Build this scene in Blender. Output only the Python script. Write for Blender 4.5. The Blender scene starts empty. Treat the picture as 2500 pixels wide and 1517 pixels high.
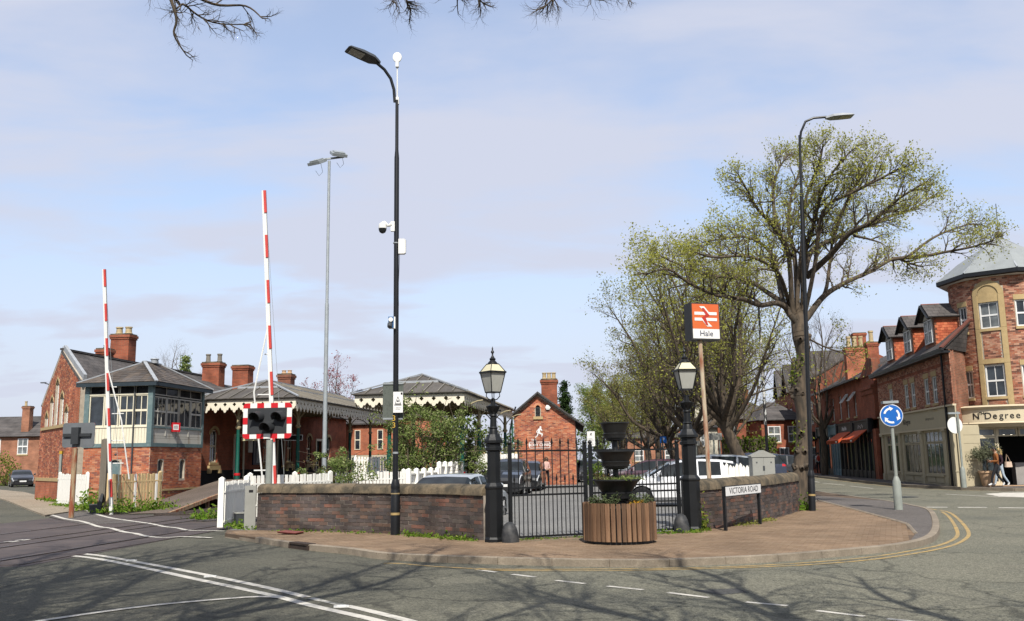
import bpy, math, random
import numpy as np
from mathutils import Vector, Matrix, Euler
from mathutils.geometry import tessellate_polygon
rad=math.radians
S=bpy.context.scene; COL=S.collection
rng=random.Random(7)

# ------------------------------------------------------------------ camera, sky, sun, exposure
CZ=1.65
cd=bpy.data.cameras.new('camera'); cam=bpy.data.objects.new('camera',cd); COL.objects.link(cam)
cd.sensor_width=36; cd.lens=36*2250/2500; cd.clip_start=.1; cd.clip_end=3000
CM=(Matrix.Rotation(math.pi/2+rad(9.2),3,'X')@Matrix.Rotation(-.016,3,'Z'))
cam.matrix_world=Matrix.Translation((0,0,CZ))@CM.to_4x4()
S.camera=cam
SUN_EL=rad(48); SUN_AZ=rad(4)          # sun stands behind the camera, a little to the east of the view axis
W=bpy.data.worlds.new('World'); S.world=W; W.use_nodes=True
def build_world():
    nt=W.node_tree; nt.nodes.clear(); N=nt.nodes.new; L=nt.links.new
    out=N('ShaderNodeOutputWorld'); bg=N('ShaderNodeBackground'); bg.inputs[1].default_value=.15
    sky=N('ShaderNodeTexSky'); sky.sky_type='NISHITA'; sky.sun_disc=False
    sky.sun_elevation=SUN_EL; sky.sun_rotation=math.pi-SUN_AZ
    sky.air_density=1.0; sky.dust_density=1.2; sky.ozone_density=1.6
    # thin high cirrus, streaked across the view
    tc=N('ShaderNodeTexCoord'); sep=N('ShaderNodeSeparateXYZ'); L(tc.outputs['Generated'],sep.inputs[0])
    zz=N('ShaderNodeMath'); zz.operation='MAXIMUM'; zz.inputs[1].default_value=0; L(sep.outputs[2],zz.inputs[0])
    za=N('ShaderNodeMath'); za.operation='ADD'; za.inputs[1].default_value=.16; L(zz.outputs[0],za.inputs[0])
    dx=N('ShaderNodeMath'); dx.operation='DIVIDE'; L(sep.outputs[0],dx.inputs[0]); L(za.outputs[0],dx.inputs[1])
    dy=N('ShaderNodeMath'); dy.operation='DIVIDE'; L(sep.outputs[1],dy.inputs[0]); L(za.outputs[0],dy.inputs[1])
    cb=N('ShaderNodeCombineXYZ'); L(dx.outputs[0],cb.inputs[0]); L(dy.outputs[0],cb.inputs[1])
    mp=N('ShaderNodeMapping'); mp.inputs['Rotation'].default_value=(0,0,rad(-30)); mp.inputs['Scale'].default_value=(.75,.95,1); L(cb.outputs[0],mp.inputs[0])
    n1=N('ShaderNodeTexNoise'); n1.inputs['Scale'].default_value=1.5; n1.inputs['Detail'].default_value=7; n1.inputs['Roughness'].default_value=.5; n1.inputs['Distortion'].default_value=.5; L(mp.outputs[0],n1.inputs['Vector'])
    mp2=N('ShaderNodeMapping'); mp2.inputs['Rotation'].default_value=(0,0,rad(-38)); mp2.inputs['Scale'].default_value=(.9,2.1,1); mp2.inputs['Location'].default_value=(3.1,1.7,0); L(cb.outputs[0],mp2.inputs[0])
    n2=N('ShaderNodeTexNoise'); n2.inputs['Scale'].default_value=1.3; n2.inputs['Detail'].default_value=9; n2.inputs['Roughness'].default_value=.52; n2.inputs['Distortion'].default_value=.35; L(mp2.outputs[0],n2.inputs['Vector'])
    mx=N('ShaderNodeMath'); mx.operation='MULTIPLY_ADD'; mx.inputs[1].default_value=.5; L(n2.outputs[0],mx.inputs[0])
    h1=N('ShaderNodeMath'); h1.operation='MULTIPLY'; h1.inputs[1].default_value=.62; L(n1.outputs[0],h1.inputs[0]); L(h1.outputs[0],mx.inputs[2])
    cr=N('ShaderNodeMapRange'); cr.inputs['From Min'].default_value=.43; cr.inputs['From Max'].default_value=.64; cr.inputs['To Min'].default_value=.38; cr.inputs['To Max'].default_value=.97; cr.interpolation_type='SMOOTHSTEP'; L(mx.outputs[0],cr.inputs['Value'])
    # cloud light: scattered sunlight, tied to the sky's own brightness
    hz=N('ShaderNodeMapRange'); hz.interpolation_type='SMOOTHSTEP'; hz.inputs['From Min'].default_value=0; hz.inputs['From Max'].default_value=.46; hz.inputs['To Min'].default_value=.94; hz.inputs['To Max'].default_value=.0; L(zz.outputs[0],hz.inputs[0])   # the air whitens low down
    hm=N('ShaderNodeMath'); hm.operation='MAXIMUM'; L(cr.outputs[0],hm.inputs[0]); L(hz.outputs[0],hm.inputs[1])
    mix=N('ShaderNodeMix'); mix.data_type='RGBA'; L(hm.outputs[0],mix.inputs[0]); L(sky.outputs[0],mix.inputs[6]); mix.inputs[7].default_value=CLOUD
    L(mix.outputs[2],bg.inputs[0]); L(bg.outputs[0],out.inputs[0])
CLOUD=(2.90,3.06,3.66,1)
build_world()
sd=bpy.data.lights.new('sun','SUN'); sd.energy=5.0; sd.angle=rad(.53); sd.color=(1,.95,.87)
sun=bpy.data.objects.new('sun',sd); COL.objects.link(sun)
sdir=Vector((math.sin(SUN_AZ)*math.cos(SUN_EL),-math.cos(SUN_AZ)*math.cos(SUN_EL),math.sin(SUN_EL)))
sun.rotation_euler=sdir.to_track_quat('Z','Y').to_euler(); sun.location=(0,-30,40)
vs=S.view_settings; vs.view_transform='Standard'; vs.look='None'; vs.exposure=.6; vs.gamma=1; vs.use_curve_mapping=False
S.cycles.use_denoising=True; S.cycles.max_bounces=6; S.cycles.transparent_max_bounces=6
try: S.cycles.use_adaptive_sampling=True; S.cycles.adaptive_threshold=.015
except Exception: pass

# ------------------------------------------------------------------ helpers
def ray(u,v): return CM@Vector(((u-1250)/2250,-(v-758.5)/2250,-1))
def at(u,v,y):
    d=ray(u,v); t=y/d.y; return Vector((d.x*t,y,CZ+d.z*t))
def G(u,v,z=0):
    d=ray(u,v); t=(z-CZ)/d.z; return Vector((d.x*t,d.y*t,z))
PZ=.1
class MB:
    def __init__(s,mi=0): s.v=[];s.f=[];s.m=[];s.mi=mi
    def add(s,vs,fs):
        o=len(s.v); s.v+=[tuple(p) for p in vs]; s.f+=[tuple(i+o for i in f) for f in fs]; s.m+=[s.mi]*len(fs); return s
    def box(s,x0,y0,z0,x1,y1,z1,M=None,open_back=False):
        p=[Vector(q) for q in ((x0,y0,z0),(x1,y0,z0),(x1,y1,z0),(x0,y1,z0),(x0,y0,z1),(x1,y0,z1),(x1,y1,z1),(x0,y1,z1))]
        if M is not None: p=[M@q for q in p]
        f=[(0,3,2,1),(4,5,6,7),(0,1,5,4),(1,2,6,5),(3,0,4,7)]
        if not open_back: f.append((2,3,7,6))
        return s.add(p,f)
    def bar(s,a,b,w,h=None,up=(0,0,1)):
        a=Vector(a);b=Vector(b);d=(b-a); h=w if h is None else h
        if d.length<1e-6: return s
        z=d.normalized(); x=Vector(up).cross(z)
        if x.length<1e-3: x=Vector((1,0,0)).cross(z)
        if x.length<1e-3: x=Vector((0,1,0)).cross(z)
        x.normalize(); y=z.cross(x)
        p=[q+x*(i*w/2)+y*(j*h/2) for q in (a,b) for i,j in ((-1,-1),(1,-1),(1,1),(-1,1))]
        return s.add(p,[(3,2,1,0),(4,5,6,7),(0,1,5,4),(1,2,6,5),(2,3,7,6),(3,0,4,7)])
    def tube(s,pts,r,n=8,cap=True):
        pts=[Vector(p) for p in pts]; k=len(pts)
        rs=[r]*k if not hasattr(r,'__len__') else list(r)
        vs=[];fs=[];x=None
        for i,p in enumerate(pts):
            t=(pts[min(i+1,k-1)]-pts[max(i-1,0)]).normalized()
            if x is None:
                x=t.orthogonal().normalized()
            else:
                x=(x-t*x.dot(t)); x=x.normalized() if x.length>1e-6 else t.orthogonal().normalized()
            y=t.cross(x)
            for j in range(n):
                a=2*math.pi*j/n; vs.append(p+x*(math.cos(a)*rs[i])+y*(math.sin(a)*rs[i]))
        for i in range(k-1):
            for j in range(n):
                a=i*n+j;b=i*n+(j+1)%n; fs.append((a,b,b+n,a+n))
        if cap: fs.append(tuple(range(n-1,-1,-1))); fs.append(tuple((k-1)*n+j for j in range(n)))
        return s.add(vs,fs)
    def lathe(s,prof,n=16,c=(0,0,0),a0=0,sx=1,M=None,cap=True):
        vs=[];fs=[]
        for r,z in prof:
            for j in range(n):
                a=a0+2*math.pi*j/n; q=Vector((c[0]+math.cos(a)*r*sx,c[1]+math.sin(a)*r,c[2]+z))
                vs.append(M@q if M is not None else q)
        for i in range(len(prof)-1):
            for j in range(n):
                a=i*n+j;b=i*n+(j+1)%n; fs.append((a,b,b+n,a+n))
        if cap: fs.append(tuple(range(n-1,-1,-1))); fs.append(tuple((len(prof)-1)*n+j for j in range(n)))
        return s.add(vs,fs)
    def prism(s,loops,y0,y1,M=None):
        """2D loops (x,z), outer then holes, extruded from y0 (front) to y1"""
        L=[[Vector((p[0],p[1],0)) for p in lp] for lp in loops]
        tris=tessellate_polygon(L); flat=[p for lp in L for p in lp]; n=len(flat)
        vs=[Vector((p.x,y0,p.y)) for p in flat]+[Vector((p.x,y1,p.y)) for p in flat]
        if M is not None: vs=[M@q for q in vs]
        fs=[]
        for t in tris:
            a,b,c=(flat[i] for i in t); cr=(b.x-a.x)*(c.y-a.y)-(b.y-a.y)*(c.x-a.x)
            if abs(cr)<1e-12: continue
            t=t if cr>0 else (t[0],t[2],t[1])
            fs.append(t); fs.append((t[0]+n,t[2]+n,t[1]+n))
        o=0
        for k,lp in enumerate(L):
            m=len(lp); ar=sum(lp[i].x*lp[(i+1)%m].y-lp[(i+1)%m].x*lp[i].y for i in range(m))
            for i in range(m):
                a=o+i;b=o+(i+1)%m
                q=(a,a+n,b+n,b) if (ar>0)==(k==0) else (b,b+n,a+n,a)
                fs.append(q)
            o+=m
        return s.add(vs,fs)
    def sphere(s,c,r,n=10,m=6,sc=(1,1,1)):
        prof=[(max(1e-4,math.sin(math.pi*i/m)),-math.cos(math.pi*i/m)) for i in range(m+1)]
        M=Matrix.Translation(c)@Matrix.Diagonal((r*sc[0],r*sc[1],r*sc[2],1))
        return s.lathe(prof,n,M=M,cap=False)
    def mesh(s,name,mats,smooth=True,ang=32):
        me=bpy.data.meshes.new(name); me.from_pydata(s.v,[],s.f)
        mats=mats if isinstance(mats,(list,tuple)) else [mats]
        for m in mats: me.materials.append(m)
        if len(mats)>1: me.polygons.foreach_set('material_index',s.m)
        if smooth and len(s.f)<60000:
            me.shade_smooth(); me.set_sharp_from_angle(angle=rad(ang))
        me.update(); return me
    def build(s,name,mats,parent=None,M=None,smooth=True,ang=32,kind=None):
        return ob(name,s.mesh(name,mats,smooth,ang),parent,M,kind)
def ob(name,me,parent=None,M=None,kind=None):
    o=bpy.data.objects.new(name,me); COL.objects.link(o)
    if parent is not None: o.parent=parent
    if M is not None: o.matrix_local=M
    if kind: o['kind']=kind
    return o
def tag(o,label,cat,group=None):
    o['label']=label; o['category']=cat
    if group: o['group']=group
    return o
def thing(name,label,cat,loc=(0,0,0),rz=0,group=None):
    o=bpy.data.objects.new(name,None); o.empty_display_size=.2; COL.objects.link(o); o.location=loc; o.rotation_euler=(0,0,rz)
    return tag(o,label,cat,group)
def kids(o): return list(o.children)
def dup(root,loc,rz,label=None,group=None):
    def cp(o,par):
        c=o.copy(); COL.objects.link(c); c.parent=par
        for k in kids(o): cp(k,c)
        return c
    c=cp(root,None); c.location=loc; c.rotation_euler=(0,0,rz)
    if label: c['label']=label
    if group: c['group']=group
    return c
def Tm(x=0,y=0,z=0,rz=0,rx=0,ry=0): return Matrix.Translation((x,y,z))@Euler((rx,ry,rz)).to_matrix().to_4x4()
def np_quads(name,V,mat,parent=None,kind=None,M=None):
    """V: (n,4,3) float array of loose quads"""
    n=len(V); me=bpy.data.meshes.new(name); me.vertices.add(n*4); me.vertices.foreach_set('co',np.asarray(V,np.float32).ravel())
    me.loops.add(n*4); me.loops.foreach_set('vertex_index',np.arange(n*4,dtype=np.int32))
    me.polygons.add(n); me.polygons.foreach_set('loop_start',np.arange(0,n*4,4,dtype=np.int32)); me.polygons.foreach_set('loop_total',np.full(n,4,np.int32))
    me.update(calc_edges=True); me.materials.append(mat); return ob(name,me,parent,M,kind)
def np_tubes(name,segs,mat,parent=None,k=5,M=None):
    """segs: rows p0(3) p1(3) r0 r1 -> open tubes"""
    A=np.asarray(segs,float); n=len(A); p0=A[:,0:3];p1=A[:,3:6];d=p1-p0; d/=np.linalg.norm(d,axis=1,keepdims=True)+1e-9
    h=np.where(np.abs(d[:,2:3])<.9,np.array([[0,0,1.]]),np.array([[1.,0,0]])); x=np.cross(h,d); x/=np.linalg.norm(x,axis=1,keepdims=True); y=np.cross(d,x)
    a=np.arange(k)*2*np.pi/k; c=np.cos(a)[None,:,None]; s=np.sin(a)[None,:,None]; ring=x[:,None]*c+y[:,None]*s
    V=np.concatenate([p0[:,None]+ring*A[:,6][:,None,None],p1[:,None]+ring*A[:,7][:,None,None]],1)
    j=np.arange(k); q=np.stack([j,(j+1)%k,(j+1)%k+k,j+k],1)[None]+(np.arange(n)*2*k)[:,None,None]; q=q.reshape(-1,4)
    me=bpy.data.meshes.new(name); me.vertices.add(n*2*k); me.vertices.foreach_set('co',V.astype(np.float32).ravel())
    m=len(q); me.loops.add(m*4); me.loops.foreach_set('vertex_index',q.astype(np.int32).ravel())
    me.polygons.add(m); me.polygons.foreach_set('loop_start',np.arange(0,m*4,4,dtype=np.int32)); me.polygons.foreach_set('loop_total',np.full(m,4,np.int32))
    me.polygons.foreach_set('use_smooth',np.ones(m,bool)); me.update(calc_edges=True); me.materials.append(mat); return ob(name,me,parent,M)

# ------------------------------------------------------------------ materials
KA=.71
def K(c,f=KA): return tuple(x*f for x in c)
def newmat(name):
    m=bpy.data.materials.new(name); m.use_nodes=True; nt=m.node_tree; b=nt.nodes['Principled BSDF']; return m,nt,b
def ramp(nt,cols,interp='LINEAR'):
    r=nt.nodes.new('ShaderNodeValToRGB'); e=r.color_ramp.elements; r.color_ramp.interpolation=interp
    while len(e)<len(cols): e.new(.5)
    for i,(p,c) in enumerate(cols): e[i].position=p; e[i].color=(*c,1)
    return r
def mat(name,col,rough=.75,metal=0,var=.18,vs=3.,bump=0,bs=40,spec=.3,col2=None,thr=(.42,.62),det=5,stretch=(1,1,1),emit=0,rnd=0,coat=0,fine=0,fs=60):
    """a paint, stone, wood ... : base colour broken up by object space noise, optional second colour in patches, optional bump"""
    col=K(col) if not emit else col; col2=K(col2) if col2 else None; m,nt,b=newmat(name); N=nt.nodes.new; L=nt.links.new
    tc=N('ShaderNodeTexCoord'); mp=N('ShaderNodeMapping'); mp.inputs['Scale'].default_value=stretch; L(tc.outputs['Object'],mp.inputs[0])
    n=N('ShaderNodeTexNoise'); n.inputs['Scale'].default_value=vs; n.inputs['Detail'].default_value=det; n.inputs['Roughness'].default_value=.6; L(mp.outputs[0],n.inputs['Vector'])
    if col2 is not None:
        r=ramp(nt,[(thr[0],col),(thr[1],col2)]); L(n.outputs[0],r.inputs[0]); c=r.outputs[0]
    else:
        r=ramp(nt,[(.25,tuple(x*(1-var) for x in col)),(.75,tuple(min(1,x*(1+var)) for x in col))]); L(n.outputs[0],r.inputs[0]); c=r.outputs[0]
    if fine:
        nf=N('ShaderNodeTexNoise'); nf.inputs['Scale'].default_value=fs; nf.inputs['Detail'].default_value=3; L(mp.outputs[0],nf.inputs['Vector'])
        mr=N('ShaderNodeMapRange'); mr.inputs['From Min'].default_value=.3; mr.inputs['From Max'].default_value=.7; mr.inputs['To Min'].default_value=1-fine; mr.inputs['To Max'].default_value=1+fine; L(nf.outputs[0],mr.inputs[0])
        mm=N('ShaderNodeMix'); mm.data_type='RGBA'; mm.blend_type='MULTIPLY'; mm.inputs[0].default_value=1; L(c,mm.inputs[6]); L(mr.outputs[0],mm.inputs[7]); c=mm.outputs[2]
    if rnd:
        g=N('ShaderNodeNewGeometry'); oi=N('ShaderNodeObjectInfo'); ad=N('ShaderNodeMath'); ad.operation='ADD'; L(g.outputs['Random Per Island'],ad.inputs[0]); L(oi.outputs['Random'],ad.inputs[1])
        fr=N('ShaderNodeMath'); fr.operation='FRACT'; L(ad.outputs[0],fr.inputs[0])
        mr=N('ShaderNodeMapRange'); mr.inputs['To Min'].default_value=1-rnd; mr.inputs['To Max'].default_value=1+rnd; L(fr.outputs[0],mr.inputs[0])
        mm=N('ShaderNodeMix'); mm.data_type='RGBA'; mm.blend_type='MULTIPLY'; mm.inputs[0].default_value=1; L(c,mm.inputs[6]); L(mr.outputs[0],mm.inputs[7]); c=mm.outputs[2]
    L(c,b.inputs['Base Color'])
    b.inputs['Roughness'].default_value=rough; b.inputs['Metallic'].default_value=metal; b.inputs['Specular IOR Level'].default_value=spec
    if coat: b.inputs['Coat Weight'].default_value=coat; b.inputs['Coat Roughness'].default_value=.06
    if bump:
        nb=N('ShaderNodeTexNoise'); nb.inputs['Scale'].default_value=bs; nb.inputs['Detail'].default_value=4; L(mp.outputs[0],nb.inputs['Vector'])
        bp=N('ShaderNodeBump'); bp.inputs['Strength'].default_value=bump; bp.inputs['Distance'].default_value=.02; L(nb.outputs[0],bp.inputs['Height']); L(bp.outputs[0],b.inputs['Normal'])
    if emit: b.inputs['Emission Color'].default_value=(*col,1); b.inputs['Emission Strength'].default_value=emit
    return m
def pieces_mat(name,cols,rough=.85,dirt=.25,vs=2.5,bump=.3,bs=50,spec=.2,gain=1):
    """bricks, slates, pavers: each piece takes one of the colours at random, with weathering over all of them"""
    cols=[K(c,KA*gain) for c in cols]
    m,nt,b=newmat(name); N=nt.nodes.new; L=nt.links.new
    g=N('ShaderNodeNewGeometry'); oi=N('ShaderNodeObjectInfo'); ad=N('ShaderNodeMath'); ad.operation='ADD'; L(g.outputs['Random Per Island'],ad.inputs[0]); L(oi.outputs['Random'],ad.inputs[1])
    fr=N('ShaderNodeMath'); fr.operation='FRACT'; L(ad.outputs[0],fr.inputs[0])
    r=ramp(nt,[(i/len(cols),c) for i,c in enumerate(cols)],'CONSTANT'); L(fr.outputs[0],r.inputs[0])
    n=N('ShaderNodeTexNoise'); n.inputs['Scale'].default_value=vs; n.inputs['Detail'].default_value=6; L(g.outputs['Position'],n.inputs['Vector'])
    mr=N('ShaderNodeMapRange'); mr.inputs['From Min'].default_value=.3; mr.inputs['From Max'].default_value=.7; mr.inputs['To Min'].default_value=1-dirt; mr.inputs['To Max'].default_value=1+dirt*.7; L(n.outputs[0],mr.inputs[0])
    mm=N('ShaderNodeMix'); mm.data_type='RGBA'; mm.blend_type='MULTIPLY'; mm.inputs[0].default_value=1; L(r.outputs[0],mm.inputs[6]); L(mr.outputs[0],mm.inputs[7]); L(mm.outputs[2],b.inputs['Base Color'])
    b.inputs['Roughness'].default_value=rough; b.inputs['Specular IOR Level'].default_value=spec
    if bump:
        nb=N('ShaderNodeTexNoise'); nb.inputs['Scale'].default_value=bs; nb.inputs['Detail'].default_value=3; L(g.outputs['Position'],nb.inputs['Vector'])
        bp=N('ShaderNodeBump'); bp.inputs['Strength'].default_value=bump; bp.inputs['Distance'].default_value=.01; L(nb.outputs[0],bp.inputs['Height']); L(bp.outputs[0],b.inputs['Normal'])
    return m
def brick_tex(name,c1,c2,mortar,scale=1.,bw=.225,bh=.075,dirt=.38,rough=.88):
    """brickwork too far off to pick bricks apart: brick pattern in wall coordinates, with relief"""
    c1,c2,mortar=K(c1,.82),K(c2,.82),K(mortar)
    m,nt,b=newmat(name); N=nt.nodes.new; L=nt.links.new
    tc=N('ShaderNodeTexCoord'); so=N('ShaderNodeSeparateXYZ'); L(tc.outputs['Object'],so.inputs[0]); sn=N('ShaderNodeSeparateXYZ'); L(tc.outputs['Normal'],sn.inputs[0])
    def math_(op,a,bb=None):
        q=N('ShaderNodeMath'); q.operation=op
        if hasattr(a,'links'): L(a,q.inputs[0])
        else: q.inputs[0].default_value=a
        if bb is not None:
            if hasattr(bb,'links'): L(bb,q.inputs[1])
            else: q.inputs[1].default_value=bb
        return q.outputs[0]
    ay=math_('GREATER_THAN',math_('ABSOLUTE',sn.outputs[1]),.6); ax=math_('SUBTRACT',1.,ay)
    u=math_('ADD',math_('MULTIPLY',so.outputs[0],ay),math_('MULTIPLY',so.outputs[1],ax))
    cb=N('ShaderNodeCombineXYZ'); L(u,cb.inputs[0]); L(so.outputs[2],cb.inputs[1])
    t=N('ShaderNodeTexBrick'); L(cb.outputs[0],t.inputs['Vector']); t.inputs['Color1'].default_value=(*c1,1); t.inputs['Color2'].default_value=(*c2,1); t.inputs['Mortar'].default_value=(*mortar,1)
    t.inputs['Scale'].default_value=1; t.inputs['Mortar Size'].default_value=.007; t.inputs['Brick Width'].default_value=bw; t.inputs['Row Height'].default_value=bh; t.inputs['Mortar Smooth'].default_value=.1
    n=N('ShaderNodeTexNoise'); n.inputs['Scale'].default_value=1.1; n.inputs['Detail'].default_value=7; L(tc.outputs['Object'],n.inputs['Vector'])
    mr=N('ShaderNodeMapRange'); mr.inputs['From Min'].default_value=.3; mr.inputs['From Max'].default_value=.7; mr.inputs['To Min'].default_value=1-dirt; mr.inputs['To Max'].default_value=1+dirt*.6; L(n.outputs[0],mr.inputs[0])
    mm=N('ShaderNodeMix'); mm.data_type='RGBA'; mm.blend_type='MULTIPLY'; mm.inputs[0].default_value=1; L(t.outputs[0],mm.inputs[6]); L(mr.outputs[0],mm.inputs[7]); L(mm.outputs[2],b.inputs['Base Color'])
    bp=N('ShaderNodeBump'); bp.inputs['Strength'].default_value=.5; bp.inputs['Distance'].default_value=.01; bp.invert=True; L(t.outputs['Fac'],bp.inputs['Height']); L(bp.outputs[0],b.inputs['Normal'])
    b.inputs['Roughness'].default_value=rough; b.inputs['Specular IOR Level'].default_value=.15
    return m
def glass_mat(name,col=(.02,.025,.03),rough=.04,spec=.6):
    """window glass seen from outside: dark room behind, sky in the pane"""
    m,nt,b=newmat(name); N=nt.nodes.new; L=nt.links.new
    tc=N('ShaderNodeTexCoord'); n=N('ShaderNodeTexNoise'); n.inputs['Scale'].default_value=1.7; n.inputs['Detail'].default_value=3; L(tc.outputs['Object'],n.inputs['Vector'])
    r=ramp(nt,[(.35,tuple(c*.5 for c in col)),(.7,tuple(c*1.8 for c in col))]); L(n.outputs[0],r.inputs[0]); L(r.outputs[0],b.inputs['Base Color'])
    b.inputs['Roughness'].default_value=rough; b.inputs['Specular IOR Level'].default_value=spec
    bp=N('ShaderNodeBump'); bp.inputs['Strength'].default_value=.06; bp.inputs['Distance'].default_value=.05; n2=N('ShaderNodeTexNoise'); n2.inputs['Scale'].default_value=2.2; L(tc.outputs['Object'],n2.inputs['Vector']); L(n2.outputs[0],bp.inputs['Height']); L(bp.outputs[0],b.inputs['Normal'])
    return m
def clear_glass(name,tint=(.9,.93,.92)):
    m,nt,b=newmat(name); N=nt.nodes.new; L=nt.links.new; nt.nodes.remove(b)
    o=nt.nodes['Material Output']; t=N('ShaderNodeBsdfTransparent'); t.inputs[0].default_value=(*tint,1); g=N('ShaderNodeBsdfGlossy'); g.inputs['Roughness'].default_value=.06
    fr=N('ShaderNodeFresnel'); fr.inputs[0].default_value=1.5; mx=N('ShaderNodeMixShader'); L(fr.outputs[0],mx.inputs[0]); L(t.outputs[0],mx.inputs[1]); L(g.outputs[0],mx.inputs[2]); L(mx.outputs[0],o.inputs[0]); return m
def leaf_mat(name,c1,c2,c3=None,trans=.35):
    c1,c2=K(c1,.8),K(c2,.8); c3=K(c3,.8) if c3 else None; m,nt,b=newmat(name); N=nt.nodes.new; L=nt.links.new; nt.nodes.remove(b); o=nt.nodes['Material Output']
    g=N('ShaderNodeNewGeometry'); r=ramp(nt,[(0,c1),(.55,c2),(1,c3 or c2)]); L(g.outputs['Random Per Island'],r.inputs[0])
    d=N('ShaderNodeBsdfDiffuse'); t=N('ShaderNodeBsdfTranslucent'); mx=N('ShaderNodeMixShader'); mx.inputs[0].default_value=trans
    L(r.outputs[0],d.inputs[0]); L(r.outputs[0],t.inputs[0]); L(d.outputs[0],mx.inputs[1]); L(t.outputs[0],mx.inputs[2]); L(mx.outputs[0],o.inputs[0]); return m

M_={}
M_['black']=mat('black_gloss_paint',(.010,.011,.013),rough=.4,var=.3,spec=.3,bump=.05,bs=25)
M_['iron']=mat('black_ironwork_paint',(.008,.009,.010),rough=.45,var=.35,spec=.28,bump=.1,bs=60)
M_['darkgrey']=mat('dark_grey_metal',(.045,.05,.055),rough=.5,spec=.4)
M_['galv']=mat('galvanised_steel',(.34,.37,.38),rough=.45,metal=.25,var=.15,vs=6)
M_['greypost']=mat('grey_post_paint',(.26,.28,.25),rough=.5,var=.15,vs=4)
M_['greybox']=mat('grey_box_paint',(.30,.30,.27),rough=.6,var=.1,vs=2)
M_['white']=mat('white_paint',(.78,.78,.74),rough=.55,var=.06,vs=2)
M_['whitewood']=mat('white_painted_timber',(.92,.90,.82),rough=.7,var=.12,vs=5,bump=.15,bs=30,stretch=(1,1,.2))
M_['cream']=mat('cream_timber_paint',(.74,.69,.53),rough=.65,col2=(.58,.52,.38),thr=(.55,.8),vs=2.5,bump=.1,bs=25,stretch=(1,1,.3))
M_['creamdirty']=mat('weathered_cream_boards',(.56,.54,.47),rough=.75,col2=(.30,.22,.14),thr=(.52,.78),vs=2.2,det=9,stretch=(1,1,.5))
M_['red']=mat('red_paint',(.55,.012,.02),rough=.45,var=.1)
M_['teal']=mat('teal_timber_paint',(.115,.175,.18),rough=.7,col2=(.22,.27,.27),thr=(.5,.8),vs=4)
M_['green']=mat('green_column_paint',(.004,.085,.06),rough=.45,var=.2)
M_['colcream']=mat('cream_column_paint',(.40,.34,.20),rough=.55,var=.15)
M_['lead']=mat('lead_flashing',(.33,.35,.37),rough=.6,var=.2,vs=3)
M_['rust']=mat('rusty_post',(.34,.25,.15),rough=.85,col2=(.25,.075,.035),thr=(.45,.6),vs=3,stretch=(3,3,.6),bump=.3)
M_['rustw']=mat('flaking_white_post',(.5,.42,.3),rough=.85,col2=(.28,.10,.05),thr=(.4,.62),vs=3,stretch=(4,4,.5),bump=.3)
M_['glass']=glass_mat('window_glass')
M_['glasslit']=glass_mat('window_glass_pale',(.10,.11,.11),.06)
M_['carglass']=glass_mat('car_glass',(.010,.013,.014),.03,.3)
M_['clear']=clear_glass('clear_glass')
M_['tyre']=mat('tyre_rubber',(.015,.015,.016),rough=.9)
M_['alloy']=mat('alloy_rim',(.38,.39,.40),rough=.35,metal=.6)
M_['stone']=mat('sandstone_coping',(.175,.135,.085),rough=.92,col2=(.065,.055,.038),thr=(.38,.60),vs=3.2,det=9,bump=.5,bs=18,fine=.18,fs=30)
M_['buffstone']=mat('buff_stone_dressing',(.46,.34,.17),rough=.85,var=.12,vs=4,bump=.15,bs=40)
M_['slate']=pieces_mat('roof_slates',[(.085,.07,.058),(.11,.09,.075),(.10,.088,.08),(.13,.105,.085),(.08,.07,.062)],rough=.7,dirt=.35,vs=1.3)
M_['slatetex']=brick_tex('slate_roof',(.075,.07,.068),(.10,.09,.085),(.035,.033,.032),bw=.3,bh=.2)
M_['mortar']=mat('lime_mortar',(.44,.38,.30),rough=.95,var=.25,vs=6)
M_['mortard']=mat('dark_old_mortar',(.40,.35,.29),rough=.95,col2=(.13,.115,.10),thr=(.42,.66),vs=2.2)
M_['brickwall']=pieces_mat('boundary_bricks',[(.045,.034,.03),(.06,.045,.038),(.075,.05,.04),(.05,.042,.04),(.085,.052,.04),(.055,.045,.042),(.07,.055,.048),(.045,.038,.036),(.06,.05,.043),(.05,.04,.035),(.09,.058,.043),(.045,.036,.033),(.065,.05,.045),(.11,.055,.04)],dirt=.45,vs=2.0,bump=.5,bs=60,gain=1.75)
M_['brickred']=pieces_mat('red_bricks',[(.30,.075,.033),(.36,.095,.043),(.27,.07,.035),(.40,.13,.065),(.33,.08,.037),(.24,.065,.035)],dirt=.22,vs=1.2)
M_['brickorange']=pieces_mat('orange_red_bricks',[(.42,.135,.065),(.47,.175,.09),(.34,.10,.055),(.50,.23,.13),(.42,.13,.065),(.30,.10,.065),(.22,.085,.06),(.40,.15,.08)],dirt=.35,vs=.9,gain=1.12)
M_['brickmulti']=pieces_mat('multi_stock_bricks',[(.32,.14,.085),(.24,.105,.07),(.38,.19,.125),(.42,.24,.16),(.14,.065,.045),(.40,.20,.13),(.26,.09,.055),(.33,.13,.075)],dirt=.2,vs=2,gain=1.25)
M_['t_red']=brick_tex('red_brickwork',(.33,.092,.048),(.23,.068,.04),(.24,.15,.10))
M_['t_orange']=brick_tex('orange_brickwork',(.42,.13,.06),(.33,.095,.05),(.36,.25,.18))
M_['t_multi']=brick_tex('multi_brickwork',(.32,.12,.07),(.19,.08,.05),(.33,.25,.18))
M_['t_house']=brick_tex('brown_house_brickwork',(.36,.15,.085),(.28,.115,.07),(.33,.24,.17))
M_['wood']=mat('cedar_staves',(.13,.068,.036),rough=.7,col2=(.25,.145,.08),thr=(.35,.65),vs=2.2,stretch=(9,9,.7),bump=.3,bs=20,rnd=.42)
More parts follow.
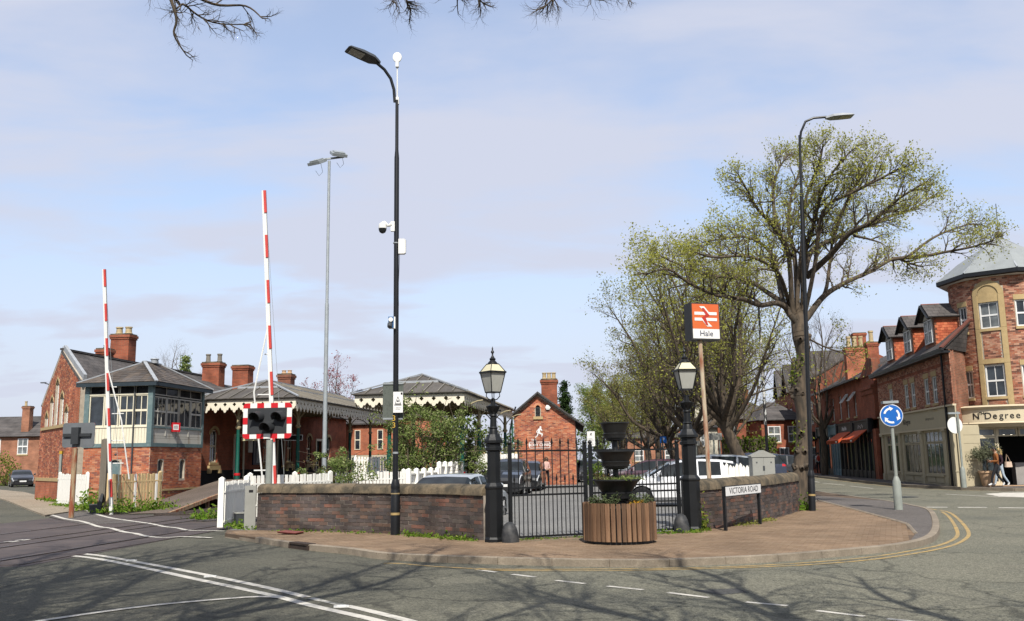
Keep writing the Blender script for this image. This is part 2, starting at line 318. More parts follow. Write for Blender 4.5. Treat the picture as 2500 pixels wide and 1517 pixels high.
M_['fencewood']=mat('tan_fence_wood',(.62,.46,.24),rough=.8,var=.2,vs=2,stretch=(6,6,.6),rnd=.16,bump=.2)
M_['plastic']=mat('black_planter_plastic',(.013,.014,.015),rough=.45,spec=.4,var=.1)
M_['soil']=mat('soil',(.03,.022,.015),rough=1,bump=.6,bs=20)
M_['terracotta']=mat('terracotta',(.50,.33,.20),rough=.85)
M_['sage']=mat('sage_shopfront_paint',(.46,.40,.27),rough=.55,var=.05)
M_['sagecream']=mat('cream_fascia_paint',(.62,.53,.37),rough=.55,var=.05)
M_['chimpot']=mat('buff_chimney_pot',(.45,.35,.20),rough=.85,var=.25,vs=5)
M_['upvc']=mat('white_window_frame',(.80,.80,.78),rough=.4,var=.03)
M_['interior']=mat('dark_interior',(.012,.011,.011),rough=.9)
M_['bark']=mat('tree_bark',(.12,.09,.062),rough=.95,col2=(.055,.045,.034),thr=(.38,.6),vs=4,det=9,stretch=(2,2,.5),bump=1.0,bs=7)
M_['twig']=mat('tree_twigs',(.10,.078,.055),rough=.95,var=.3,vs=1)
M_['lf_spring']=leaf_mat('spring_leaves',(.29,.30,.055),(.39,.40,.08),(.48,.47,.15),.5)
M_['lf_lime']=leaf_mat('yellow_green_leaves',(.19,.21,.05),(.27,.28,.07),(.25,.20,.08),.45)
M_['lf_bush']=leaf_mat('bush_leaves',(.12,.18,.05),(.21,.27,.08),(.36,.40,.18),.45)
M_['lf_dark']=leaf_mat('conifer_needles',(.015,.03,.010),(.03,.055,.018),(.045,.07,.025),.15)
M_['lf_willow']=leaf_mat('willow_leaves',(.16,.22,.06),(.22,.28,.08),(.12,.16,.05),.4)
M_['lf_grass']=leaf_mat('weed_leaves',(.08,.16,.015),(.14,.24,.03),(.22,.24,.06),.35)
M_['lf_ivy']=leaf_mat('ivy_leaves',(.07,.12,.015),(.14,.19,.03),(.24,.22,.05),.3)
M_['lf_hedge']=leaf_mat('hedge_leaves',(.06,.11,.015),(.11,.17,.02),(.16,.22,.03),.3)
M_['lf_herb']=leaf_mat('herb_leaves',(.05,.075,.035),(.10,.13,.06),(.14,.17,.08),.25)
M_['lf_pink']=leaf_mat('pink_blossom',(.30,.09,.11),(.40,.18,.18),(.22,.06,.07),.35)
M_['lf_olive']=leaf_mat('olive_leaves',(.09,.10,.055),(.15,.16,.10),(.20,.21,.14),.25)
# ------------------------------------------------------------------ ground, road, pavement, railway
def asphalt(name,c1,c2,c3,fine=.35,bump=.5,cracks=False):
    c1,c2,c3=K(c1),K(c2),K(c3); m,nt,b=newmat(name); N=nt.nodes.new; L=nt.links.new; g=N('ShaderNodeNewGeometry')
    big=N('ShaderNodeTexNoise'); big.inputs['Scale'].default_value=.35; big.inputs['Detail'].default_value=8; big.inputs['Roughness'].default_value=.62; L(g.outputs['Position'],big.inputs['Vector'])
    r=ramp(nt,[(.3,c1),(.5,c2),(.72,c3)]); L(big.outputs[0],r.inputs[0])
    vo=N('ShaderNodeTexVoronoi'); vo.inputs['Scale'].default_value=55; L(g.outputs['Position'],vo.inputs['Vector'])
    so=N('ShaderNodeSeparateColor'); L(vo.outputs['Color'],so.inputs[0])
    mr=N('ShaderNodeMapRange'); mr.inputs['To Min'].default_value=1-fine; mr.inputs['To Max'].default_value=1+fine*1.2; L(so.outputs[0],mr.inputs[0])
    n2=N('ShaderNodeTexNoise'); n2.inputs['Scale'].default_value=14; n2.inputs['Detail'].default_value=5; L(g.outputs['Position'],n2.inputs['Vector'])
    m2=N('ShaderNodeMapRange'); m2.inputs['From Min'].default_value=.3; m2.inputs['From Max'].default_value=.7; m2.inputs['To Min'].default_value=.82; m2.inputs['To Max'].default_value=1.15; L(n2.outputs[0],m2.inputs[0])
    a=N('ShaderNodeMix'); a.data_type='RGBA'; a.blend_type='MULTIPLY'; a.inputs[0].default_value=1; L(r.outputs[0],a.inputs[6]); L(mr.outputs[0],a.inputs[7])
    c=N('ShaderNodeMix'); c.data_type='RGBA'; c.blend_type='MULTIPLY'; c.inputs[0].default_value=1; L(a.outputs[2],c.inputs[6]); L(m2.outputs[0],c.inputs[7]); last=c.outputs[2]
    def mul(fac):
        nonlocal last
        q=N('ShaderNodeMix'); q.data_type='RGBA'; q.blend_type='MULTIPLY'; q.inputs[0].default_value=1; L(last,q.inputs[6]); L(fac,q.inputs[7]); last=q.outputs[2]
    if cracks:
        dn=N('ShaderNodeTexNoise'); dn.inputs['Scale'].default_value=1.6; dn.inputs['Detail'].default_value=4; L(g.outputs['Position'],dn.inputs['Vector'])
        dm=N('ShaderNodeVectorMath'); dm.operation='MULTIPLY_ADD'; dm.inputs[1].default_value=(1.1,1.1,0); L(dn.outputs['Color'],dm.inputs[0]); L(g.outputs['Position'],dm.inputs[2])
        cv=N('ShaderNodeTexVoronoi'); cv.feature='DISTANCE_TO_EDGE'; cv.inputs['Scale'].default_value=.33; L(dm.outputs[0],cv.inputs['Vector'])
        cm=N('ShaderNodeMapRange'); cm.inputs['From Min'].default_value=.004; cm.inputs['From Max'].default_value=.014; cm.inputs['To Min'].default_value=.6; cm.inputs['To Max'].default_value=1; L(cv.outputs['Distance'],cm.inputs[0]); mul(cm.outputs[0])
        # the older, darker surfacing of the approach to the crossing
        sx=N('ShaderNodeSeparateXYZ'); L(g.outputs['Position'],sx.inputs[0]); wx=N('ShaderNodeMath'); wx.operation='MULTIPLY_ADD'; wx.inputs[1].default_value=7; L(big.outputs[0],wx.inputs[0]); L(sx.outputs[0],wx.inputs[2])
        wm=N('ShaderNodeMapRange'); wm.interpolation_type='SMOOTHSTEP'; wm.inputs['From Min'].default_value=.6; wm.inputs['From Max'].default_value=5.2; wm.inputs['To Min'].default_value=.60; wm.inputs['To Max'].default_value=1; L(wx.outputs[0],wm.inputs[0]); mul(wm.outputs[0])
        st=N('ShaderNodeTexNoise'); st.inputs['Scale'].default_value=.9; st.inputs['Detail'].default_value=9; st.inputs['Roughness'].default_value=.7; L(g.outputs['Position'],st.inputs['Vector'])
        sm=N('ShaderNodeMapRange'); sm.inputs['From Min'].default_value=.60; sm.inputs['From Max'].default_value=.72; sm.inputs['To Min'].default_value=1; sm.inputs['To Max'].default_value=.68; L(st.outputs[0],sm.inputs[0]); mul(sm.outputs[0])
    L(last,b.inputs['Base Color'])
    bp=N('ShaderNodeBump'); bp.inputs['Strength'].default_value=bump; bp.inputs['Distance'].default_value=.006; L(vo.outputs['Distance'],bp.inputs['Height']); L(bp.outputs[0],b.inputs['Normal'])
    b.inputs['Roughness'].default_value=.88; b.inputs['Specular IOR Level'].default_value=.25; return m
M_['road']=asphalt('road_asphalt',(.112,.112,.088),(.155,.15,.112),(.185,.175,.132),.42,cracks=True)
M_['carpark']=asphalt('car_park_tarmac',(.15,.148,.14),(.19,.187,.178),(.22,.215,.2))
M_['tarmacpatch']=asphalt('footway_tarmac',(.085,.075,.068),(.115,.102,.092),(.14,.125,.115))
M_['darktar']=asphalt('dark_patch_tarmac',(.045,.045,.044),(.065,.065,.062),(.085,.083,.078))
M_['tanpath']=asphalt('tan_footpath',(.24,.195,.14),(.29,.24,.175),(.33,.275,.21))
M_['ramp']=asphalt('platform_ramp_surface',(.10,.078,.06),(.13,.10,.08),(.16,.13,.10))
M_['deck']=mat('crossing_panels',(.062,.05,.048),rough=.75,col2=(.10,.078,.07),thr=(.35,.65),vs=1.2,bump=.25,bs=30,rnd=.15)
M_['earth']=mat('bare_earth',(.10,.085,.055),rough=1,var=.3,vs=2,bump=.5,bs=10)
M_['ballast']=mat('track_ballast',(.055,.042,.035),rough=1,var=.5,vs=12,bump=.9,bs=14)
M_['paver']=pieces_mat('tan_pavers',[(.235,.162,.102),(.262,.182,.117),(.21,.142,.09),(.25,.177,.115),(.225,.155,.10)],dirt=.25,vs=.9,bump=.25,bs=70)
M_['paverbase']=mat('paver_joint_sand',(.12,.083,.055),rough=1,var=.25,vs=4)
M_['kerb']=mat('kerb_concrete',(.24,.20,.15),rough=.9,var=.28,vs=4,bump=.3,bs=30,fine=.15,fs=45,rnd=.12)
M_['line']=mat('worn_white_line',(.62,.59,.52),rough=.7,col2=(.27,.26,.23),thr=(.50,.70),vs=5,det=10)
M_['yline']=mat('worn_yellow_line',(.46,.31,.11),rough=.7,col2=(.22,.19,.12),thr=(.42,.66),vs=4,det=10)
M_['lawn']=mat('lawn_and_soil',(.06,.085,.025),rough=1,var=.3,vs=1)
def sheet(name,pts,z,m,kind='structure',parent=None,drop=0):
    b=MB(); tr=tessellate_polygon([[Vector((p[0],p[1],0)) for p in pts]]); n=len(pts)
    vs=[(p[0],p[1],z) for p in pts]; fs=[]
    for t in tr:
        a,c,d=(pts[i] for i in t); cr=(c[0]-a[0])*(d[1]-a[1])-(c[1]-a[1])*(d[0]-a[0]); fs.append(t if cr>0 else (t[0],t[2],t[1]))
    ar=sum(pts[i][0]*pts[(i+1)%n][1]-pts[(i+1)%n][0]*pts[i][1] for i in range(n))
    if drop:
        vs+=[(p[0],p[1],z-drop) for p in pts]
        for i in range(n):
            j=(i+1)%n; q=(i,i+n,j+n,j); fs.append(q if ar>0 else q[::-1])
    b.add(vs,fs); return b.build(name,m,parent,None,False,kind=kind)
def crom(P,n=8):
    P=[Vector((p[0],p[1],0)) for p in P]; out=[]
    for i in range(len(P)-1):
        a=P[max(i-1,0)];b=P[i];c=P[i+1];d=P[min(i+2,len(P)-1)]
        for k in range(n):
            t=k/n; out.append(.5*((2*b)+(c-a)*t+(2*a-5*b+4*c-d)*t*t+(3*b-a-3*c+d)*t**3))
    out.append(P[-1]); return out
class Path:
    def __init__(s,P): s.P=[Vector((p[0],p[1],0)) for p in P]; s.S=[0]
    def fin(s):
        for a,b in zip(s.P,s.P[1:]): s.S.append(s.S[-1]+(b-a).length)
        s.L=s.S[-1]; return s
    def at(s,u):
        u=min(max(u,0),s.L)
        i=next((k for k in range(len(s.S)-1) if u<=s.S[k+1]),len(s.S)-2); t=(u-s.S[i])/max(1e-9,s.S[i+1]-s.S[i])
        return s.P[i].lerp(s.P[i+1],t),(s.P[i+1]-s.P[i]).normalized()
def inside(p,poly):
    x,y=p[0],p[1]; r=False; j=len(poly)-1
    for i in range(len(poly)):
        a,b=poly[i],poly[j]
        if (a[1]>y)!=(b[1]>y) and x<(b[0]-a[0])*(y-a[1])/(b[1]-a[1])+a[0]: r=not r
        j=i
    return r
ground=sheet('ground',[(-1500,-1500),(1500,-1500),(1500,1500),(-1500,1500)],-.05,M_['lawn'])
road=sheet('road',[(-140,-14),(75,-14),(75,135),(-140,135)],0,M_['road'])
KP=[(549,1313),(625,1334),(720,1340),(757,1343),(850,1354),(916,1360),(989,1370),(1217,1382),(1483,1385),(1637,1382),(1785,1378),(1922,1370),(1999,1364),(2107,1355),(2228,1339),(2273,1325),(2292,1306),(2292,1283),(2278,1256)]
kpts=[G(u,v) for u,v in KP]; kpts=[kpts[0]]+kpts[2::2]+[Vector((12.1,28.6,0)),Vector((12.45,31.2,0)),Vector((12.75,36,0)),Vector((13.6,45,0)),Vector((16.6,65,0)),Vector((21.2,95,0))]
kerbline=crom(kpts,6)
WL=[(-6.12,22.34),(-4.23,21.5),(-3.2,20.95),(-2.4,20.35),(-1.5,19.45),(-.62,18.5)]
WR=[(3.95,20.2),(4.9,21.35),(5.87,22.66),(7.0,24.6),(8.14,26.9)]
wl=crom(WL,5); wr=crom(WR,5)
wline=[Vector((-6.9,22.6,0))]+wl+wr+[Vector(p+(0,)) for p in ((9.4,31.5),(10.2,36),(11.2,45),(14.3,65),(18.9,95))]
pavement=sheet('pavement',list(kerbline)+list(reversed(wline)),PZ,M_['paverbase'],drop=.15)
car_park=sheet('car_park',list(wline)+[Vector(p+(0,)) for p in ((22,118),(5,118),(-6.5+.132*60,82),(-9.2+.132*30,30))],PZ-.004,M_['carpark'])
# kerb stones
KPath=Path(kerbline).fin(); u=0; k=0
while u<KPath.L-.3 and k<75:
    l=min(.915,KPath.L-u); b=MB(); n=4; vs=[]; rows=[]
    for i in range(n+1):
        p,t=KPath.at(u+.004+(l-.008)*i/n); nn=Vector((-t.y,t.x,0))
        drop=max(0,1-u/1.8)*.085
        for off,z in ((-.012,-.05),(-.006,PZ+.004-drop),(.02,PZ+.012-drop),(.13,PZ+.012-drop),(.13,-.05)): vs.append(p+nn*off+Vector((0,0,z)))
    fs=[]
    for i in range(n):
        for j in range(4): a=i*5+j; fs.append((a+5,a+6,a+1,a)[::-1])
    fs+=[(4,3,2,1,0)[::-1],tuple(n*5+j for j in (4,3,2,1,0))]
    b.add(vs,fs); b.build('kerb_stone',M_['kerb'],pavement); u+=l; k+=1
# block paving: running bond, joints open
pv=[Vector((p.x,p.y,0)) for p in kerbline]
tan_end=[G(2222,1322,PZ),G(2236,1303,PZ),G(2215,1279,PZ),G(2100,1248,PZ),G(1995,1221,PZ)]
ki=min(range(len(pv)),key=lambda i:(pv[i]-Vector((tan_end[0].x,tan_end[0].y,0))).length)
pav_poly=pv[:ki]+[Vector((p.x,p.y,0)) for p in tan_end]+[Vector((9.3,30.5,0))]+list(reversed(wr))+list(reversed(wl))+[Vector((-6.6,22.4,0))]
bp_=MB(); bp_.box(-.099,-.049,-.03,.099,.049,.006); paver_me=bp_.mesh('paver',M_['paver'],False)
cand=[]; ca,sa=math.cos(rad(-22)),math.sin(rad(-22))
for j in range(-40,260):
    for i in range(-70,110):
        a=(i+.5*(j%2))*.205; c=j*.105; x=a*ca-c*sa-1; y=a*sa+c*ca+14
        if not(-7<x<10.5 and 14.4<y<31): continue
        if all(inside((x+dx*ca-dy*sa,y+dx*sa+dy*ca),pav_poly) for dx,dy in ((-.1,-.05),(.1,-.05),(.1,.05),(-.1,.05))):
            cand.append((math.hypot(x,y),x,y))
cand.sort(); far=MB()
for k,(d,x,y) in enumerate(cand):
    Mx=Tm(x,y,PZ+rng.uniform(-.0015,.0015),rad(-22)+rng.uniform(-.02,.02),rng.uniform(-.012,.012),rng.uniform(-.012,.012))
    if k<300: ob('paver',paver_me,pavement,Mx)
    else: far.box(-.099,-.049,-.03,.099,.049,.006,Mx)
far.build('block_paving',M_['paver'],pavement,smooth=False,kind='stuff')
tp=[Vector((p.x,p.y,0)) for p in tan_end]; tarpoly=tp[::-1]+pv[ki:ki+1]+[q for q in pv[ki+1:]][:14]
off=[]
for i,q in enumerate(pv[ki:ki+26]):
    t=(pv[min(ki+i+1,len(pv)-1)]-q).normalized(); off.append(q+Vector((-t.y,t.x,0))*.14)
tarpoly=[Vector((9.6,30.6,0))]+tp[::-1]+off+[Vector((11.6,36,0)),Vector((10.3,36,0))]
sheet('tarmac_strip',tarpoly,PZ+.004,M_['tarmacpatch'],None,pavement)
b=MB(); P=Path([Vector((9.6,30.4,0))]+tp[::-1][:-1]).fin(); b.tube([P.at(P.L*i/20)[0]+Vector((0,0,PZ-.015)) for i in range(21)],.045,6); b.build('edging_strip',M_['kerb'],pavement)
# gully inlet in the kerb; the opening's shade is put into its dark colour
gp,gt=KPath.at(min(range(200),key=lambda i:(KPath.at(i*.1)[0]-G(738,1341)).length)*.1)
b=MB(); Mg=Tm(gp.x,gp.y,0,math.atan2(gt.y,gt.x)); b.box(-.32,-.03,0,.32,.12,.004,Mg)
b.box(-.36,-.035,PZ-.012,.36,.16,PZ+.022,Mg); b.box(-.40,-.03,0,-.33,.1,PZ-.013,Mg); b.box(.33,-.03,0,.40,.1,PZ-.013,Mg); b.box(-.33,-.018,.004,.33,.05,PZ-.013,Mg); tag(b.build('kerb_drain',mat('rusty_iron_shade',(.045,.03,.022),rough=.8,var=.4,vs=12)),'rusty iron kerb gully with the shade of its opening coloured dark','drain')
# painted lines: each a part of the road
def strip(name,pts,w,z,m,wv=0):
    P=[Vector((p[0],p[1],0)) for p in pts]; vs=[]; n=len(P)
    for i,p in enumerate(P):
        t=(P[min(i+1,n-1)]-P[max(i-1,0)]).normalized(); nn=Vector((-t.y,t.x,0)); ww=w*(1+rng.uniform(-wv,wv))
        vs+=[p+nn*ww/2+Vector((0,0,z)),p-nn*ww/2+Vector((0,0,z))]
    b=MB(); b.add(vs,[(2*i,2*i+1,2*i+3,2*i+2) for i in range(n-1)]); return b.build(name,m,road,None,False)
def pl(L,n=4): return crom([G(u,v) for u,v in L],n)
up=[(197,1352),(256,1359),(318,1370),(402,1385),(511,1406),(584,1421),(676,1441),(749,1459)]
lo=[(139,1356),(190,1359),(256,1368),(365,1390),(475,1414),(584,1437),(683,1459),(767,1481),(900,1511),(1010,1540)]
strip('white_line',pl(up),.125,.005,M_['line'],.04); strip('white_line',pl([(757,1461),(800,1471),(845,1480)]),.10,.005,mat('very_worn_line',(.5,.48,.43),col2=(.14,.145,.125),thr=(.44,.56),vs=6,det=9),.2)
strip('white_line',pl([(845,1480),(900,1492),(1000,1517),(1060,1535)]),.125,.005,M_['line'],.04); strip('white_line',pl(lo),.13,.005,M_['line'],.04)
strip('white_line',pl([(60,1528),(110,1516),(329,1485),(475,1470),(621,1459),(690,1461)]),.11,.0095,M_['line'],.05)
for A in (((1167,1392),(1212,1398)),((1250,1403),(1307,1410)),((1357,1418),(1428,1426)),((1483,1432),(1570,1441)),((1631,1448),(1730,1460)),((1821,1471),(1923,1480)),((1994,1492),(2110,1506)),((2166,1512),(2260,1522))):
    strip('white_dash',pl(A,3),.085,.005,M_['line'],.06)
for A in (((2262,1239),(2313,1239)),((2339,1239.5),(2409,1239.5)),((2438,1240),(2520,1241))): strip('white_dash',pl(A,2),.28,.005,M_['line'],.05)
for A in (((2009,1180),(2063,1185)),((2074,1187),(2132,1193)),((1988,1176),(2001,1178)),((2310,1207),(2441,1214))): strip('white_dash',pl(A,3),.11,.005,M_['line'])
sheet('white_hatch',[G(2404,1206.5),G(2440,1213),G(2530,1216),G(2530,1203),G(2450,1203.5)],.006,M_['line'],None,road)
yi=[(937,1376),(980,1377),(1050,1383),(1160,1389),(1295,1391),(1483,1390),(1640,1388),(1820,1383),(1977,1374),(2124,1361),(2234,1344),(2300,1330),(2335,1312),(2335,1292),(2318,1264),(2300,1250)]
yo=[(1160,1391.5),(1295,1394.5),(1483,1394),(1640,1391.5),(1820,1386.5),(1977,1379.5),(2124,1367.5),(2234,1352),(2317,1335),(2358,1316),(2364,1298),(2344,1272),(2320,1253),(2296,1246)]
strip('yellow_line',pl(yi,5),.075,.005,M_['yline'],.06); strip('yellow_line',pl(yo,5),.075,.005,M_['yline'],.06)
kp2=[(12.35,27.6),(12.8,31.4),(13.1,36),(13.95,45),(16.95,65),(21.5,95)]; strip('yellow_line',crom(kp2,4),.08,.005,M_['yline'])
# level crossing: panels and rails
RD=Vector((.132,1,0)).normalized()
def rail_xy(c,y): return Vector((c+.132*y,y,0))
crossing=sheet('crossing',[rail_xy(-18.2,16),rail_xy(-10.4,16),rail_xy(-10.7,23.6),rail_xy(-12.2,28.6),rail_xy(-16.4,31.6),rail_xy(-19.5,33.5)],.004,M_['deck'])
for c0,w in ((-17.9,1.9),(-15.86,1.66),(-14.0,.62),(-13.2,1.66),(-11.35,.75)):
    y=16.2
    while y<29.0:
        yy=min(y+1.8,29.4-(c0+16)*0.6); 
        if yy-y<.5: break
        b=MB(); p=[rail_xy(c0+.02,y+.015),rail_xy(c0+w-.02,y+.015),rail_xy(c0+w-.02,yy-.015),rail_xy(c0+.02,yy-.015)]
        b.add([q+Vector((0,0,.016)) for q in p]+[q for q in p],[(0,1,2,3),(0,4,5,1),(1,5,6,2),(2,6,7,3),(3,7,4,0)]); b.build('crossing_panel',M_['deck'],crossing,None,False); y+=1.8
M_['rail']=mat('rail_steel',(.16,.13,.115),rough=.4,metal=.6,var=.2)
for c in (-15.93,-14.1,-13.3,-11.45):
    b=MB(); b.bar(rail_xy(c,16)+Vector((0,0,-.03)),rail_xy(c,66)+Vector((0,0,-.03)),.065,.11); b.build('rail',M_['rail'],crossing)
strip('white_line',pl([(91,1253),(125,1259),(160,1269),(200,1275),(241,1288),(270,1292),(302,1301),(330,1305),(359,1312),(400,1315),(450,1313),(516,1315.5)],4),.13,.024,M_['line'],.12)
strip('white_line',pl([(203,1245),(232,1256),(268,1266),(300,1271),(334,1276),(372,1281.5),(401,1288),(430,1291),(460,1297),(500,1298),(546,1299)],4),.12,.024,M_['line'],.12)
for A in (((16,1325),(40,1325)),((45,1321),(68,1321))): strip('white_dash',pl(A,2),.26,.024,M_['line'])
track_bed=sheet('track_bed',[rail_xy(-16.35,31.4),rail_xy(-12.15,28.5),rail_xy(-10.9,24.2),rail_xy(-10.6,60),rail_xy(-10.6,110),rail_xy(-16.1,110)],.002,M_['ballast'])
b=MB()
for y in range(0,50):
    p=rail_xy(-16.1,30+y*.75); q=rail_xy(-11.4,30+y*.75)
    for a,c in ((-16.2,-13.9),(-13.7,-11.2)): b.bar(rail_xy(a,31.5+y*.75)+Vector((0,0,.02)),rail_xy(c,31.5+y*.75)+Vector((0,0,.02)),.25,.06)
b.build('sleepers',M_['ballast'],track_bed,smooth=False,kind='stuff')
footpath=sheet('footpath',[G(-30,1195),G(60,1204),G(150,1228),G(215,1246),G(110,1262),G(60,1243),G(20,1226),G(-30,1210)],.06,M_['tanpath'],drop=.08)
sheet('crossing_footway',[G(150,1232,.02),G(225,1250,.02),G(330,1277,.02),G(200,1281,.02),G(120,1262,.02)],.022,M_['tarmacpatch'],None,crossing)
# far pavement by the shops, with kerb
FB=Vector((-.148,-.989,0))
fk=crom([(13.6,-2),(17.6,14),(22.5,26),(27,33),(30,37)],1) if 0 else None
shop_line=lambda y,o=0:Vector((13.86+.1493*y-o,y,0))
far_pave=sheet('shop_pavement',[shop_line(120,2.0),shop_line(60,1.7),shop_line(52,1.6),shop_line(46.5,1.35),Vector((20.1,42.2,0)),Vector((21.2,39.9,0)),Vector((23,39.0,0)),Vector((27,38.6,0)),Vector((45,39,0)),Vector((45,48,0)),Vector((24,50,0)),shop_line(57,-1.0),shop_line(120,-1)],PZ+.02,M_['tarmacpatch'],drop=.15)
b=MB(); pts=[shop_line(118,2.0),shop_line(60,1.72),shop_line(52,1.62),shop_line(46.5,1.37),Vector((20.08,42.2,0)),Vector((21.2,39.88,0)),Vector((23,38.98,0)),Vector((27,38.58,0)),Vector((44,39,0))]
for a,c in zip(pts,pts[1:]): b.bar(a+Vector((0,0,.06)),c+Vector((0,0,.06)),.14,.14)
b.build('kerb_edge',M_['kerb'],far_pave)
strip('yellow_line',[(p.x-.45,p.y-.35) for p in pts[:6]],.1,.005,M_['yline'])
strip('white_line',[(20.2,40.2),(21.4,39.0),(23,38.2),(27,37.8),(40,38.2)],.1,.005,M_['line'])
# paint studs between the double lines, dark tarmac repairs
b=MB(); b.box(-.085,-.045,0,.085,.045,.016); b.box(-.05,-.03,.016,.05,.03,.022); studm=b.mesh('road_stud',M_['white'],False)
for i,(u,v) in enumerate(((833,1484),(513,1410),(321,1371))):
    o=ob('road_stud',studm); p=G(u,v); o.location=(p.x,p.y,.006); o.rotation_euler.z=.2
    tag(o,('white road stud between the double lines beside their worn gap','white road stud in the middle of the double white lines','white road stud where the double lines near the crossing')[i],'road stud','studs between the double white lines')
for A,m in ((((1690,1442),(1800,1437),(1830,1447),(1760,1453)),'darktar'),):
    sheet('tarmac_patch',[G(*q) for q in A],.003,M_[m],None,road)
for u,v,r in ((2208,1214,.5),):
    p=G(u,v); b=MB(); b.lathe([(r,.003),(r,.008)],20,(p.x,p.y,0)); b.build('manhole_cover',M_['darkgrey'],road)
# ------------------------------------------------------------------ bricks laid one by one
def bricks(parent,pos,W,z0,z1,holes,m,name='brick',nmax=300,bw=.225,bh=.075,joint=.010,proud=.008,depth=.03,keep=None,jit=.002,bond='flemish' if 0 else 'stretcher'):
    """pos(u,z)->Matrix in parent space (x along wall, y into wall, z up). holes: (u0,u1,z0,z1). keep(u,z)->bool trims gables."""
    PW=parent.matrix_basis if parent.parent is None else parent.parent.matrix_basis@parent.matrix_basis
    L=[]; n=int(round((z1-z0)/bh)); bh=(z1-z0)/n
    for r in range(n):
        za=z0+r*bh; zm=za+bh/2; u=-(bw*.5 if r%2 else 0)-rng.uniform(0,.02)
        cuts=[]
        for h in holes:
            if h[2]<zm<h[3]: cuts.append((h[0],h[1]))
        while u<W:
            a,b=max(u,0),min(u+bw,W); u+=bw
            segs=[(a,b)]
            for c in cuts:
                ns=[]
                for s in segs:
                    if s[1]<=c[0] or s[0]>=c[1]: ns.append(s)
                    else:
                        if s[0]<c[0]: ns.append((s[0],c[0]))
                        if s[1]>c[1]: ns.append((c[1],s[1]))
                segs=ns
            for s in segs:
                if s[1]-s[0]<.05: continue
                if keep and not(keep(s[0],zm) and keep(s[1],zm) and keep((s[0]+s[1])/2,zm+bh/2)): continue
                L.append(((s[0]+s[1])/2,zm,s[1]-s[0]-joint))
    def d2(q): p=PW@pos(q[0],q[1]).to_translation(); return (p-Vector((0,0,CZ))).length
    L.sort(key=d2)
    b=MB(); h=(bh-joint)/2; b.box(-.5,-proud,-h,.5,depth,h,open_back=True); me=b.mesh(name,m,False)
    rest=MB()
    for k,(uu,zz,w) in enumerate(L):
        Mx=pos(uu,zz)@Matrix.Translation((0,rng.uniform(-jit,jit),rng.uniform(-.001,.001)))
        if k<nmax: ob(name,me,parent,Mx@Matrix.Diagonal((w,1,1,1)))
        else: rest.box(-w/2,-proud,-h,w/2,depth,h,Mx,True)
    if rest.v: rest.build('brickwork',m,parent,None,False,kind='stuff')
def flat(x0=0,y0=0): return lambda u,z:Matrix.Translation((x0+u,y0,z))
def flatM(M): return lambda u,z:M@Matrix.Translation((u,0,z))

# ------------------------------------------------------------------ the two low boundary walls at the station entrance
def boundary_wall(P,label,ztop,zb):
    """P runs so that the street side is on the right hand when walking along it"""
    path=Path(P).fin(); t=thing('boundary_wall',label,'wall',(P[0][0],P[0][1],0)); o=Vector((P[0][0],P[0][1],0))
    n=24; b=MB(); vs=[]
    for i in range(n+1):
        p,tt=path.at(path.L*i/n); nn=Vector((tt.y,-tt.x,0)); p=p-o
        for off,z in ((0,0),(0,zb),(-.36,zb),(-.36,0)): vs.append(p+nn*off+Vector((0,0,z)))
    fs=[(i*4+j,i*4+4+j,i*4+4+(j+1)%4,i*4+(j+1)%4) for i in range(n) for j in range(4)]+[(3,2,1,0),(n*4,n*4+1,n*4+2,n*4+3)]
    b.add(vs,fs); b.build('wall_core',M_['mortard'],t,None,False)
    def pos(u,z):
        p,tt=path.at(u); p=p-o; return Matrix(((tt.x,-tt.y,0,p.x),(tt.y,tt.x,0,p.y),(0,0,1,z),(0,0,0,1)))
    bricks(t,pos,path.L,PZ-.02,zb,[],M_['brickwall'],depth=.05,proud=.01,bh=.078,jit=.005)
    u=0
    while u<path.L-.2:
        l=min(rng.uniform(.72,1.05),path.L-u)
        if path.L-u-l<.35: l=path.L-u
        b=MB(); vs=[]; m=8; lz=rng.uniform(-.006,.006)
        for i in range(5):
            p,tt=path.at(u+.006+(l-.012)*i/4); nn=Vector((tt.y,-tt.x,0)); p=p-o; mid=p-nn*.18
            e=.985 if i in (0,4) else 1
            for j in range(m+1):
                a=math.pi*j/m; vs.append(mid+nn*(math.cos(a)*.225*e)+Vector((0,0,zb+.004+lz+((ztop-zb)*(.30+.70*math.sin(a)*e) if 0<j<m else 0))))
        k=m+1; fs=[(i*k+j,i*k+j+k,i*k+j+k+1,i*k+j+1) for i in range(4) for j in range(m)]+[(i*k+m,i*k+m+k,i*k+k,i*k) for i in range(4)]
        fs+=[tuple(range(m,-1,-1)),tuple(4*k+j for j in range(k))]
        b.add(vs,fs); b.build('coping_stone',M_['stone'],t,ang=50); u+=l
    return t
boundary_wall(wl,'long low dark brick wall with rounded coping behind the tallest street lamp',1.17,.96)
boundary_wall(wr,'short curved dark brick wall with rounded coping behind the street name plate',1.17,.93)

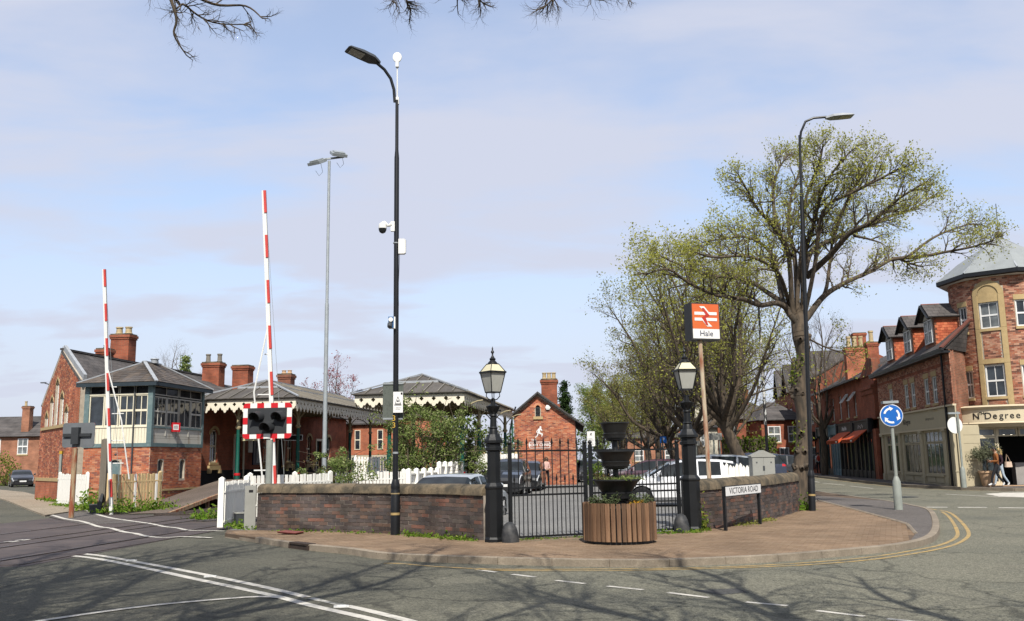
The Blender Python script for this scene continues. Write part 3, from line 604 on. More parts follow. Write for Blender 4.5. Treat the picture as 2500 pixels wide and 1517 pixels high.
# ------------------------------------------------------------------ gate piers with lanterns
def gate_lamp(loc,rz,label):
    t=thing('gate_lamp',label,'lamp post',loc,rz,'lantern posts beside the iron gates')
    o8=math.pi/8
    b=MB(); b.lathe([(.23,0),(.23,.06),(.205,.10),(.20,1.04),(.215,1.06),(.215,1.10),(.16,1.17)],8,a0=o8); b.build('plinth',M_['iron'],t,ang=25)
    b=MB(); b.lathe([(.155,1.12),(.152,1.80),(.19,1.82),(.19,1.87),(.165,1.89),(.165,1.95),(.215,1.97),(.215,2.02),(.17,2.08),(.14,2.14)],8,a0=o8); b.build('pedestal',M_['iron'],t,ang=25)
    b=MB(); b.lathe([(.115,2.10),(.10,2.2),(.085,2.25),(.105,2.27),(.08,2.30),(.07,2.5),(.095,2.52),(.075,2.55),(.078,2.60),(.14,2.68),(.15,2.72),(.11,2.73),(.055,2.76),(.05,2.86),(.03,2.88)],14)
    for k in range(8):
        a=k*math.pi/4; b.bar((math.cos(a)*.085,math.sin(a)*.085,2.58),(math.cos(a)*.155,math.sin(a)*.155,2.715),.04,.02)
    b.bar((-.2,0,2.63),(.2,0,2.63),.022); b.sphere((-.2,0,2.63),.025,6,4); b.sphere((.2,0,2.63),.025,6,4)
    b.build('shaft',M_['iron'],t)
    b=MB()
    for k in range(4):
        a=k*math.pi/2+math.pi/4; c,s=math.cos(a),math.sin(a)
        b.tube([(c*.04,s*.04,2.84),(c*.10,s*.10,2.86),(c*.155,s*.155,2.92),(c*.15,s*.15,2.98),(c*.11,s*.11,3.0)],.011,6)
    b.build('cradle',M_['iron'],t)
    w0,w1,z0,z1=.125,.205,3.0,3.40; b=MB(); s4=[(1,1),(-1,1),(-1,-1),(1,-1)]
    for i in range(4):
        a,c=s4[i],s4[(i+1)%4]
        b.bar((a[0]*w0,a[1]*w0,z0),(a[0]*w1,a[1]*w1,z1),.018); b.bar((a[0]*w0,a[1]*w0,z0),(c[0]*w0,c[1]*w0,z0),.022); b.bar((a[0]*(w1+.012),a[1]*(w1+.012),z1+.012),(c[0]*(w1+.012),c[1]*(w1+.012),z1+.012),.03,.035)
        b.bar((a[0]*w1,a[1]*w1,z1+.03),(a[0]*.10,a[1]*.10,3.585),.014)
        b.bar((a[0]*.10,a[1]*.10,3.585),(c[0]*.10,c[1]*.10,3.585),.016)
    b.box(-w0,-w0,z0-.01,w0,w0,z0+.008); b.build('lantern_frame',M_['iron'],t,smooth=False)
    for i in range(4):
        a,c=s4[i],s4[(i+1)%4]; b=MB(); k0,k1=w0-.004,w1-.004
        b.add([(a[0]*k0,a[1]*k0,z0+.01),(c[0]*k0,c[1]*k0,z0+.01),(c[0]*k1,c[1]*k1,z1),(a[0]*k1,a[1]*k1,z1)],[(0,1,2,3)]); b.build('pane',M_['lampglass'],t)
        b=MB(); b.add([(a[0]*w1,a[1]*w1,z1+.02),(c[0]*w1,c[1]*w1,z1+.02),(c[0]*.10,c[1]*.10,3.58),(a[0]*.10,a[1]*.10,3.58)],[(0,1,2,3)]); b.build('roof_pane',M_['lamproof'],t)
    b=MB(); b.tube([(0,0,3.0),(0,0,3.2),(.03,0,3.24)],.008,6); b.sphere((0,0,3.02),.03,8,5); b.build('burner',M_['galv'],t)
    b=MB(); b.lathe([(.115,3.585),(.11,3.61),(.06,3.66),(.075,3.69),(.045,3.72),(.02,3.76),(.018,3.80),(.04,3.825),(.035,3.85),(.012,3.88),(.02,3.90),(.004,3.95)],12); b.build('finial',M_['iron'],t)
    return t
M_['lampglass']=mat('frosted_lamp_glass',(.46,.46,.42),rough=.35,col2=(.33,.33,.29),thr=(.3,.7),vs=4,spec=.5,stretch=(1,1,.3))
M_['lamproof']=mat('cream_lantern_roof',(.62,.58,.40),rough=.45,var=.08)
PL=Vector((-.40,18.15,PZ)); PR=Vector((3.75,20.05,PZ))
gl=gate_lamp(PL,rad(38),'black lantern post at the end of the long brick wall'); gl.scale=(.86,.86,.955); gate_lamp(PR,rad(5),'black lantern post beside the rusty station sign pole')
# cast guard stones at the pier feet
for p,l in ((Vector((-.10,17.98,PZ)),'iron guard stone leaning at the foot of the lantern post by the long wall'),(Vector((3.47,19.72,PZ)),'iron guard stone with grass round it by the shorter wall')):
    b=MB(); b.lathe([(.17,0),(.165,.12),(.14,.26),(.10,.34),(.05,.375),(.01,.385)],14,M=Tm(0,0,0,0,.06,-.05)); o=b.build('guard_stone',mat('worn_iron_guard',(.028,.03,.033),rough=.6,col2=(.06,.06,.06),vs=8)); o.location=p; tag(o,l,'guard stone','guard stones at the gate posts')
# ------------------------------------------------------------------ iron gates
def spear(b,x,z,s=1.):
    b.lathe([(.012*s,z-.02),(.017*s,z+.0),(.010*s,z+.012),(.026*s,z+.055),(.014*s,z+.12),(.002,z+.165)],6,(x,0,0))
def gate(A,B,label,n):
    A=Vector(A);B=Vector(B); d=B-A; Wd=d.length; t=thing('iron_gate',label,'gate',A,math.atan2(d.y,d.x),'black iron gates at the station entrance')
    zt,zm,zl,zb=1.72,1.0,.86,.06
    for z in (zt,zm,zl,zb):
        b=MB(); b.box(.03,-.012,z-.018,Wd-.03,.012,z+.018); b.build('rail',M_['iron'],t,smooth=False)
    for x in (.03,Wd-.03):
        b=MB(); b.box(x-.032,-.032,.0,x+.032,.032,1.84); b.sphere((x,0,1.88),.045,8,6); b.build('stile',M_['iron'],t)
    bm=MB(); bm.tube([(0,0,zb),(0,0,1.82)],.011,6); spear(bm,0,1.82); me=bm.mesh('bar',M_['iron'])
    dm=MB(); dm.tube([(0,0,zb),(0,0,1.10)],.010,6); spear(dm,0,1.10,.9); md=dm.mesh('dog_bar',M_['iron'])
    s=(Wd-.06)/n
    for i in range(1,n): ob('bar',me,t,Matrix.Translation((.03+i*s,0,0)))
    for i in range(n): ob('dog_bar',md,t,Matrix.Translation((.03+(i+.5)*s,0,0)))
    b=MB(); b.box(Wd-.09,-.05,.55,Wd-.03,.03,.75) if 'taller' in label else b.box(Wd-.06,-.04,.8,Wd-.02,.04,.95); b.build('latch',M_['iron'],t)
    return t
gm=Vector((1.46,19.0,PZ))
gate((-.12,18.35,PZ),gm,'black iron spear topped gate between the dark car and the wooden tub',9)
gate(gm+Vector((.06,.03,0)),(3.50,19.95,PZ),'black iron spear topped gate in front of the white hatchback',12)
b=MB(); p0=Vector((-.5,18.1,PZ)); p1=gm+Vector((.3,-.6,0))
b=MB(); b.add([(-.1,18.15,PZ+.006),(1.5,18.35,PZ+.006),(3.5,19.6,PZ+.006),(3.5,20.1,PZ+.006),(1.45,19.3,PZ+.006),(-.2,18.7,PZ+.006)],[(0,1,4,5),(1,2,3,4)]); b.build('stone_setts',mat('old_setts',(.20,.165,.10),rough=.95,col2=(.09,.085,.05),thr=(.4,.6),vs=6,bump=.9,bs=12),pavement,smooth=False)

# ------------------------------------------------------------------ wooden tub with a tower of bowls
TC=Vector((1.95,17.65,PZ))
t=thing('planter_tub','round tub of upright cedar staves holding the black bowls','planter',TC)
nst=44; R0=.665
for i in range(nst):
    a=2*math.pi*(i+rng.uniform(-.08,.08))/nst; w=2*math.pi*R0/nst*rng.uniform(.76,.90); b=MB(); b.box(-w/2,-.018+rng.uniform(-.004,.004),.06,w/2,.014,.735+rng.uniform(-.006,.006))
    b.build('stave',M_['wood'],t,Tm(math.sin(a)*R0,-math.cos(a)*R0,0,a),smooth=False)
b=MB(); b.lathe([(.60,0),(.60,.64)],32); b.build('liner',M_['plastic'],t)
b=MB(); b.lathe([(.60,.645),(.4,.67),(.01,.69)],24,cap=False); b.build('soil',M_['soil'],t)
tw=thing('bowl_tower','four tier tower of black plastic bowls standing in the wooden tub','planter',TC+Vector((-.04,0,.66)))
def bowl(par,z,rt,rb,h,lip=.0):
    b=MB(); b.lathe([(rb*.55,z-.02),(rb*.80,z),(rb*.82,z+h*.10),(rb*.95,z+h*.12),(rb,z+h*.32),(rb*1.03,z+h*.36),(rb*.94,z+h*.40),(rt*.97,z+h*.93),(rt*1.02,z+h*.94),(rt*1.02,z+h),(rt*.96,z+h),(rt*.93,z+h*.90),(.01,z+h*.88)],28,cap=False); b.build('bowl',M_['plastic'],par)
    b=MB(); b.lathe([(rt*.92,z+h*.885),(.02,z+h*.90)],20,cap=False); b.build('soil',M_['soil'],par)
bowl(tw,1.23,.275,.215,.33); bowl(tw,.70,.365,.27,.33); bowl(tw,.10,.445,.30,.40)
b=MB(); b.tube([(0,0,0),(0,0,.3)],.2,14); b.tube([(0,0,.35),(0,0,1.3)],.05,12); b.tube([(-.14,.12,.4),(-.14,.12,.85)],.025,8); b.build('stem',M_['plastic'],tw)

# ------------------------------------------------------------------ leafy plants
nr=np.random.default_rng(5)
def leafq(C,size,rs=None,flat=.0,aspect=1.0):
    """randomly turned leaf quads at points C"""
    rs=rs or nr; n=len(C); a=rs.normal(size=(n,3)); a[:,2]*=(1-flat); a/=np.linalg.norm(a,axis=1,keepdims=True)+1e-9
    h=rs.normal(size=(n,3)); b=np.cross(a,h); b/=np.linalg.norm(b,axis=1,keepdims=True)+1e-9
    s=(size*rs.uniform(.6,1.3,size=(n,1)))/2
    return np.stack([C-a*s*aspect,C-b*s*.55,C+a*s*aspect,C+b*s*.55],1)
def clump(c,r,n,size,rs=None,sc=(1,1,1),shell=.5):
    rs=rs or nr; d=rs.normal(size=(n,3)); d/=np.linalg.norm(d,axis=1,keepdims=True); rr=rs.uniform(shell,1,size=(n,1))**(1/2)
    return leafq(np.array(c)+d*rr*r*np.array(sc),size,rs)
def shrub(name,label,cat,loc,h,w,n,leaf,lm,stems=9,clumps=26,lean=(0,0),group=None,airy=.5,wd=None):
    """many stemmed shrub: stems fan out and carry clumps of leaves of different sizes with gaps between"""
    rs=np.random.default_rng(int(abs(loc[0])*97+abs(loc[1])*13+h*7)+3); t=thing(name,label,cat,loc,0,group); wd=wd or w; segs=[];L=[]
    per=max(4,n//clumps); tips=[]
    for s in range(stems):
        a=rs.uniform(0,6.28); rr=rs.uniform(.1,.5); p=np.array([math.cos(a)*w*.12,math.sin(a)*wd*.12,0]); d=np.array([math.cos(a)*rr*w/h+lean[0],math.sin(a)*rr*wd/h+lean[1],1.]); hh=h*rs.uniform(.65,1.02)
        k=6; r=.018*h/2+.004
        for i in range(k):
            q=p+d*hh/k+rs.normal(size=3)*.035*h*np.array([1,1,.3]); segs.append([*p,*q,r*(1-i/k*.8),r*(1-(i+1)/k*.8)]); p=q
            if i>=1: tips.append(p)
            if i>=1 and rs.random()<.8:
                q2=p+np.array([rs.normal()*w*.22,rs.normal()*wd*.22,h*.12*rs.random()]); segs.append([*p,*q2,r*.4,r*.15]); tips.append(q2); 
    for c in range(clumps):
        c0=tips[rs.integers(len(tips))]; L.append(clump(c0,rs.uniform(.06,.17)*h*(w/h if w<h else 1),int(per*rs.uniform(.5,1.5)),leaf,rs,(1,wd/w,.8),airy))
    np_tubes('stems',segs,M_['twig'],t,4); np_quads('foliage',np.concatenate(L),lm,t); return t
def mound(name,label,cat,loc,w,d,h,n,leaf,lm,group=None,core=None):
    rs=np.random.default_rng(int(abs(loc[0])*31+abs(loc[1])*57)+1); V=rs.normal(size=(n,3)); V/=np.linalg.norm(V,axis=1,keepdims=True); V[:,2]=np.abs(V[:,2])
    lump=1+.16*np.sin(V[:,0:1]*5+loc[0])+.12*np.sin(V[:,1:2]*7)+.1*np.sin(V[:,2:3]*9)
    C=V*rs.uniform(.55,1.0,size=(n,1))**.5*np.array([w/2,d/2,h])*lump
    t=thing(name,label,cat,loc,0,group); np_quads('foliage',leafq(C,leaf,rs),lm,t)
    sg=[[0,0,0,*(C[i]*.85),.012,.004] for i in range(0,min(n,60))]; np_tubes('stems',sg,M_['twig'],t,4); return t
# plants in tub and lowest bowl
def herb(label,loc,h,w,n,m,cat='plant',leaf=.035):
    rs=np.random.default_rng(int(abs(loc[0])*91+h*100)); t=thing('tub_plant',label,cat,loc); segs=[];C=[]
    for s in range(n):
        a=rs.uniform(0,6.28); p=np.array([math.cos(a)*w*.2*rs.random(),math.sin(a)*w*.2*rs.random(),0.]); d=np.array([math.cos(a)*w/h*rs.uniform(.1,.9),math.sin(a)*w/h*rs.uniform(.1,.9),1.]); hh=h*rs.uniform(.4,1.05)
        for i in range(4):
            q=p+d*hh/4+rs.normal(size=3)*.012; d[2]*=.8; segs.append([*p,*q,.004,.003]); 
            for k in range(6): C.append(p+(q-p)*rs.random()+rs.normal(size=3)*.018)
            p=q
    np_tubes('stems',segs,M_['twig'],t,3); np_quads('foliage',leafq(np.array(C),leaf,rs,aspect=1.5),m,t); return t
herb('grey green rosemary like bush in the tub below the lowest bowl',TC+Vector((-.22,-.25,.66)),.34,.42,34,M_['lf_herb'])
herb('dry trailing plant at the rim of the wooden tub',TC+Vector((-.48,-.15,.66)),.24,.26,16,M_['lf_herb'])
herb('bushy grey green plant in the tub next to orange flowers',TC+Vector((.42,-.18,.66)),.30,.40,30,M_['lf_herb'])
herb('small plant with orange flowers at the front of the tub',TC+Vector((.22,-.42,.66)),.13,.25,16,leaf_mat('orange_flowers',(.10,.14,.03),(.55,.25,.03),(.12,.16,.04)),'flowers')
herb('low green creeper filling the lowest black bowl',TC+Vector((.08,-.05,1.10)),.13,.62,90,M_['lf_bush'],'plant',.04)
herb('dead brown twiggy plant in the lowest black bowl',TC+Vector((-.3,.02,1.10)),.20,.2,14,leaf_mat('dead_leaves',(.14,.10,.05),(.2,.14,.07),(.10,.07,.04)))
# ------------------------------------------------------------------ lettering
def text_mesh(name,s,size,m,depth=.004,align='CENTER',space=1,bold=0):
    cu=bpy.data.curves.new('lettering','FONT'); cu.body=s; cu.size=size; cu.extrude=depth; cu.align_x=align; cu.align_y='CENTER'; cu.space_character=space; cu.resolution_u=3; cu.offset=bold
    o=bpy.data.objects.new('lettering',cu); COL.objects.link(o); dg=bpy.context.evaluated_depsgraph_get(); me=bpy.data.meshes.new_from_object(o.evaluated_get(dg)); bpy.data.objects.remove(o); bpy.data.curves.remove(cu)
    me.name=name; me.materials.clear(); me.materials.append(m); return me
TX=Matrix.Rotation(math.pi/2,4,'X')   # stand lettering upright, facing -y
def letters(s,size,m,parent,x,y,z,depth=.004,align='CENTER',sx=1,M=None,space=1,bold=0,name='lettering'):
    return ob(name,text_mesh(name,s,size,m,depth,align,space,bold),parent,(M or Matrix())@Matrix.Translation((x,y,z))@TX@Matrix.Diagonal((sx,1,1,1)))
M_['ink']=mat('black_lettering',(.012,.012,.014),rough=.5,var=.05)
M_['bink']=mat('dark_blue_lettering',(.02,.025,.08),rough=.5,var=.05)
M_['wink']=mat('white_lettering',(.8,.8,.78),rough=.5,var=.03)
M_['yink']=mat('yellow_lettering',(.55,.36,.05),rough=.6,var=.1)

# ------------------------------------------------------------------ street lamps
def street_lamp(loc,label,hcol,hstep,htop,arm,head,m,bands=True):
    t=thing('street_lamp',label,'street lamp',loc,0)
    b=MB(); b.lathe([(.098,0),(.098,hcol-.12),(.091,hcol-.10),(.098,hcol-.06),(.098,hcol),(.066,hcol+.12)],16); b.build('base',M_['black'],t)
    b=MB(); b.tube([(0,0,hcol+.05),(0,0,hstep-.2),(0,0,hstep),(0,0,htop)],[.062,.056,.040,.038],14); b.build('column',M_['black'],t)
    b=MB(); b.tube(arm,[.036]*len(arm),10); b.build('arm',M_['black'],t)
    h=MB(); hd=MB()
    tr=head
    prof=[(-.40,.16,.02),(-.36,.19,.05),(-.05,.21,.085),(.22,.20,.08),(.34,.11,.07),(.42,.05,.05)]
    vs=[];fs=[]
    for x,w,z in prof: vs+=[(x,-w,0),(x,w,0),(x,w*.75,z),(x,-w*.75,z)]
    n=len(prof)
    for i in range(n-1):
        for j in range(4): a=i*4+j; c=i*4+(j+1)%4; fs.append((a,c,c+4,a+4))
    fs+=[(3,2,1,0),(n*4-4,n*4-3,n*4-2,n*4-1)]
    h.add([tr@Vector(v) for v in vs],fs); h.build('lamp_head',m,t,ang=25)
    h=MB(); h.box(-.33,-.14,-.012,-.0,.14,.002,tr); h.build('led_panel',M_['lampglass'],t,smooth=False)
    if bands:
        b=MB(); b.lathe([(.101,.42),(.101,.47)],16); b.build('yellow_band',M_['yline'],t)
    return t
LP=Vector((-2.58,20.25,PZ))
arm=[(-.05,0,9.75),(-.07,-.02,10.05),(-.14,-.06,10.3),(-.28,-.12,10.5),(-.44,-.20,10.62)]
hm=Tm(-.74,-.34,10.73,rad(30),0,rad(14))
street_lamp(LP,'tall black street lamp carrying cameras in front of the long brick wall',1.05,8.6,9.8,arm,hm,M_['darkgrey'])
RP=Vector((8.32,26.4,PZ))
street_lamp(RP,'tall black street lamp standing against the big tree at the end of the short wall',1.0,9.3,11.0,[(.30,0,10.8),(.34,-.02,11.1),(.48,-.04,11.42),(.72,-.06,11.53),(1.1,-.08,11.56)],Tm(1.48,-.1,11.54,math.pi,0,rad(6)),M_['lead'])
# the right hand lamp leans a little: shift its arm root
for o in [k for k in S.objects if k.name.startswith('street_lamp') and 'big tree' in k.get('label','')]:
    o.rotation_euler=(0,rad(1.9),0)
    for c in kids(o):
        if c.name.startswith('arm') or c.name.startswith('lamp_head') or c.name.startswith('led'): c.location.x+=-.30
# kit on the tall lamp
def on_pole(name,label,cat,z,dx,dy): return thing(name,label,cat,LP+Vector((dx,dy,z-PZ)))
t=on_pole('cctv_camera','white dome camera on an arm halfway up the tall lamp','camera',6.88,-.07,-.06); t.scale=(.8,.8,.8)
b=MB(); b.box(-.06,-.05,-.14,.05,.04,.14); b.tube([(-.04,-.02,.06),(-.14,-.03,.02),(-.24,-.03,.13),(-.29,-.03,.10)],[.06,.04,.035,.04],8); b.build('bracket',M_['white'],t)
b=MB(); b.lathe([(.035,.12),(.10,.07),(.115,0),(.115,-.06)],16,(-.29,-.03,0)); b.build('housing',M_['white'],t)
b=MB(); b.lathe([(.112,-.061),(.108,-.11),(.08,-.17),(.03,-.2),(.005,-.205)],16,(-.29,-.03,0)); b.build('dome',M_['plastic'],t)
t=on_pole('radio_box','pale grey equipment box strapped to the tall lamp below the camera','box',6.42,.055,-.02); t.scale=(.8,.8,.85)
b=MB(); b.box(0,-.08,-.2,.17,.08,.2); b.box(.17,-.06,-.18,.2,.06,.18); b.build('case',M_['white'],t); b=MB(); b.lathe([(.082,.09),(.082,.12)],14,(-.08,.02,0)); b.build('strap',M_['galv'],t)
b=MB(); b.tube([(.03,-.03,-.2),(.02,-.05,-.6),(.0,-.05,-1.1),(.01,-.05,-1.6)],.007,5); b.build('cable',M_['plastic'],t)
t=on_pole('blue_socket','blue and white commando socket box on the tall lamp','socket',4.68,-.05,-.09)
b=MB(); b.box(-.09,-.06,-.13,.05,.03,.13); b.build('back_box',M_['white'],t); b=MB(); b.box(-.10,-.085,-.12,.02,-.06,.13); b.build('cover',mat('blue_plastic',(.03,.13,.32),rough=.45),t)
b=MB(); b.lathe([(.05,0),(.05,.04)],12,M=Tm(-.04,-.09,.06,0,rad(90))); b.build('dial',M_['white'],t); b=MB(); b.lathe([(.06,0),(.05,.11),(.04,.13)],12,M=Tm(-.06,-.08,-.04,0,rad(125))); b.build('socket_cap',M_['darkgrey'],t)
t=on_pole('antenna','white round antenna on a thin mast above the tall lamp','antenna',10.75,.0,.02); t.scale=(.85,.85,1)
b=MB(); b.tube([(.0,0,-.85),(0,0,-.02)],.018,8); b.build('mast',M_['white'],t); b=MB(); b.box(-.03,-.05,-.95,.05,.03,-.78); b.build('clamp',M_['white'],t)
b=MB(); b.lathe([(.12,-.02),(.125,0),(.12,.02),(.06,.03)],20,M=Tm(0,-.02,.2,0,rad(90))); b.build('disc',M_['white'],t); b=MB(); b.box(-.04,-.06,-.04,.04,.04,.22); b.build('feed',M_['white'],t)
t=on_pole('road_sign_back','grey back of a traffic sign with rusty spots on the tall lamp','sign',2.95,-.12,.02); t.scale=(.85,1,.95)
b=MB(); b.prism([[(-.17,-.42),(.30,-.42),(.33,-.39),(.33,.42),(.30,.45),(-.17,.45),(-.2,.42),(-.2,-.39)]],.02,.04); b.build('plate',mat('sign_back',(.10,.115,.10),rough=.6,col2=(.05,.06,.05),thr=(.5,.75),vs=20),t)
b=MB()
for z in (-.39,.42): b.box(-.19,-.0,z-.02,.32,.02,z+.02)
b.build('channel',M_['galv'],t)
t=on_pole('cctv_notice','white CCTV notice with a black triangle strapped to the tall lamp','notice',2.93,.05,-.085); t.scale=(.78,.9,.78)
b=MB(); b.box(-.12,-.006,-.29,.15,.006,.29); b.build('plate',M_['wink'],t)
b=MB(); b.prism([[(-.09,-.09),(.115,-.09),(.012,.17)],[(-.055,-.03),(.08,-.03),(.012,.135)]],-.010,-.006); b.box(.09,-.010,.21,.14,-.006,.27); b.build('triangle',M_['ink'],t)
letters('CCTV',.062,M_['wink'],t,.012,-.0115,-.06,.001); letters('IN OPERATION',.028,M_['ink'],t,.012,-.008,-.16,.001); letters('24 HOURS',.028,M_['ink'],t,.012,-.008,-.2,.001)
b=MB(); b.sphere((.012,-.009,.03),.03,8,5,(1,.2,.8)); b.build('emblem',M_['ink'],t)
for o in [k for k in S.objects if k.get('label','').startswith('tall black street lamp carrying')]:
    letters('3',.17,M_['yink'],o,-.03,-.066,2.48,.002); letters('3',.17,M_['yink'],o,-.03,-.066,2.33,.002)
    b=MB(); b.lathe([(.101,.86),(.101,.885)],16); b.build('yellow_band',M_['yline'],o)
    b=MB(); b.lathe([(.064,1.72),(.064,1.76)],14); b.build('clip',M_['galv'],o)
# floodlight mast
t=thing('floodlight_mast','tall pale grey mast with two floodlights at its top','floodlight mast',(-6.72,33,0))
b=MB(); b.tube([(0,0,0),(0,0,7.3),(0,0,7.4),(0,0,12.75)],[.078,.07,.055,.05],12); b.build('mast',M_['galv'],t)
b=MB(); b.bar((-.55,0,12.78),(.55,0,12.9),.06); b.build('crossbar',M_['galv'],t)
for x,z,rz_ in ((-.42,12.68,-.5),(.36,12.98,.45)):
    Mh=Tm(x,-.1,z,rz_,rad(28)); b=MB(); b.box(-.28,-.25,-.06,.28,.22,.05,Mh); b.box(-.2,-.2,.05,.2,.15,.1,Mh); h=b.build('floodlight',M_['galv'],t); b=MB(); b.box(-.24,-.21,-.068,.24,.18,-.061,Mh); b.build('lens',M_['darkgrey'],h)
    b=MB(); b.tube([(x+.1,0,z),(x+.18,0,z-.35),(x+.05,0,z-.5),(x-.08,0,z-.3)],.008,5); b.build('cable',M_['galv'],t)
# ------------------------------------------------------------------ crossing barriers (raised)
M_['boomred']=mat('barrier_red',(.58,.06,.05),rough=.5,var=.1)
def barrier(base,top,label,legs,legw,legbot):
    base=Vector(base);top=Vector(top); d=top-base; t=thing('crossing_barrier',label,'barrier',base,0,'raised level crossing barriers')
    L=d.length; n=14; u=d.normalized()
    b=MB(); b.bar(Vector(),d,.085,.11,up=(1,0,0)); b.build('boom',M_['white'],t,smooth=False)
    for i in range(1,n,2):
        b=MB(); b.bar(u*(L*i/n)+Vector((.035,-.03,0)),u*(L*(i+1)/n)+Vector((.03,-.025,0)),.072,.07,up=(1,0,0)); b.build('red_band',M_['boomred'],t,smooth=False)
    # triangular skirt frame at the lower part
    a=u*(L*legs[0]); c=a+Vector((legw,0,-(a.z*.37))); e=Vector((legw*.92,0,legbot)); sk=MB()
    sk.tube([a,c,e],.024,6); 
    if legw<0: sk.tube([a+Vector((-.03,0,0)),Vector((-.16,0,a.z*.5)),Vector((-.12,0,legbot))],.022,6)
    for k in (.18,.42,.66,.86):
        z=a.z*(1-k)+legbot*k; x=c.x if z<c.z else c.x*(a.z-z)/(a.z-c.z)+a.x*(1-(a.z-z)/(a.z-c.z)); sk.tube([(u.x/u.z*z,0,z),(x,0,z)],.018,6)
    sk.build('skirt_frame',M_['white'],t)
    b=MB(); b.tube([u*L*.99+Vector((.03,0,0)),Vector((.2,.05,1.0))],.006,4); b.build('stay_wire',M_['galv'],t)
    b=MB(); b.sphere((.06,-.06,L*.24),.04,8,6); b.build('warning_lamp',M_['darkgrey'],t)
    return t
barrier((-13.9,32.4,.0),(-14.35,31.8,8.5),'slim raised red and white barrier in front of the signal box',(.60,),.60,1.2)
barrier((-6.62,26,.3),(-7.08,25.6,9.4),'taller raised red and white barrier behind the crossing signal board',(.58,),-.36,.5)
b=MB()
# ------------------------------------------------------------------ crossing signal boards
M_['board']=mat('signal_board_black',(.03,.033,.036),rough=.6,var=.15)
def wigwag(loc,rz,label,w,h,postm,back=False):
    t=thing('crossing_signal',label,'traffic signal',loc,rz)
    b=MB(); b.tube([(0.05,.06,0),(.05,.06,2.25)],.085,12); b.build('post',postm,t)
    z0=2.28; r=.08
    def rr(w,h,r): 
        pts=[]
        for cx,cz,a0 in ((w-r,h-r,0),(-w+r,h-r,90),(-w+r,-h+r,180),(w-r,-h+r,270)):
            for k in range(5): a=rad(a0+k*22.5); pts.append((cx+math.cos(a)*r,cz+math.sin(a)*r))
        return pts
    zc=z0+h/2
    b=MB(); b.prism([[(x,z+zc) for x,z in rr(w/2,h/2,.09)]],-.02,.0); b.build('back_plate',M_['white'],t,ang=20)
    # red blocks round the border
    bw,bt=.125,.125
    def block(x0,x1,za,zb):
        q=MB(); q.box(x0,-.026,za,x1,-.0201,zb); q.build('red_block',M_['red'],t,smooth=False)
    nx=7; s=(w-.0)/nx
    for i in range(0,nx,2):
        x0,x1=-w/2+i*s,-w/2+(i+1)*s
        for za,zb in ((z0+h-bt,z0+h),(z0,z0+bt)):
            if i in (0,nx-1):
                q=MB(); sg=-1 if i==0 else 1; top=za>zc
                pts=[(sg*(w/2),zb if not top else za),(sg*(w/2-s),zb if not top else za),(sg*(w/2-s),za if not top else zb)]
                cz=(za+.09) if not top else (zb-.09)
                for k in range(5):
                    a=rad(90-k*22.5); pts.append((sg*(w/2-.09+math.cos(a)*.09),cz+(math.sin(a)*.09)*(1 if top else -1)))
                q.prism([pts],-.026,-.0201); q.build('red_block',M_['red'],t,smooth=False)
            else: block(x0,x1,za,zb)
    for sg in (-1,1): block(*sorted((sg*(w/2),sg*(w/2-.125))),zc-.085,zc+.085)
    b=MB(); b.box(-w/2+.125,-.034,z0+.125,w/2-.125,-.0265,z0+h-.125); b.build('backing_board',M_['board'],t,smooth=False)
    for cx,cz in ((-.22,zc+.10),(.36,zc+.10),(.06,zc-.16)):
        k=MB(); k.lathe([(.135,-.03),(.125,.0),(.05,.03),(.004,.035)],18,M=Tm(cx,-.04,cz,0,rad(90))@Matrix.Diagonal((1,1,-1,1))); k.build('lens',M_['interior'],t)
        k=MB(); n=14; vs=[];fs=[]
        for i in range(n+1):
            a=rad(-25+230*i/n); ln=.30*(.55+.45*math.sin(math.pi*i/n)); c,s_=math.cos(a),math.sin(a)
            vs+=[(cx+c*.15,-.034,cz+s_*.15),(cx+c*.142-.05,-.034-ln,cz+s_*.142-.03),(cx+c*.137,-.034,cz+s_*.137),(cx+c*.13-.05,-.034-ln,cz+s_*.13-.03)]
        for i in range(n): a=i*4; fs+=[(a,a+1,a+5,a+4),(a+2,a+6,a+7,a+3),(a+1,a+3,a+7,a+5)]
        k.add(vs,fs); k.build('hood',M_['board'],t)
    if back:
        b=MB(); b.box(-w/2+.1,.0,zc-.05,w/2-.05,.07,zc+.05); b.box(-.08,.0,zc-.3,.18,.14,zc+.25); b.build('bracket',M_['board'],t)
    return t
wigwag((-6.27,23.6,0),rad(-6),'crossing signal board with red and white chequered border and three hooded lamps',1.28,.90,M_['greypost'])
wigwag((-14.35,30.6,0),rad(172),'grey back of a crossing signal board on a rusty post beside the signal box',1.14,.80,M_['rust'],True)
for o in S.objects:
    if o.name.startswith('back_plate') and o.parent and 'grey back' in o.parent.get('label',''): o.data.materials[0]=M_['sbk']=mat('grey_board_back',(.13,.14,.15),rough=.6)

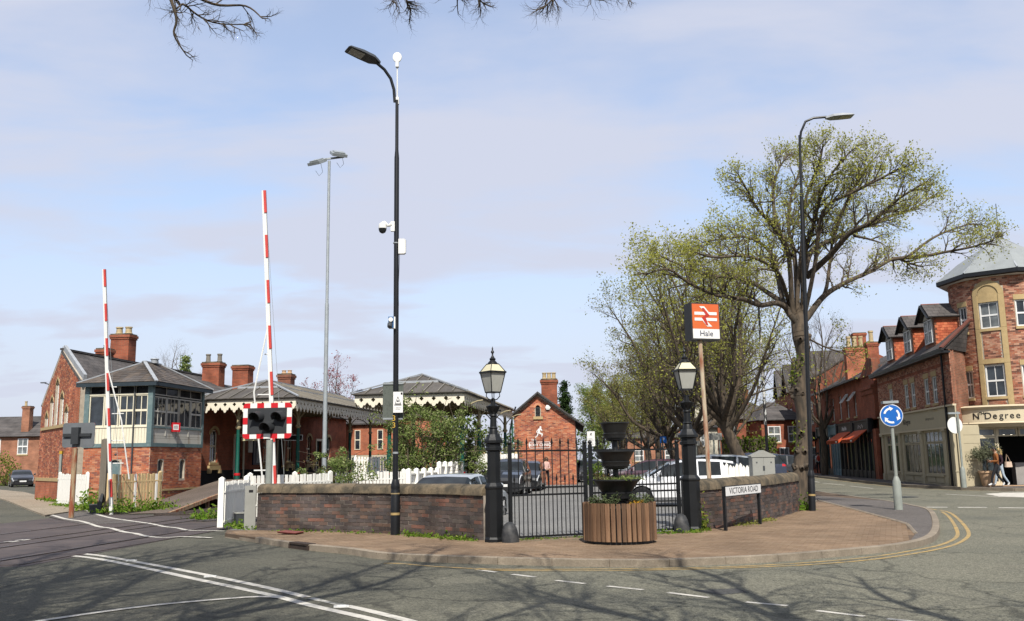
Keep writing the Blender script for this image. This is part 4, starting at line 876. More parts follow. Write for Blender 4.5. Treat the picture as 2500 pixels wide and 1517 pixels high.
# ------------------------------------------------------------------ station totem, name plate, cabinet
t=thing('station_sign','orange station sign box with a white double arrow on a flaking pole','sign',(4.42,21.5,0))
b=MB(); b.tube([(.08,.08,0),(.04,.08,2.2),(.0,.08,4.36)],[.055,.052,.05],10); b.build('pole',M_['rustw'],t)
Ms=Tm(.14,0,0,rad(16)); x0,x1,za,zb=-.37,.37,4.36,5.24
b=MB(); b.box(x0,0,za,x1,.36,zb,Ms); b.build('sign_case',mat('sign_case_dark',(.035,.035,.035),rough=.6,col2=(.12,.12,.12),thr=(.6,.8),vs=25),t,smooth=False)
b=MB(); b.box(x0+.025,-.012,za+.26,x1-.025,-.001,zb-.03,Ms); b.build('orange_panel',mat('faded_orange_panel',(.62,.11,.035),rough=.45,col2=(.68,.17,.04),thr=(.3,.7),vs=1.2),t,smooth=False)
b=MB(); b.box(x0+.025,-.012,za+.03,x1-.025,-.001,za+.257,Ms); b.build('name_panel',M_['white'],t,smooth=False)
letters('Hale',.19,M_['bink'],t,.0,-.016,za+.145,.002,M=Ms)
da=MB(); cx,cz=0,za+.555; w=.29
# double arrow: two bars, each running into an arrow head
for sg in (1,-1):
    pts=[(-.29,.045),(.0,.045),(-.0,.045),(.29,.045),(.29,.115),(.02,.115),(-.055,.26),(-.175,.26),(-.085,.115),(-.29,.115)]
    pts=[(-.29,.035),(.29,.035),(.29,.105),(.085,.105),(-.03,.24),(-.16,.24),(-.02,.105),(-.29,.105)]
    q=[(cx+sg*x,cz+sg*z) for x,z in pts]; da.prism([q],-.018,-.0121,Ms)
q=[(cx-.03,cz+.035),(cx+.09,cz+.035),(cx+.03,cz-.035),(cx-.09,cz-.035)]
da.build('double_arrow',M_['wink'],t,smooth=False)
b=MB(); b.prism([[(cx-.10,cz+.20),(cx-.04,cz+.20),(cx+.10,cz+.03),(cx+.0,cz-.03),(cx+.06,cz-.22),(cx+.0,cz-.20),(cx-.11,cz-.02),(cx-.0,cz+.03)]],-.0215,-.0181,Ms); b.build('flaked_paint',mat('dark_red_flake',(.50,.035,.02),rough=.6),t,smooth=False)
# VICTORIA ROAD plate on two posts in front of the short wall
pa,pb=G(1772,1297,PZ),G(1856,1281,PZ); d=pb-pa; t=thing('street_name_plate','low white VICTORIA ROAD name plate on two black posts','street sign',pa,math.atan2(d.y,d.x)); Wd=d.length
for x in (0,Wd):
    b=MB(); b.box(x-.035,-.03,-.05,x+.035,.03,.92); b.build('post',M_['black'],t,smooth=False)
b=MB(); b.box(-.04,-.05,.70,Wd+.04,-.031,.93); b.build('plate_frame',M_['black'],t,smooth=False)
b=MB(); b.box(-.02,-.056,.72,Wd+.02,-.0501,.91); b.build('plate',M_['wink'],t,smooth=False)
letters('VICTORIA ROAD',.18,M_['ink'],t,Wd/2,-.058,.815,.001,sx=Wd*.93/1.52)
# roundabout sign, second sign seen from behind
def sign_post(loc,label,H,wide): 
    t=thing('traffic_sign',label,'road sign',loc); b=MB(); b.lathe([(.115,0),(.11,.78),(.055,.92)],16); b.build('base',M_['greypost'],t); b=MB(); b.tube([(0,0,.85),(0,0,H)],.048,12); b.build('post',M_['greypost'],t); return t
SP=Vector((10.72,26.35,PZ)); t=sign_post(SP,'blue mini roundabout sign with three white arrows on a grey post',2.98,0)
zc=2.62; M_['signblue']=mat('sign_blue',(.008,.12,.45),rough=.4,var=.06); b=MB(); b.lathe([(.31,.0),(.315,.008),(.31,.016)],36,M=Tm(-.02,-.07,zc,rad(-8),rad(90))); b.build('white_rim',M_['wink'],t)
Mr=Tm(-.02,-.088,zc,rad(-8)); b=MB(); b.lathe([(.295,0),(.295,.003)],36,M=Mr@Matrix.Rotation(rad(90),4,'X')); b.build('blue_disc',M_['signblue'],t)
for k in range(3):
    a0=rad(-75+120*k); pts=[]
    n=8; sw=rad(62)
    for i in range(n+1): a=a0-sw*i/n; pts.append((math.cos(a)*.225,math.sin(a)*.225))
    a1=a0-sw
    pts+= [(math.cos(a1)*.265,math.sin(a1)*.265),(math.cos(a1-rad(28))*.2,math.sin(a1-rad(28))*.2),(math.cos(a1)*.13,math.sin(a1)*.13)]
    for i in range(n,-1,-1): a=a0-sw*i/n; pts.append((math.cos(a)*.172,math.sin(a)*.172))
    b=MB(); b.prism([pts],-.010,-.0042,Mr); b.build('arrow',M_['wink'],t,smooth=False)
b=MB(); b.box(-.14,-.12,2.96,.30,.05,3.03,Tm(0,0,0,0,0,rad(-2))); b.build('lamp_hood',M_['galv'],t); b=MB(); b.tube([(0,0,2.9),(-.03,-.02,3.0)],.035,8); b.build('lamp_bracket',M_['darkgrey'],t)
p2=G(2307,1189,PZ+.02); t=sign_post((19.9,41.6,PZ+.02),'white back of a round road sign on a grey post by the pale shopfront',3.35,0)
b=MB(); b.lathe([(.37,0),(.37,.02)],32,M=Tm(-.12,.09,2.75,rad(10),rad(90))); b.build('disc',M_['white'],t); b=MB(); b.box(-.42,-.05,3.24,.1,.08,3.32); b.build('lamp_hood',M_['galv'],t)
# equipment cabinet beyond the short wall
t=thing('utility_cabinet','pale grey steel cabinet with a pitched top and torn paper stuck on','cabinet',(7.2,27.2,PZ))
t.scale=(.9,.9,1.08); b=MB(); b.prism([[(-.36,0),(.36,0),(.36,1.42),(0,1.55),(-.36,1.42)]],-.2,.25); b.build('body',M_['greybox'],t,ang=20)
b=MB(); b.box(-.39,-.225,1.40,.39,.27,1.44); b.prism([[(-.39,1.44),(.39,1.44),(0,1.585)]],-.225,.27); b.build('roof',M_['greybox'],t,ang=20)
for s in (-1,1):
    b=MB(); b.box(*sorted((s*.005,s*.35))[:1],-.212,.06,sorted((s*.005,s*.35))[1],-.2005,1.38); b.build('door',M_['greybox'],t,smooth=False)
b=MB(); b.box(-.03,-.225,1.05,.03,-.212,1.17); b.box(-.24,-.218,1.24,-.2,-.212,1.28); b.box(.22,-.218,1.24,.26,-.212,1.28); b.box(-.36,-.222,.86,-.22,-.212,.89); b.box(.2,-.222,.86,.36,-.212,.89); b.build('lock',M_['darkgrey'],t)
b=MB(); b.prism([[(-.09,.28),(.30,.28),(.20,.68)]],-.232,-.2285); b.build('torn_paper',M_['wink'],t)
# red drain board lying on the pavement
p=G(708,1304,PZ+.01); t=thing('fallen_sign','red edged metal plate lying on the pavement by the wall','sign plate',p,rad(-18)); b=MB(); b.box(-.22,-.16,.0,.24,.17,.03,Tm(0,0,.02,0,0,.05)); b.build('plate',mat('red_plate',(.26,.05,.035),rough=.6,col2=(.35,.30,.27),thr=(.55,.75),vs=9),t); b=MB(); b.box(-.24,-.18,.045,.26,.19,.055,Tm(0,0,.0,0,0,.05)); b.build('top',mat('dull_red_top',(.22,.07,.06),rough=.7),t)
# ------------------------------------------------------------------ building helpers
def arch_pts(x0,x1,z0,zs,rise,n=10,pointed=False):
    """opening outline: sill z0, springing zs, arch of given rise"""
    pts=[(x0,z0),(x1,z0),(x1,zs)]; w=x1-x0; c=(x0+x1)/2
    for i in range(1,n):
        t=i/n
        if pointed: x=x1-w*t; h=rise*math.sin(math.acos(min(1,abs(2*t-1)))) ; h=rise*(1-abs(2*t-1)**1.6)
        else: a=math.pi*t; x=c+math.cos(a)*w/2; h=rise*math.sin(a)
        pts.append((x,zs+h))
    pts.append((x0,zs)); return pts
def wallpanel(parent,pts,holes,m,thick=.25,M=None,name='wall'):
    b=MB(); b.prism([pts]+holes,0,thick,M); return b.build(name,m,parent,None,False)
def window(parent,x0,x1,z0,z1,M=None,frame=None,glass=None,nx=2,nz=2,fw=.06,bar=.03,y=.09,sash=True,sill=None,open_=0,name='window',proud=0):
    """frame with its panes as sub-parts"""
    frame=frame or M_['upvc']; glass=glass or M_['glass']; M=M or Matrix(); b=MB(); y-=proud
    for q in ((x0,z0,x0+fw,z1),(x1-fw,z0,x1,z1),(x0+fw,z0,x1-fw,z0+fw),(x0+fw,z1-fw,x1-fw,z1)): b.box(q[0],y-.03,q[1],q[2],y+.05,q[3],M)
    zm=(z0+z1)/2; xs=[x0+fw+(x1-x0-2*fw)*i/nx for i in range(nx+1)]; zs=[z0+fw+(z1-z0-2*fw)*i/nz for i in range(nz+1)]
    for x in xs[1:-1]: b.box(x-bar/2,y-.018,z0+fw,x+bar/2,y+.02,z1-fw,M)
    for i,z in enumerate(zs[1:-1]):
        t=bar*1.3 if sash and i==(nz-1)//2 else bar*.5
        b.box(x0+fw,y-.024,z-t,x1-fw,y+.02,z+t,M)
    w=b.build(name,frame,parent,None,False)
    for i in range(nx):
        for j in range(nz):
            p=MB(); p.box(xs[i]+bar/2,y+.0,zs[j]+.004,xs[i+1]-bar/2,y+.012,zs[j+1]-.004,M,True); p.build('pane',glass,w,None,False)
    if sill:
        s=MB(); s.box(x0-.06,-.06,z0-.12,x1+.06,y-.03,z0-.002,M); s.build('sill',sill,w,None,False)
    return w
def chimney(parent,x,y,z0,z1,wx,wy,m,pots,potm=None,poth=.45,potr=.12,M=None,corbel=True):
    M=M or Matrix(); b=MB(); b.box(x-wx/2,y-wy/2,z0,x+wx/2,y+wy/2,z1-.32,M)
    if corbel:
        b.box(x-wx/2-.04,y-wy/2-.04,z1-.32,x+wx/2+.04,y+wy/2+.04,z1-.22,M); b.box(x-wx/2-.08,y-wy/2-.08,z1-.22,x+wx/2+.08,y+wy/2+.08,z1-.08,M)
    else: b.box(x-wx/2,y-wy/2,z1-.32,x+wx/2,y+wy/2,z1-.08,M)
    c=b.build('chimney',m,parent,None,False)
    b=MB(); b.box(x-wx/2-.03,y-wy/2-.03,z1-.08,x+wx/2+.03,y+wy/2+.03,z1,M); b.build('cap',M_['stone'],c,None,False)
    for px_,py_ in pots:
        b=MB(); r=potr; b.lathe([(r*1.05,0),(r*1.1,.06),(r*.9,.09),(r*.82,poth*.8),(r*1.02,poth*.85),(r*1.0,poth),(r*.8,poth),(r*.75,poth*.8)],12,M=M@Matrix.Translation((x+px_,y+py_,z1))); b.build('chimney_pot',potm or M_['chimpot'],c)
    return c
def slates(parent,A,B,C,D,m=None,w=.28,h=.2,thick=.012,nmax=300,name='slate'):
    """courses of slates on the plane quad A(eave left) B(eave right) C(top right) D(top left)"""
    A,B,C,D=(Vector(q) for q in (A,B,C,D)); m=m or M_['slate']
    hgt=((D+C)/2-(A+B)/2).length; n=max(1,int(hgt/h)); nrm=(B-A).cross(D-A).normalized()
    b=MB(); b.box(-.5,0,0,.5,1,thick); me=b.mesh(name,m,False); rest=MB(); cnt=0
    for r in range(n):
        t0,t1=r/n,min(1,(r+1.12)/n); a=A.lerp(D,t0);c=B.lerp(C,t0); L=(c-a).length
        if L<.12: continue
        x=(c-a).normalized(); up=((D+C)/2-(A+B)/2); y=(up-x*up.dot(x)).normalized()
        k=max(1,int(round(L/w))); ww=L/k; u0=-(ww/2 if r%2 else 0)
        a1=A.lerp(D,t1); c1=B.lerp(C,t1); lo1=(a1-a).dot(x); hi1=(c1-a).dot(x)
        for i in range(k+1):
            s0,s1=max(0,u0+i*ww)+.004,min(L,u0+(i+1)*ww)-.004
            if s1-s0<.05: continue
            if hi1-lo1<L*.97 and (s1<lo1*.5 or s0>L-(L-hi1)*.5): continue
            hh=hgt/n*1.12
            p=a+x*((s0+s1)/2)+nrm*(.004); tilt=.05
            yy=(y-nrm*tilt).normalized(); nn=x.cross(yy)
            Mx=Matrix(((x.x,yy.x,nn.x,p.x),(x.y,yy.y,nn.y,p.y),(x.z,yy.z,nn.z,p.z+.01),(0,0,0,1)))@Matrix.Diagonal((s1-s0,hh,rng.uniform(.8,1.5),1))
            if cnt<nmax: ob(name,me,parent,Mx)
            else: rest.box(-.5,0,0,.5,1,thick,Mx)
            cnt+=1
    if rest.v: rest.build('slating',m,parent,None,False,kind='stuff')
def quad(parent,name,P,m,thick=0):
    b=MB(); P=[Vector(p) for p in P]
    if thick:
        n=(P[1]-P[0]).cross(P[2]-P[0]).normalized()*thick; k=len(P); b.add(P+[p-n for p in P],[tuple(range(k)),tuple(range(2*k-1,k-1,-1))]+[(i,i+k,(i+1)%k+k,(i+1)%k) for i in range(k)])
    else: b.add(P,[tuple(range(len(P)))])
    return b.build(name,m,parent,None,False)
RZ=math.atan2(.132,1)   # heading of the railway, as a turn about z of the +y axis
RYAW=-RZ

# ------------------------------------------------------------------ signal box. local: x along front (3.05 wide), y along railway
t=thing('signal_box','old signal box with teal timber corners cream boards and brick base','signal box',(-18.55,40.1,0),RYAW)
SBW,SBL,zb,zw,ze=3.05,4.75,2.45,3.28,5.2
front=[(0,-.2),(SBW,-.2),(SBW,zb),(0,zb)]
hole_d=arch_pts(1.18,1.72,.0,1.75,.16)
wallpanel(t,front,[hole_d],M_['mortar'],.25,name='front_wall')
Mside=Matrix.Translation((SBW,0,0))@Matrix.Rotation(math.pi/2,4,'Z')
sh=[arch_pts(a,a+.42,1.05,1.78,.12) for a in (.72,2.68)]
wallpanel(t,[(0.25,-.2),(SBL,-.2),(SBL,zb),(0.25,zb)],sh,M_['mortar'],.25,Mside,'side_wall')
bricks(t,flat(0,0),SBW,.0,zb,[(1.12,1.78,0,1.95)],M_['brickorange'],nmax=190)
bricks(t,lambda u,z:Mside@Matrix.Translation((u,0,z)),SBL,.0,zb,[(.66,1.2,1.0,1.95),(2.62,3.16,1.0,1.95)],M_['brickorange'],nmax=110)
b=MB(); b.box(.02,.25,0,SBW-.25,SBL,zb); b.build('core',M_['interior'],t,None,False)
w=MB(); w.prism([arch_pts(1.18,1.72,.2,1.72,.14)],.1,.16); w.build('blocked_opening',M_['teal'],t)
for a in (.72,2.68):
    w=MB(); w.prism([arch_pts(a,a+.42,1.06,1.76,.11)],.12,.16,Mside); w.build('window',mat('slate_blue_shutter',(.05,.065,.08),rough=.5),t)
b=MB(); b.box(-.03,-.035,.55,SBW+.03,.0,.63); b.box(SBW,0,.55,SBW+.035,SBL,.63); b.build('plinth_course',M_['buffstone'],t,None,False)
# timber storey: boards, posts, band
b=MB(); b.box(-.03,-.05,zb,SBW+.05,SBL,zb+.16); b.build('sill_beam',M_['teal'],t,None,False)
def boards(x0,x1,z0,z1,m,M=None,n=18,y=-.0):
    for i in range(n):
        q=MB(); a=x0+(x1-x0)*i/n; c=x0+(x1-x0)*(i+1)/n; q.box(a+.006,y-.02,z0,c-.006,y+.02,z1,M); q.build('board',m,t,None,False)
b=MB(); b.box(.06,.03,zb+.16,SBW-.06,.06,ze); b.box(SBW-.06,.06,zb+.16,SBW-.03,SBL,ze); b.build('inner_lining',M_['interior'],t,None,False)
boards(.12,SBW-.14,zb+.16,zw,M_['cream'],n=20)
for i,(za,zc) in enumerate(((zb+.16,zb+.36),(zb+.37,zb+.46),(zb+.47,zw-.02))):
    q=MB(); q.box(.12,-.02+i*.004,za,SBL-.08,.02,zc,Mside); q.build('board',M_['creamdirty'],t,None,False)
for k in range(1,4):
    q=MB(); q.box(.12+k*1.05,-.035,zb+.47,.2+k*1.05,-.016,zw,Mside); q.build('stud',M_['creamdirty'],t,None,False)
for x,y in ((.05,-.01),(SBW-.07,-.01),(SBW-.07,SBL-.12),(.05,SBL-.12)):
    b=MB(); b.box(x-.10,y-.05,zb+.16,x+.12,y+.13,ze+.02); b.build('corner_post',M_['teal'],t,None,False)
for (x0,x1,nx,nz) in ((.16,.86,1,1),(.88,1.52,1,1),(1.56,2.22,2,2),(2.24,SBW-.18,2,2)):
    window(t,x0,x1,zw+.06,4.68,None,M_['cream'],M_['glass'],nx,nz,.05,.035,.02)
for (x0,x1) in ((.16,.86),(.9,1.5),(1.54,2.22),(2.26,SBW-.18)): window(t,x0,x1,4.72,5.08,None,M_['creamdirty'],M_['glass'],1,1,.03,.02,.03,name='top_light')
for k in range(4):
    x0=.16+k*1.12; window(t,x0,x0+1.06,zw+.06,4.62,Mside,M_['creamdirty'],M_['glass'],3 if k<2 else 2,1 if k==2 else 2,.05,.03,.02)
for k in range(2): window(t,.16+k*2.24,.16+k*2.24+2.14,4.68,5.08,Mside,M_['creamdirty'],M_['glass'],2,1,.04,.03,.03,name='top_light')
b=MB(); b.box(.12,-.04,4.68,SBW-.14,.0,4.73); b.box(.12,-.05,zw,SBW-.14,.0,zw+.06); b.build('rail_moulding',M_['cream'],t,None,False)
b=MB(); b.box(.12,-.05,zw-.03,SBL-.05,.0,zw+.05,Mside); b.build('side_moulding',M_['teal'],t,None,False)
# hipped slate roof
o=.32; E=[Vector((-o,-o,ze)),Vector((SBW+o,-o,ze)),Vector((SBW+o,SBL+o,ze)),Vector((-o,SBL+o,ze))]; R1=Vector((SBW/2+.1,1.75,6.28)); R2=Vector((SBW/2+.1,SBL-1.6,6.28))
quad(t,'roof',(E[0],E[1],R1),M_['slatetex'],.05); quad(t,'roof',(E[1],E[2],R2,R1),M_['slatetex'],.05); quad(t,'roof',(E[2],E[3],R2),M_['slatetex'],.05); quad(t,'roof',(E[3],E[0],R1,R2),M_['slatetex'],.05)
slates(t,E[0],E[1],R1,R1,nmax=120); slates(t,E[1],E[2],R2,R1,nmax=180)
for a,c in ((E[0],R1),(E[1],R1),(E[2],R2)):
    b=MB(); b.bar(a+Vector((0,0,.03)),c+Vector((0,0,.03)),.16,.05); b.build('lead_hip',M_['lead'],t,None,False)
b=MB(); b.bar(R1+Vector((0,-.05,.04)),R2+Vector((0,0,.04)),.16,.06); b.build('lead_ridge',M_['lead'],t,None,False); b=MB(); b.lathe([(.16,0),(.16,.16),(.2,.18),(.18,.22)],12,R1+Vector((.1,.7,.02))); b.build('roof_vent',M_['lead'],t)
b=MB(); b.box(-o,-o,ze-.16,SBW+o,-o+.03,ze-.005); b.box(SBW+o-.03,-o+.03,ze-.16,SBW+o,SBL+o,ze-.005); b.box(-o+.02,-o+.03,ze-.05,SBW+o-.03,SBL+o,ze-.03); b.build('fascia',mat('dark_teal_gutter',(.022,.035,.045),rough=.6),t,None,False)
b=MB(); b.tube([(SBW-.78,-.06,ze-.2),(SBW-.78,-.06,.3)],.035,8); b.build('drain_pipe',M_['darkgrey'],t)
s=thing('crossing_notice','small red framed white notice fixed to the signal box boards','notice',Vector((-18.55,40.1,0))+Matrix.Rotation(RYAW,3,'Z')@Vector((SBW+.12,1.9,3.05)),RYAW+math.pi/2-.5); s.scale=(.62,.62,.62)
b=MB(); b.box(-.36,-.04,.12,.36,.0,.78); b.build('red_frame',M_['red'],s,None,False); b=MB(); b.box(-.22,-.048,.26,.22,-.0405,.64); b.build('panel',M_['wink'],s,None,False)
for k in range(4):
    b=MB(); b.box(-.17+k*.09,-.052,.33,-.13+k*.09,-.0485,.57); b.build('dark_bar',M_['ink'],s,None,False)
b=MB(); b.bar((0,-.02,.12),(0,-.02,-.35),.03); b.build('stem',M_['darkgrey'],s)

# ------------------------------------------------------------------ goods building: skewed gable on the road, roof along the railway
t=thing('goods_building','red brick building with a tall gable of lancet windows beside the crossing','building',(-24.5,48,0),math.atan2(-6.5,5))
GL=8.2; apex=(3.9,7.3)
gpts=[(0,-.2),(GL,-.2),(GL,5.55),(apex[0],apex[1]),(0,4.95)]
lw=[(1.0,4.35),(2.05,5.1),(3.1,5.9),(4.25,5.15),(5.35,4.45)]
gh=[arch_pts(x,x+.72,3.68,z-.25,.28,8,True) for x,z in lw]
wallpanel(t,gpts,gh,M_['mortar'],.3,name='gable_wall')
def kp(u,z): return z<(4.95+(apex[1]-4.95)*u/apex[0] if u<apex[0] else apex[1]-(apex[1]-5.55)*(u-apex[0])/(GL-apex[0]))-.12
bricks(t,flat(),GL,.0,7.2,[(x-.04,x+.76,3.62,z+.0) for x,z in lw],M_['brickorange'],keep=kp)
for x,z in lw:
    f=MB(); f.prism([arch_pts(x+.0,x+.72,3.69,z-.26,.27,8,True),arch_pts(x+.06,x+.66,3.75,z-.26,.2,8,True)[::1]],.10,.16)
    for k in range(1,7): f.box(x+.06,.11,3.7+k*(z-3.7)/7-.02,x+.66,.15,3.7+k*(z-3.7)/7+.02)
    f.box(x+.34,.11,3.75,x+.38,.15,z-.1); w=f.build('window',M_['white'],t,None,False); p=MB(); p.prism([arch_pts(x,x+.72,3.69,z-.26,.27,8,True)],.18,.2); p.build('pane',M_['glass'],w,None,False)
    q=MB(); out=arch_pts(x-.08,x+.80,3.68,z-.25,.40,8,True)[2:]; inn=arch_pts(x,x+.72,3.68,z-.25,.28,8,True)[2:]; q.prism([out+inn[::-1]],-.02,.02); q.build('arch_head',M_['buffstone'],t,None,False)
b=MB(); b.box(.4,-.07,3.5,6.6,.0,3.64); b.build('string_course',M_['buffstone'],t,None,False)
b=MB(); b.box(-.04,-.06,.0,GL,.0,.98); b.build('plinth',M_['t_orange'],t,None,False); b=MB(); b.box(-.06,-.09,.98,GL,.0,1.14); b.build('plinth_cap',M_['buffstone'],t,None,False)
for a,c in (((-.15,4.85),apex),(apex,(GL+.1,5.5))):
    b=MB(); d=Vector((c[0]-a[0],0,c[1]-a[1])).normalized(); n=Vector((-d.z,0,d.x)); b.bar(Vector((a[0],.14,a[1]))+n*.06,Vector((c[0],.14,c[1]))+n*.06,.42,.14,up=(0,1,0)); b.build('gable_coping',M_['lead'],t,None,False)
b=MB(); b.box(GL-.85,-.035,1.14,GL+.02,.0,5.4); b.build('corner_buttress',M_['t_orange'],t,None,False)
# roof slopes follow the railway direction
Mi=(Matrix.Translation(t.location)@Matrix.Rotation(t.rotation_euler.z,4,'Z')).inverted(); rd=(Mi.to_3x3()@RD)*17
ap=Vector((apex[0],0,apex[1]+.02)); er=Vector((GL+.25,0,5.42)); el=Vector((-.25,0,4.8))
quad(t,'roof',(er,er+rd,ap+rd,ap),M_['slatetex'],.1); quad(t,'roof',(ap,ap+rd,el+rd,el),M_['slatetex'],.1)
b=MB(); b.bar(ap+Vector((0,0,.05)),ap+rd+Vector((0,0,.05)),.2,.1); b.build('ridge',M_['slatetex'],t,None,False)
sw=MB(); bs=Vector((GL,0,0)); sw.add([bs+Vector((0,0,-.2)),bs+rd+Vector((0,0,-.2)),bs+rd+Vector((0,0,5.5)),bs+Vector((0,0,5.5))],[(0,1,2,3)]); sw.add([Vector((0,0,-.2)),rd+Vector((0,0,-.2)),rd+Vector((0,0,4.9)),Vector((0,0,4.9))],[(3,2,1,0)]); sw.build('side_wall',M_['t_orange'],t,None,False)
Mc=Mi@Tm(-22.13,52,0,RYAW); chimney(t,0,0,6.3,9.05,1.1,.8,M_['t_red'],((-.28,0),(.28,0)),poth=.42,potr=.2,M=Mc)
Mc=Mi@Tm(-21.9,49.2,0,RYAW); chimney(t,0,0,5.6,7.9,.62,.62,M_['t_red'],((0.0,0),),M_['darkgrey'],.18,.1,M=Mc)

# ------------------------------------------------------------------ platforms
def ramp_z(c,y): return min(.9,max(.03,(y-(32.3+(-16.2-c)*1.55))*.13+.03))
b=MB(); vs=[];cs=[-16.2,-17.6,-19,-20.45]; ys=[32.3+i*1.5 for i in range(12)]+[60,110]
for y in ys:
    for c in cs: p=rail_xy(c,y); vs.append(p+Vector((0,0,ramp_z(c,y))))
n=len(cs); fs=[]
for i in range(len(ys)-1):
    for j in range(n-1):
        a=i*n+j
        if min(vs[a].z,vs[a+1].z,vs[a+n].z,vs[a+n+1].z)<.031 and max(vs[a].z,vs[a+1].z,vs[a+n].z,vs[a+n+1].z)<.031: continue
        fs.append((a+1,a,a+n,a+n+1))
b.add(vs,fs); platform=b.build('platform',M_['ramp'],None,None,False,kind='structure')
b=MB(); e=[rail_xy(-16.2,y)+Vector((0,0,ramp_z(-16.2,y))) for y in ys]
for a,c in zip(e,e[1:]): b.bar(a+Vector((0,0,-.06)),c+Vector((0,0,-.06)),.1,.13)
b.build('platform_edge',M_['rust'],platform,None,False)
for y in (34,35.6,37.2,39):
    b=MB(); p=rail_xy(-16.35,y); b.bar(p,p+Vector((0,0,ramp_z(-16.2,y)-.1)),.12); b.build('trestle_post',M_['rust'],platform,None,False)
b=MB(); p=[rail_xy(-11.3,y) for y in (34,37,110)]; q=[rail_xy(-6.4,y) for y in (34,37,110)]; zz=(.1,.9,.9)
b.add([a+Vector((0,0,z)) for a,z in zip(p,zz)]+[a+Vector((0,0,z)) for a,z in zip(q,zz)]+[a for a in p]+[a for a in q],[(0,3,4,1),(1,4,5,2),(6,0,1,7),(7,1,2,8),(3,9,10,4),(4,10,11,5)]); b.build('platform',M_['ramp'],None,None,False,kind='structure')

# ------------------------------------------------------------------ canopies with pierced valances
def quatrefoil(cx,cz,r):
    pts=[]
    for k in range(4):
        a0=k*math.pi/2
        for i in range(5):
            a=a0-math.pi/2*1.0+math.pi*i/4*1.0; ccx,ccz=cx+math.cos(a0)*r*.55,cz+math.sin(a0)*r*.55; pts.append((ccx+math.cos(a)*r*.5,ccz+math.sin(a)*r*.5))
    return pts
def valance_pts(w,h):
    """board with a scalloped foot: long lobe in the middle, short ones beside"""
    h2=h*.42; return [(0,h),(0,h2*1.15),(w*.02,h2*.95),(w*.10,h2*.80),(w*.16,h2*.52),(w*.24,h2*.45),(w*.30,h2*.55),(w*.34,h2*.32),(w*.42,h2*.05),(w*.5,0),(w*.58,h2*.05),(w*.66,h2*.32),(w*.70,h2*.55),(w*.76,h2*.45),(w*.84,h2*.52),(w*.90,h2*.80),(w*.98,h2*.95),(w,h2*1.15),(w,h)][::-1]
M_['valance']=mat('cream_valance_paint',(.76,.70,.56),rough=.6,var=.08,vs=1.5)
M_['panel']=mat('canopy_roof_sheets',(.075,.066,.055),rough=.65,col2=(.115,.102,.086),thr=(.35,.65),vs=1.2,stretch=(3,.6,1),rnd=.14)
M_['panelp']=mat('pale_canopy_roof',(.24,.22,.18),rough=.6,col2=(.17,.155,.13),thr=(.35,.65),vs=1.0,rnd=.10)
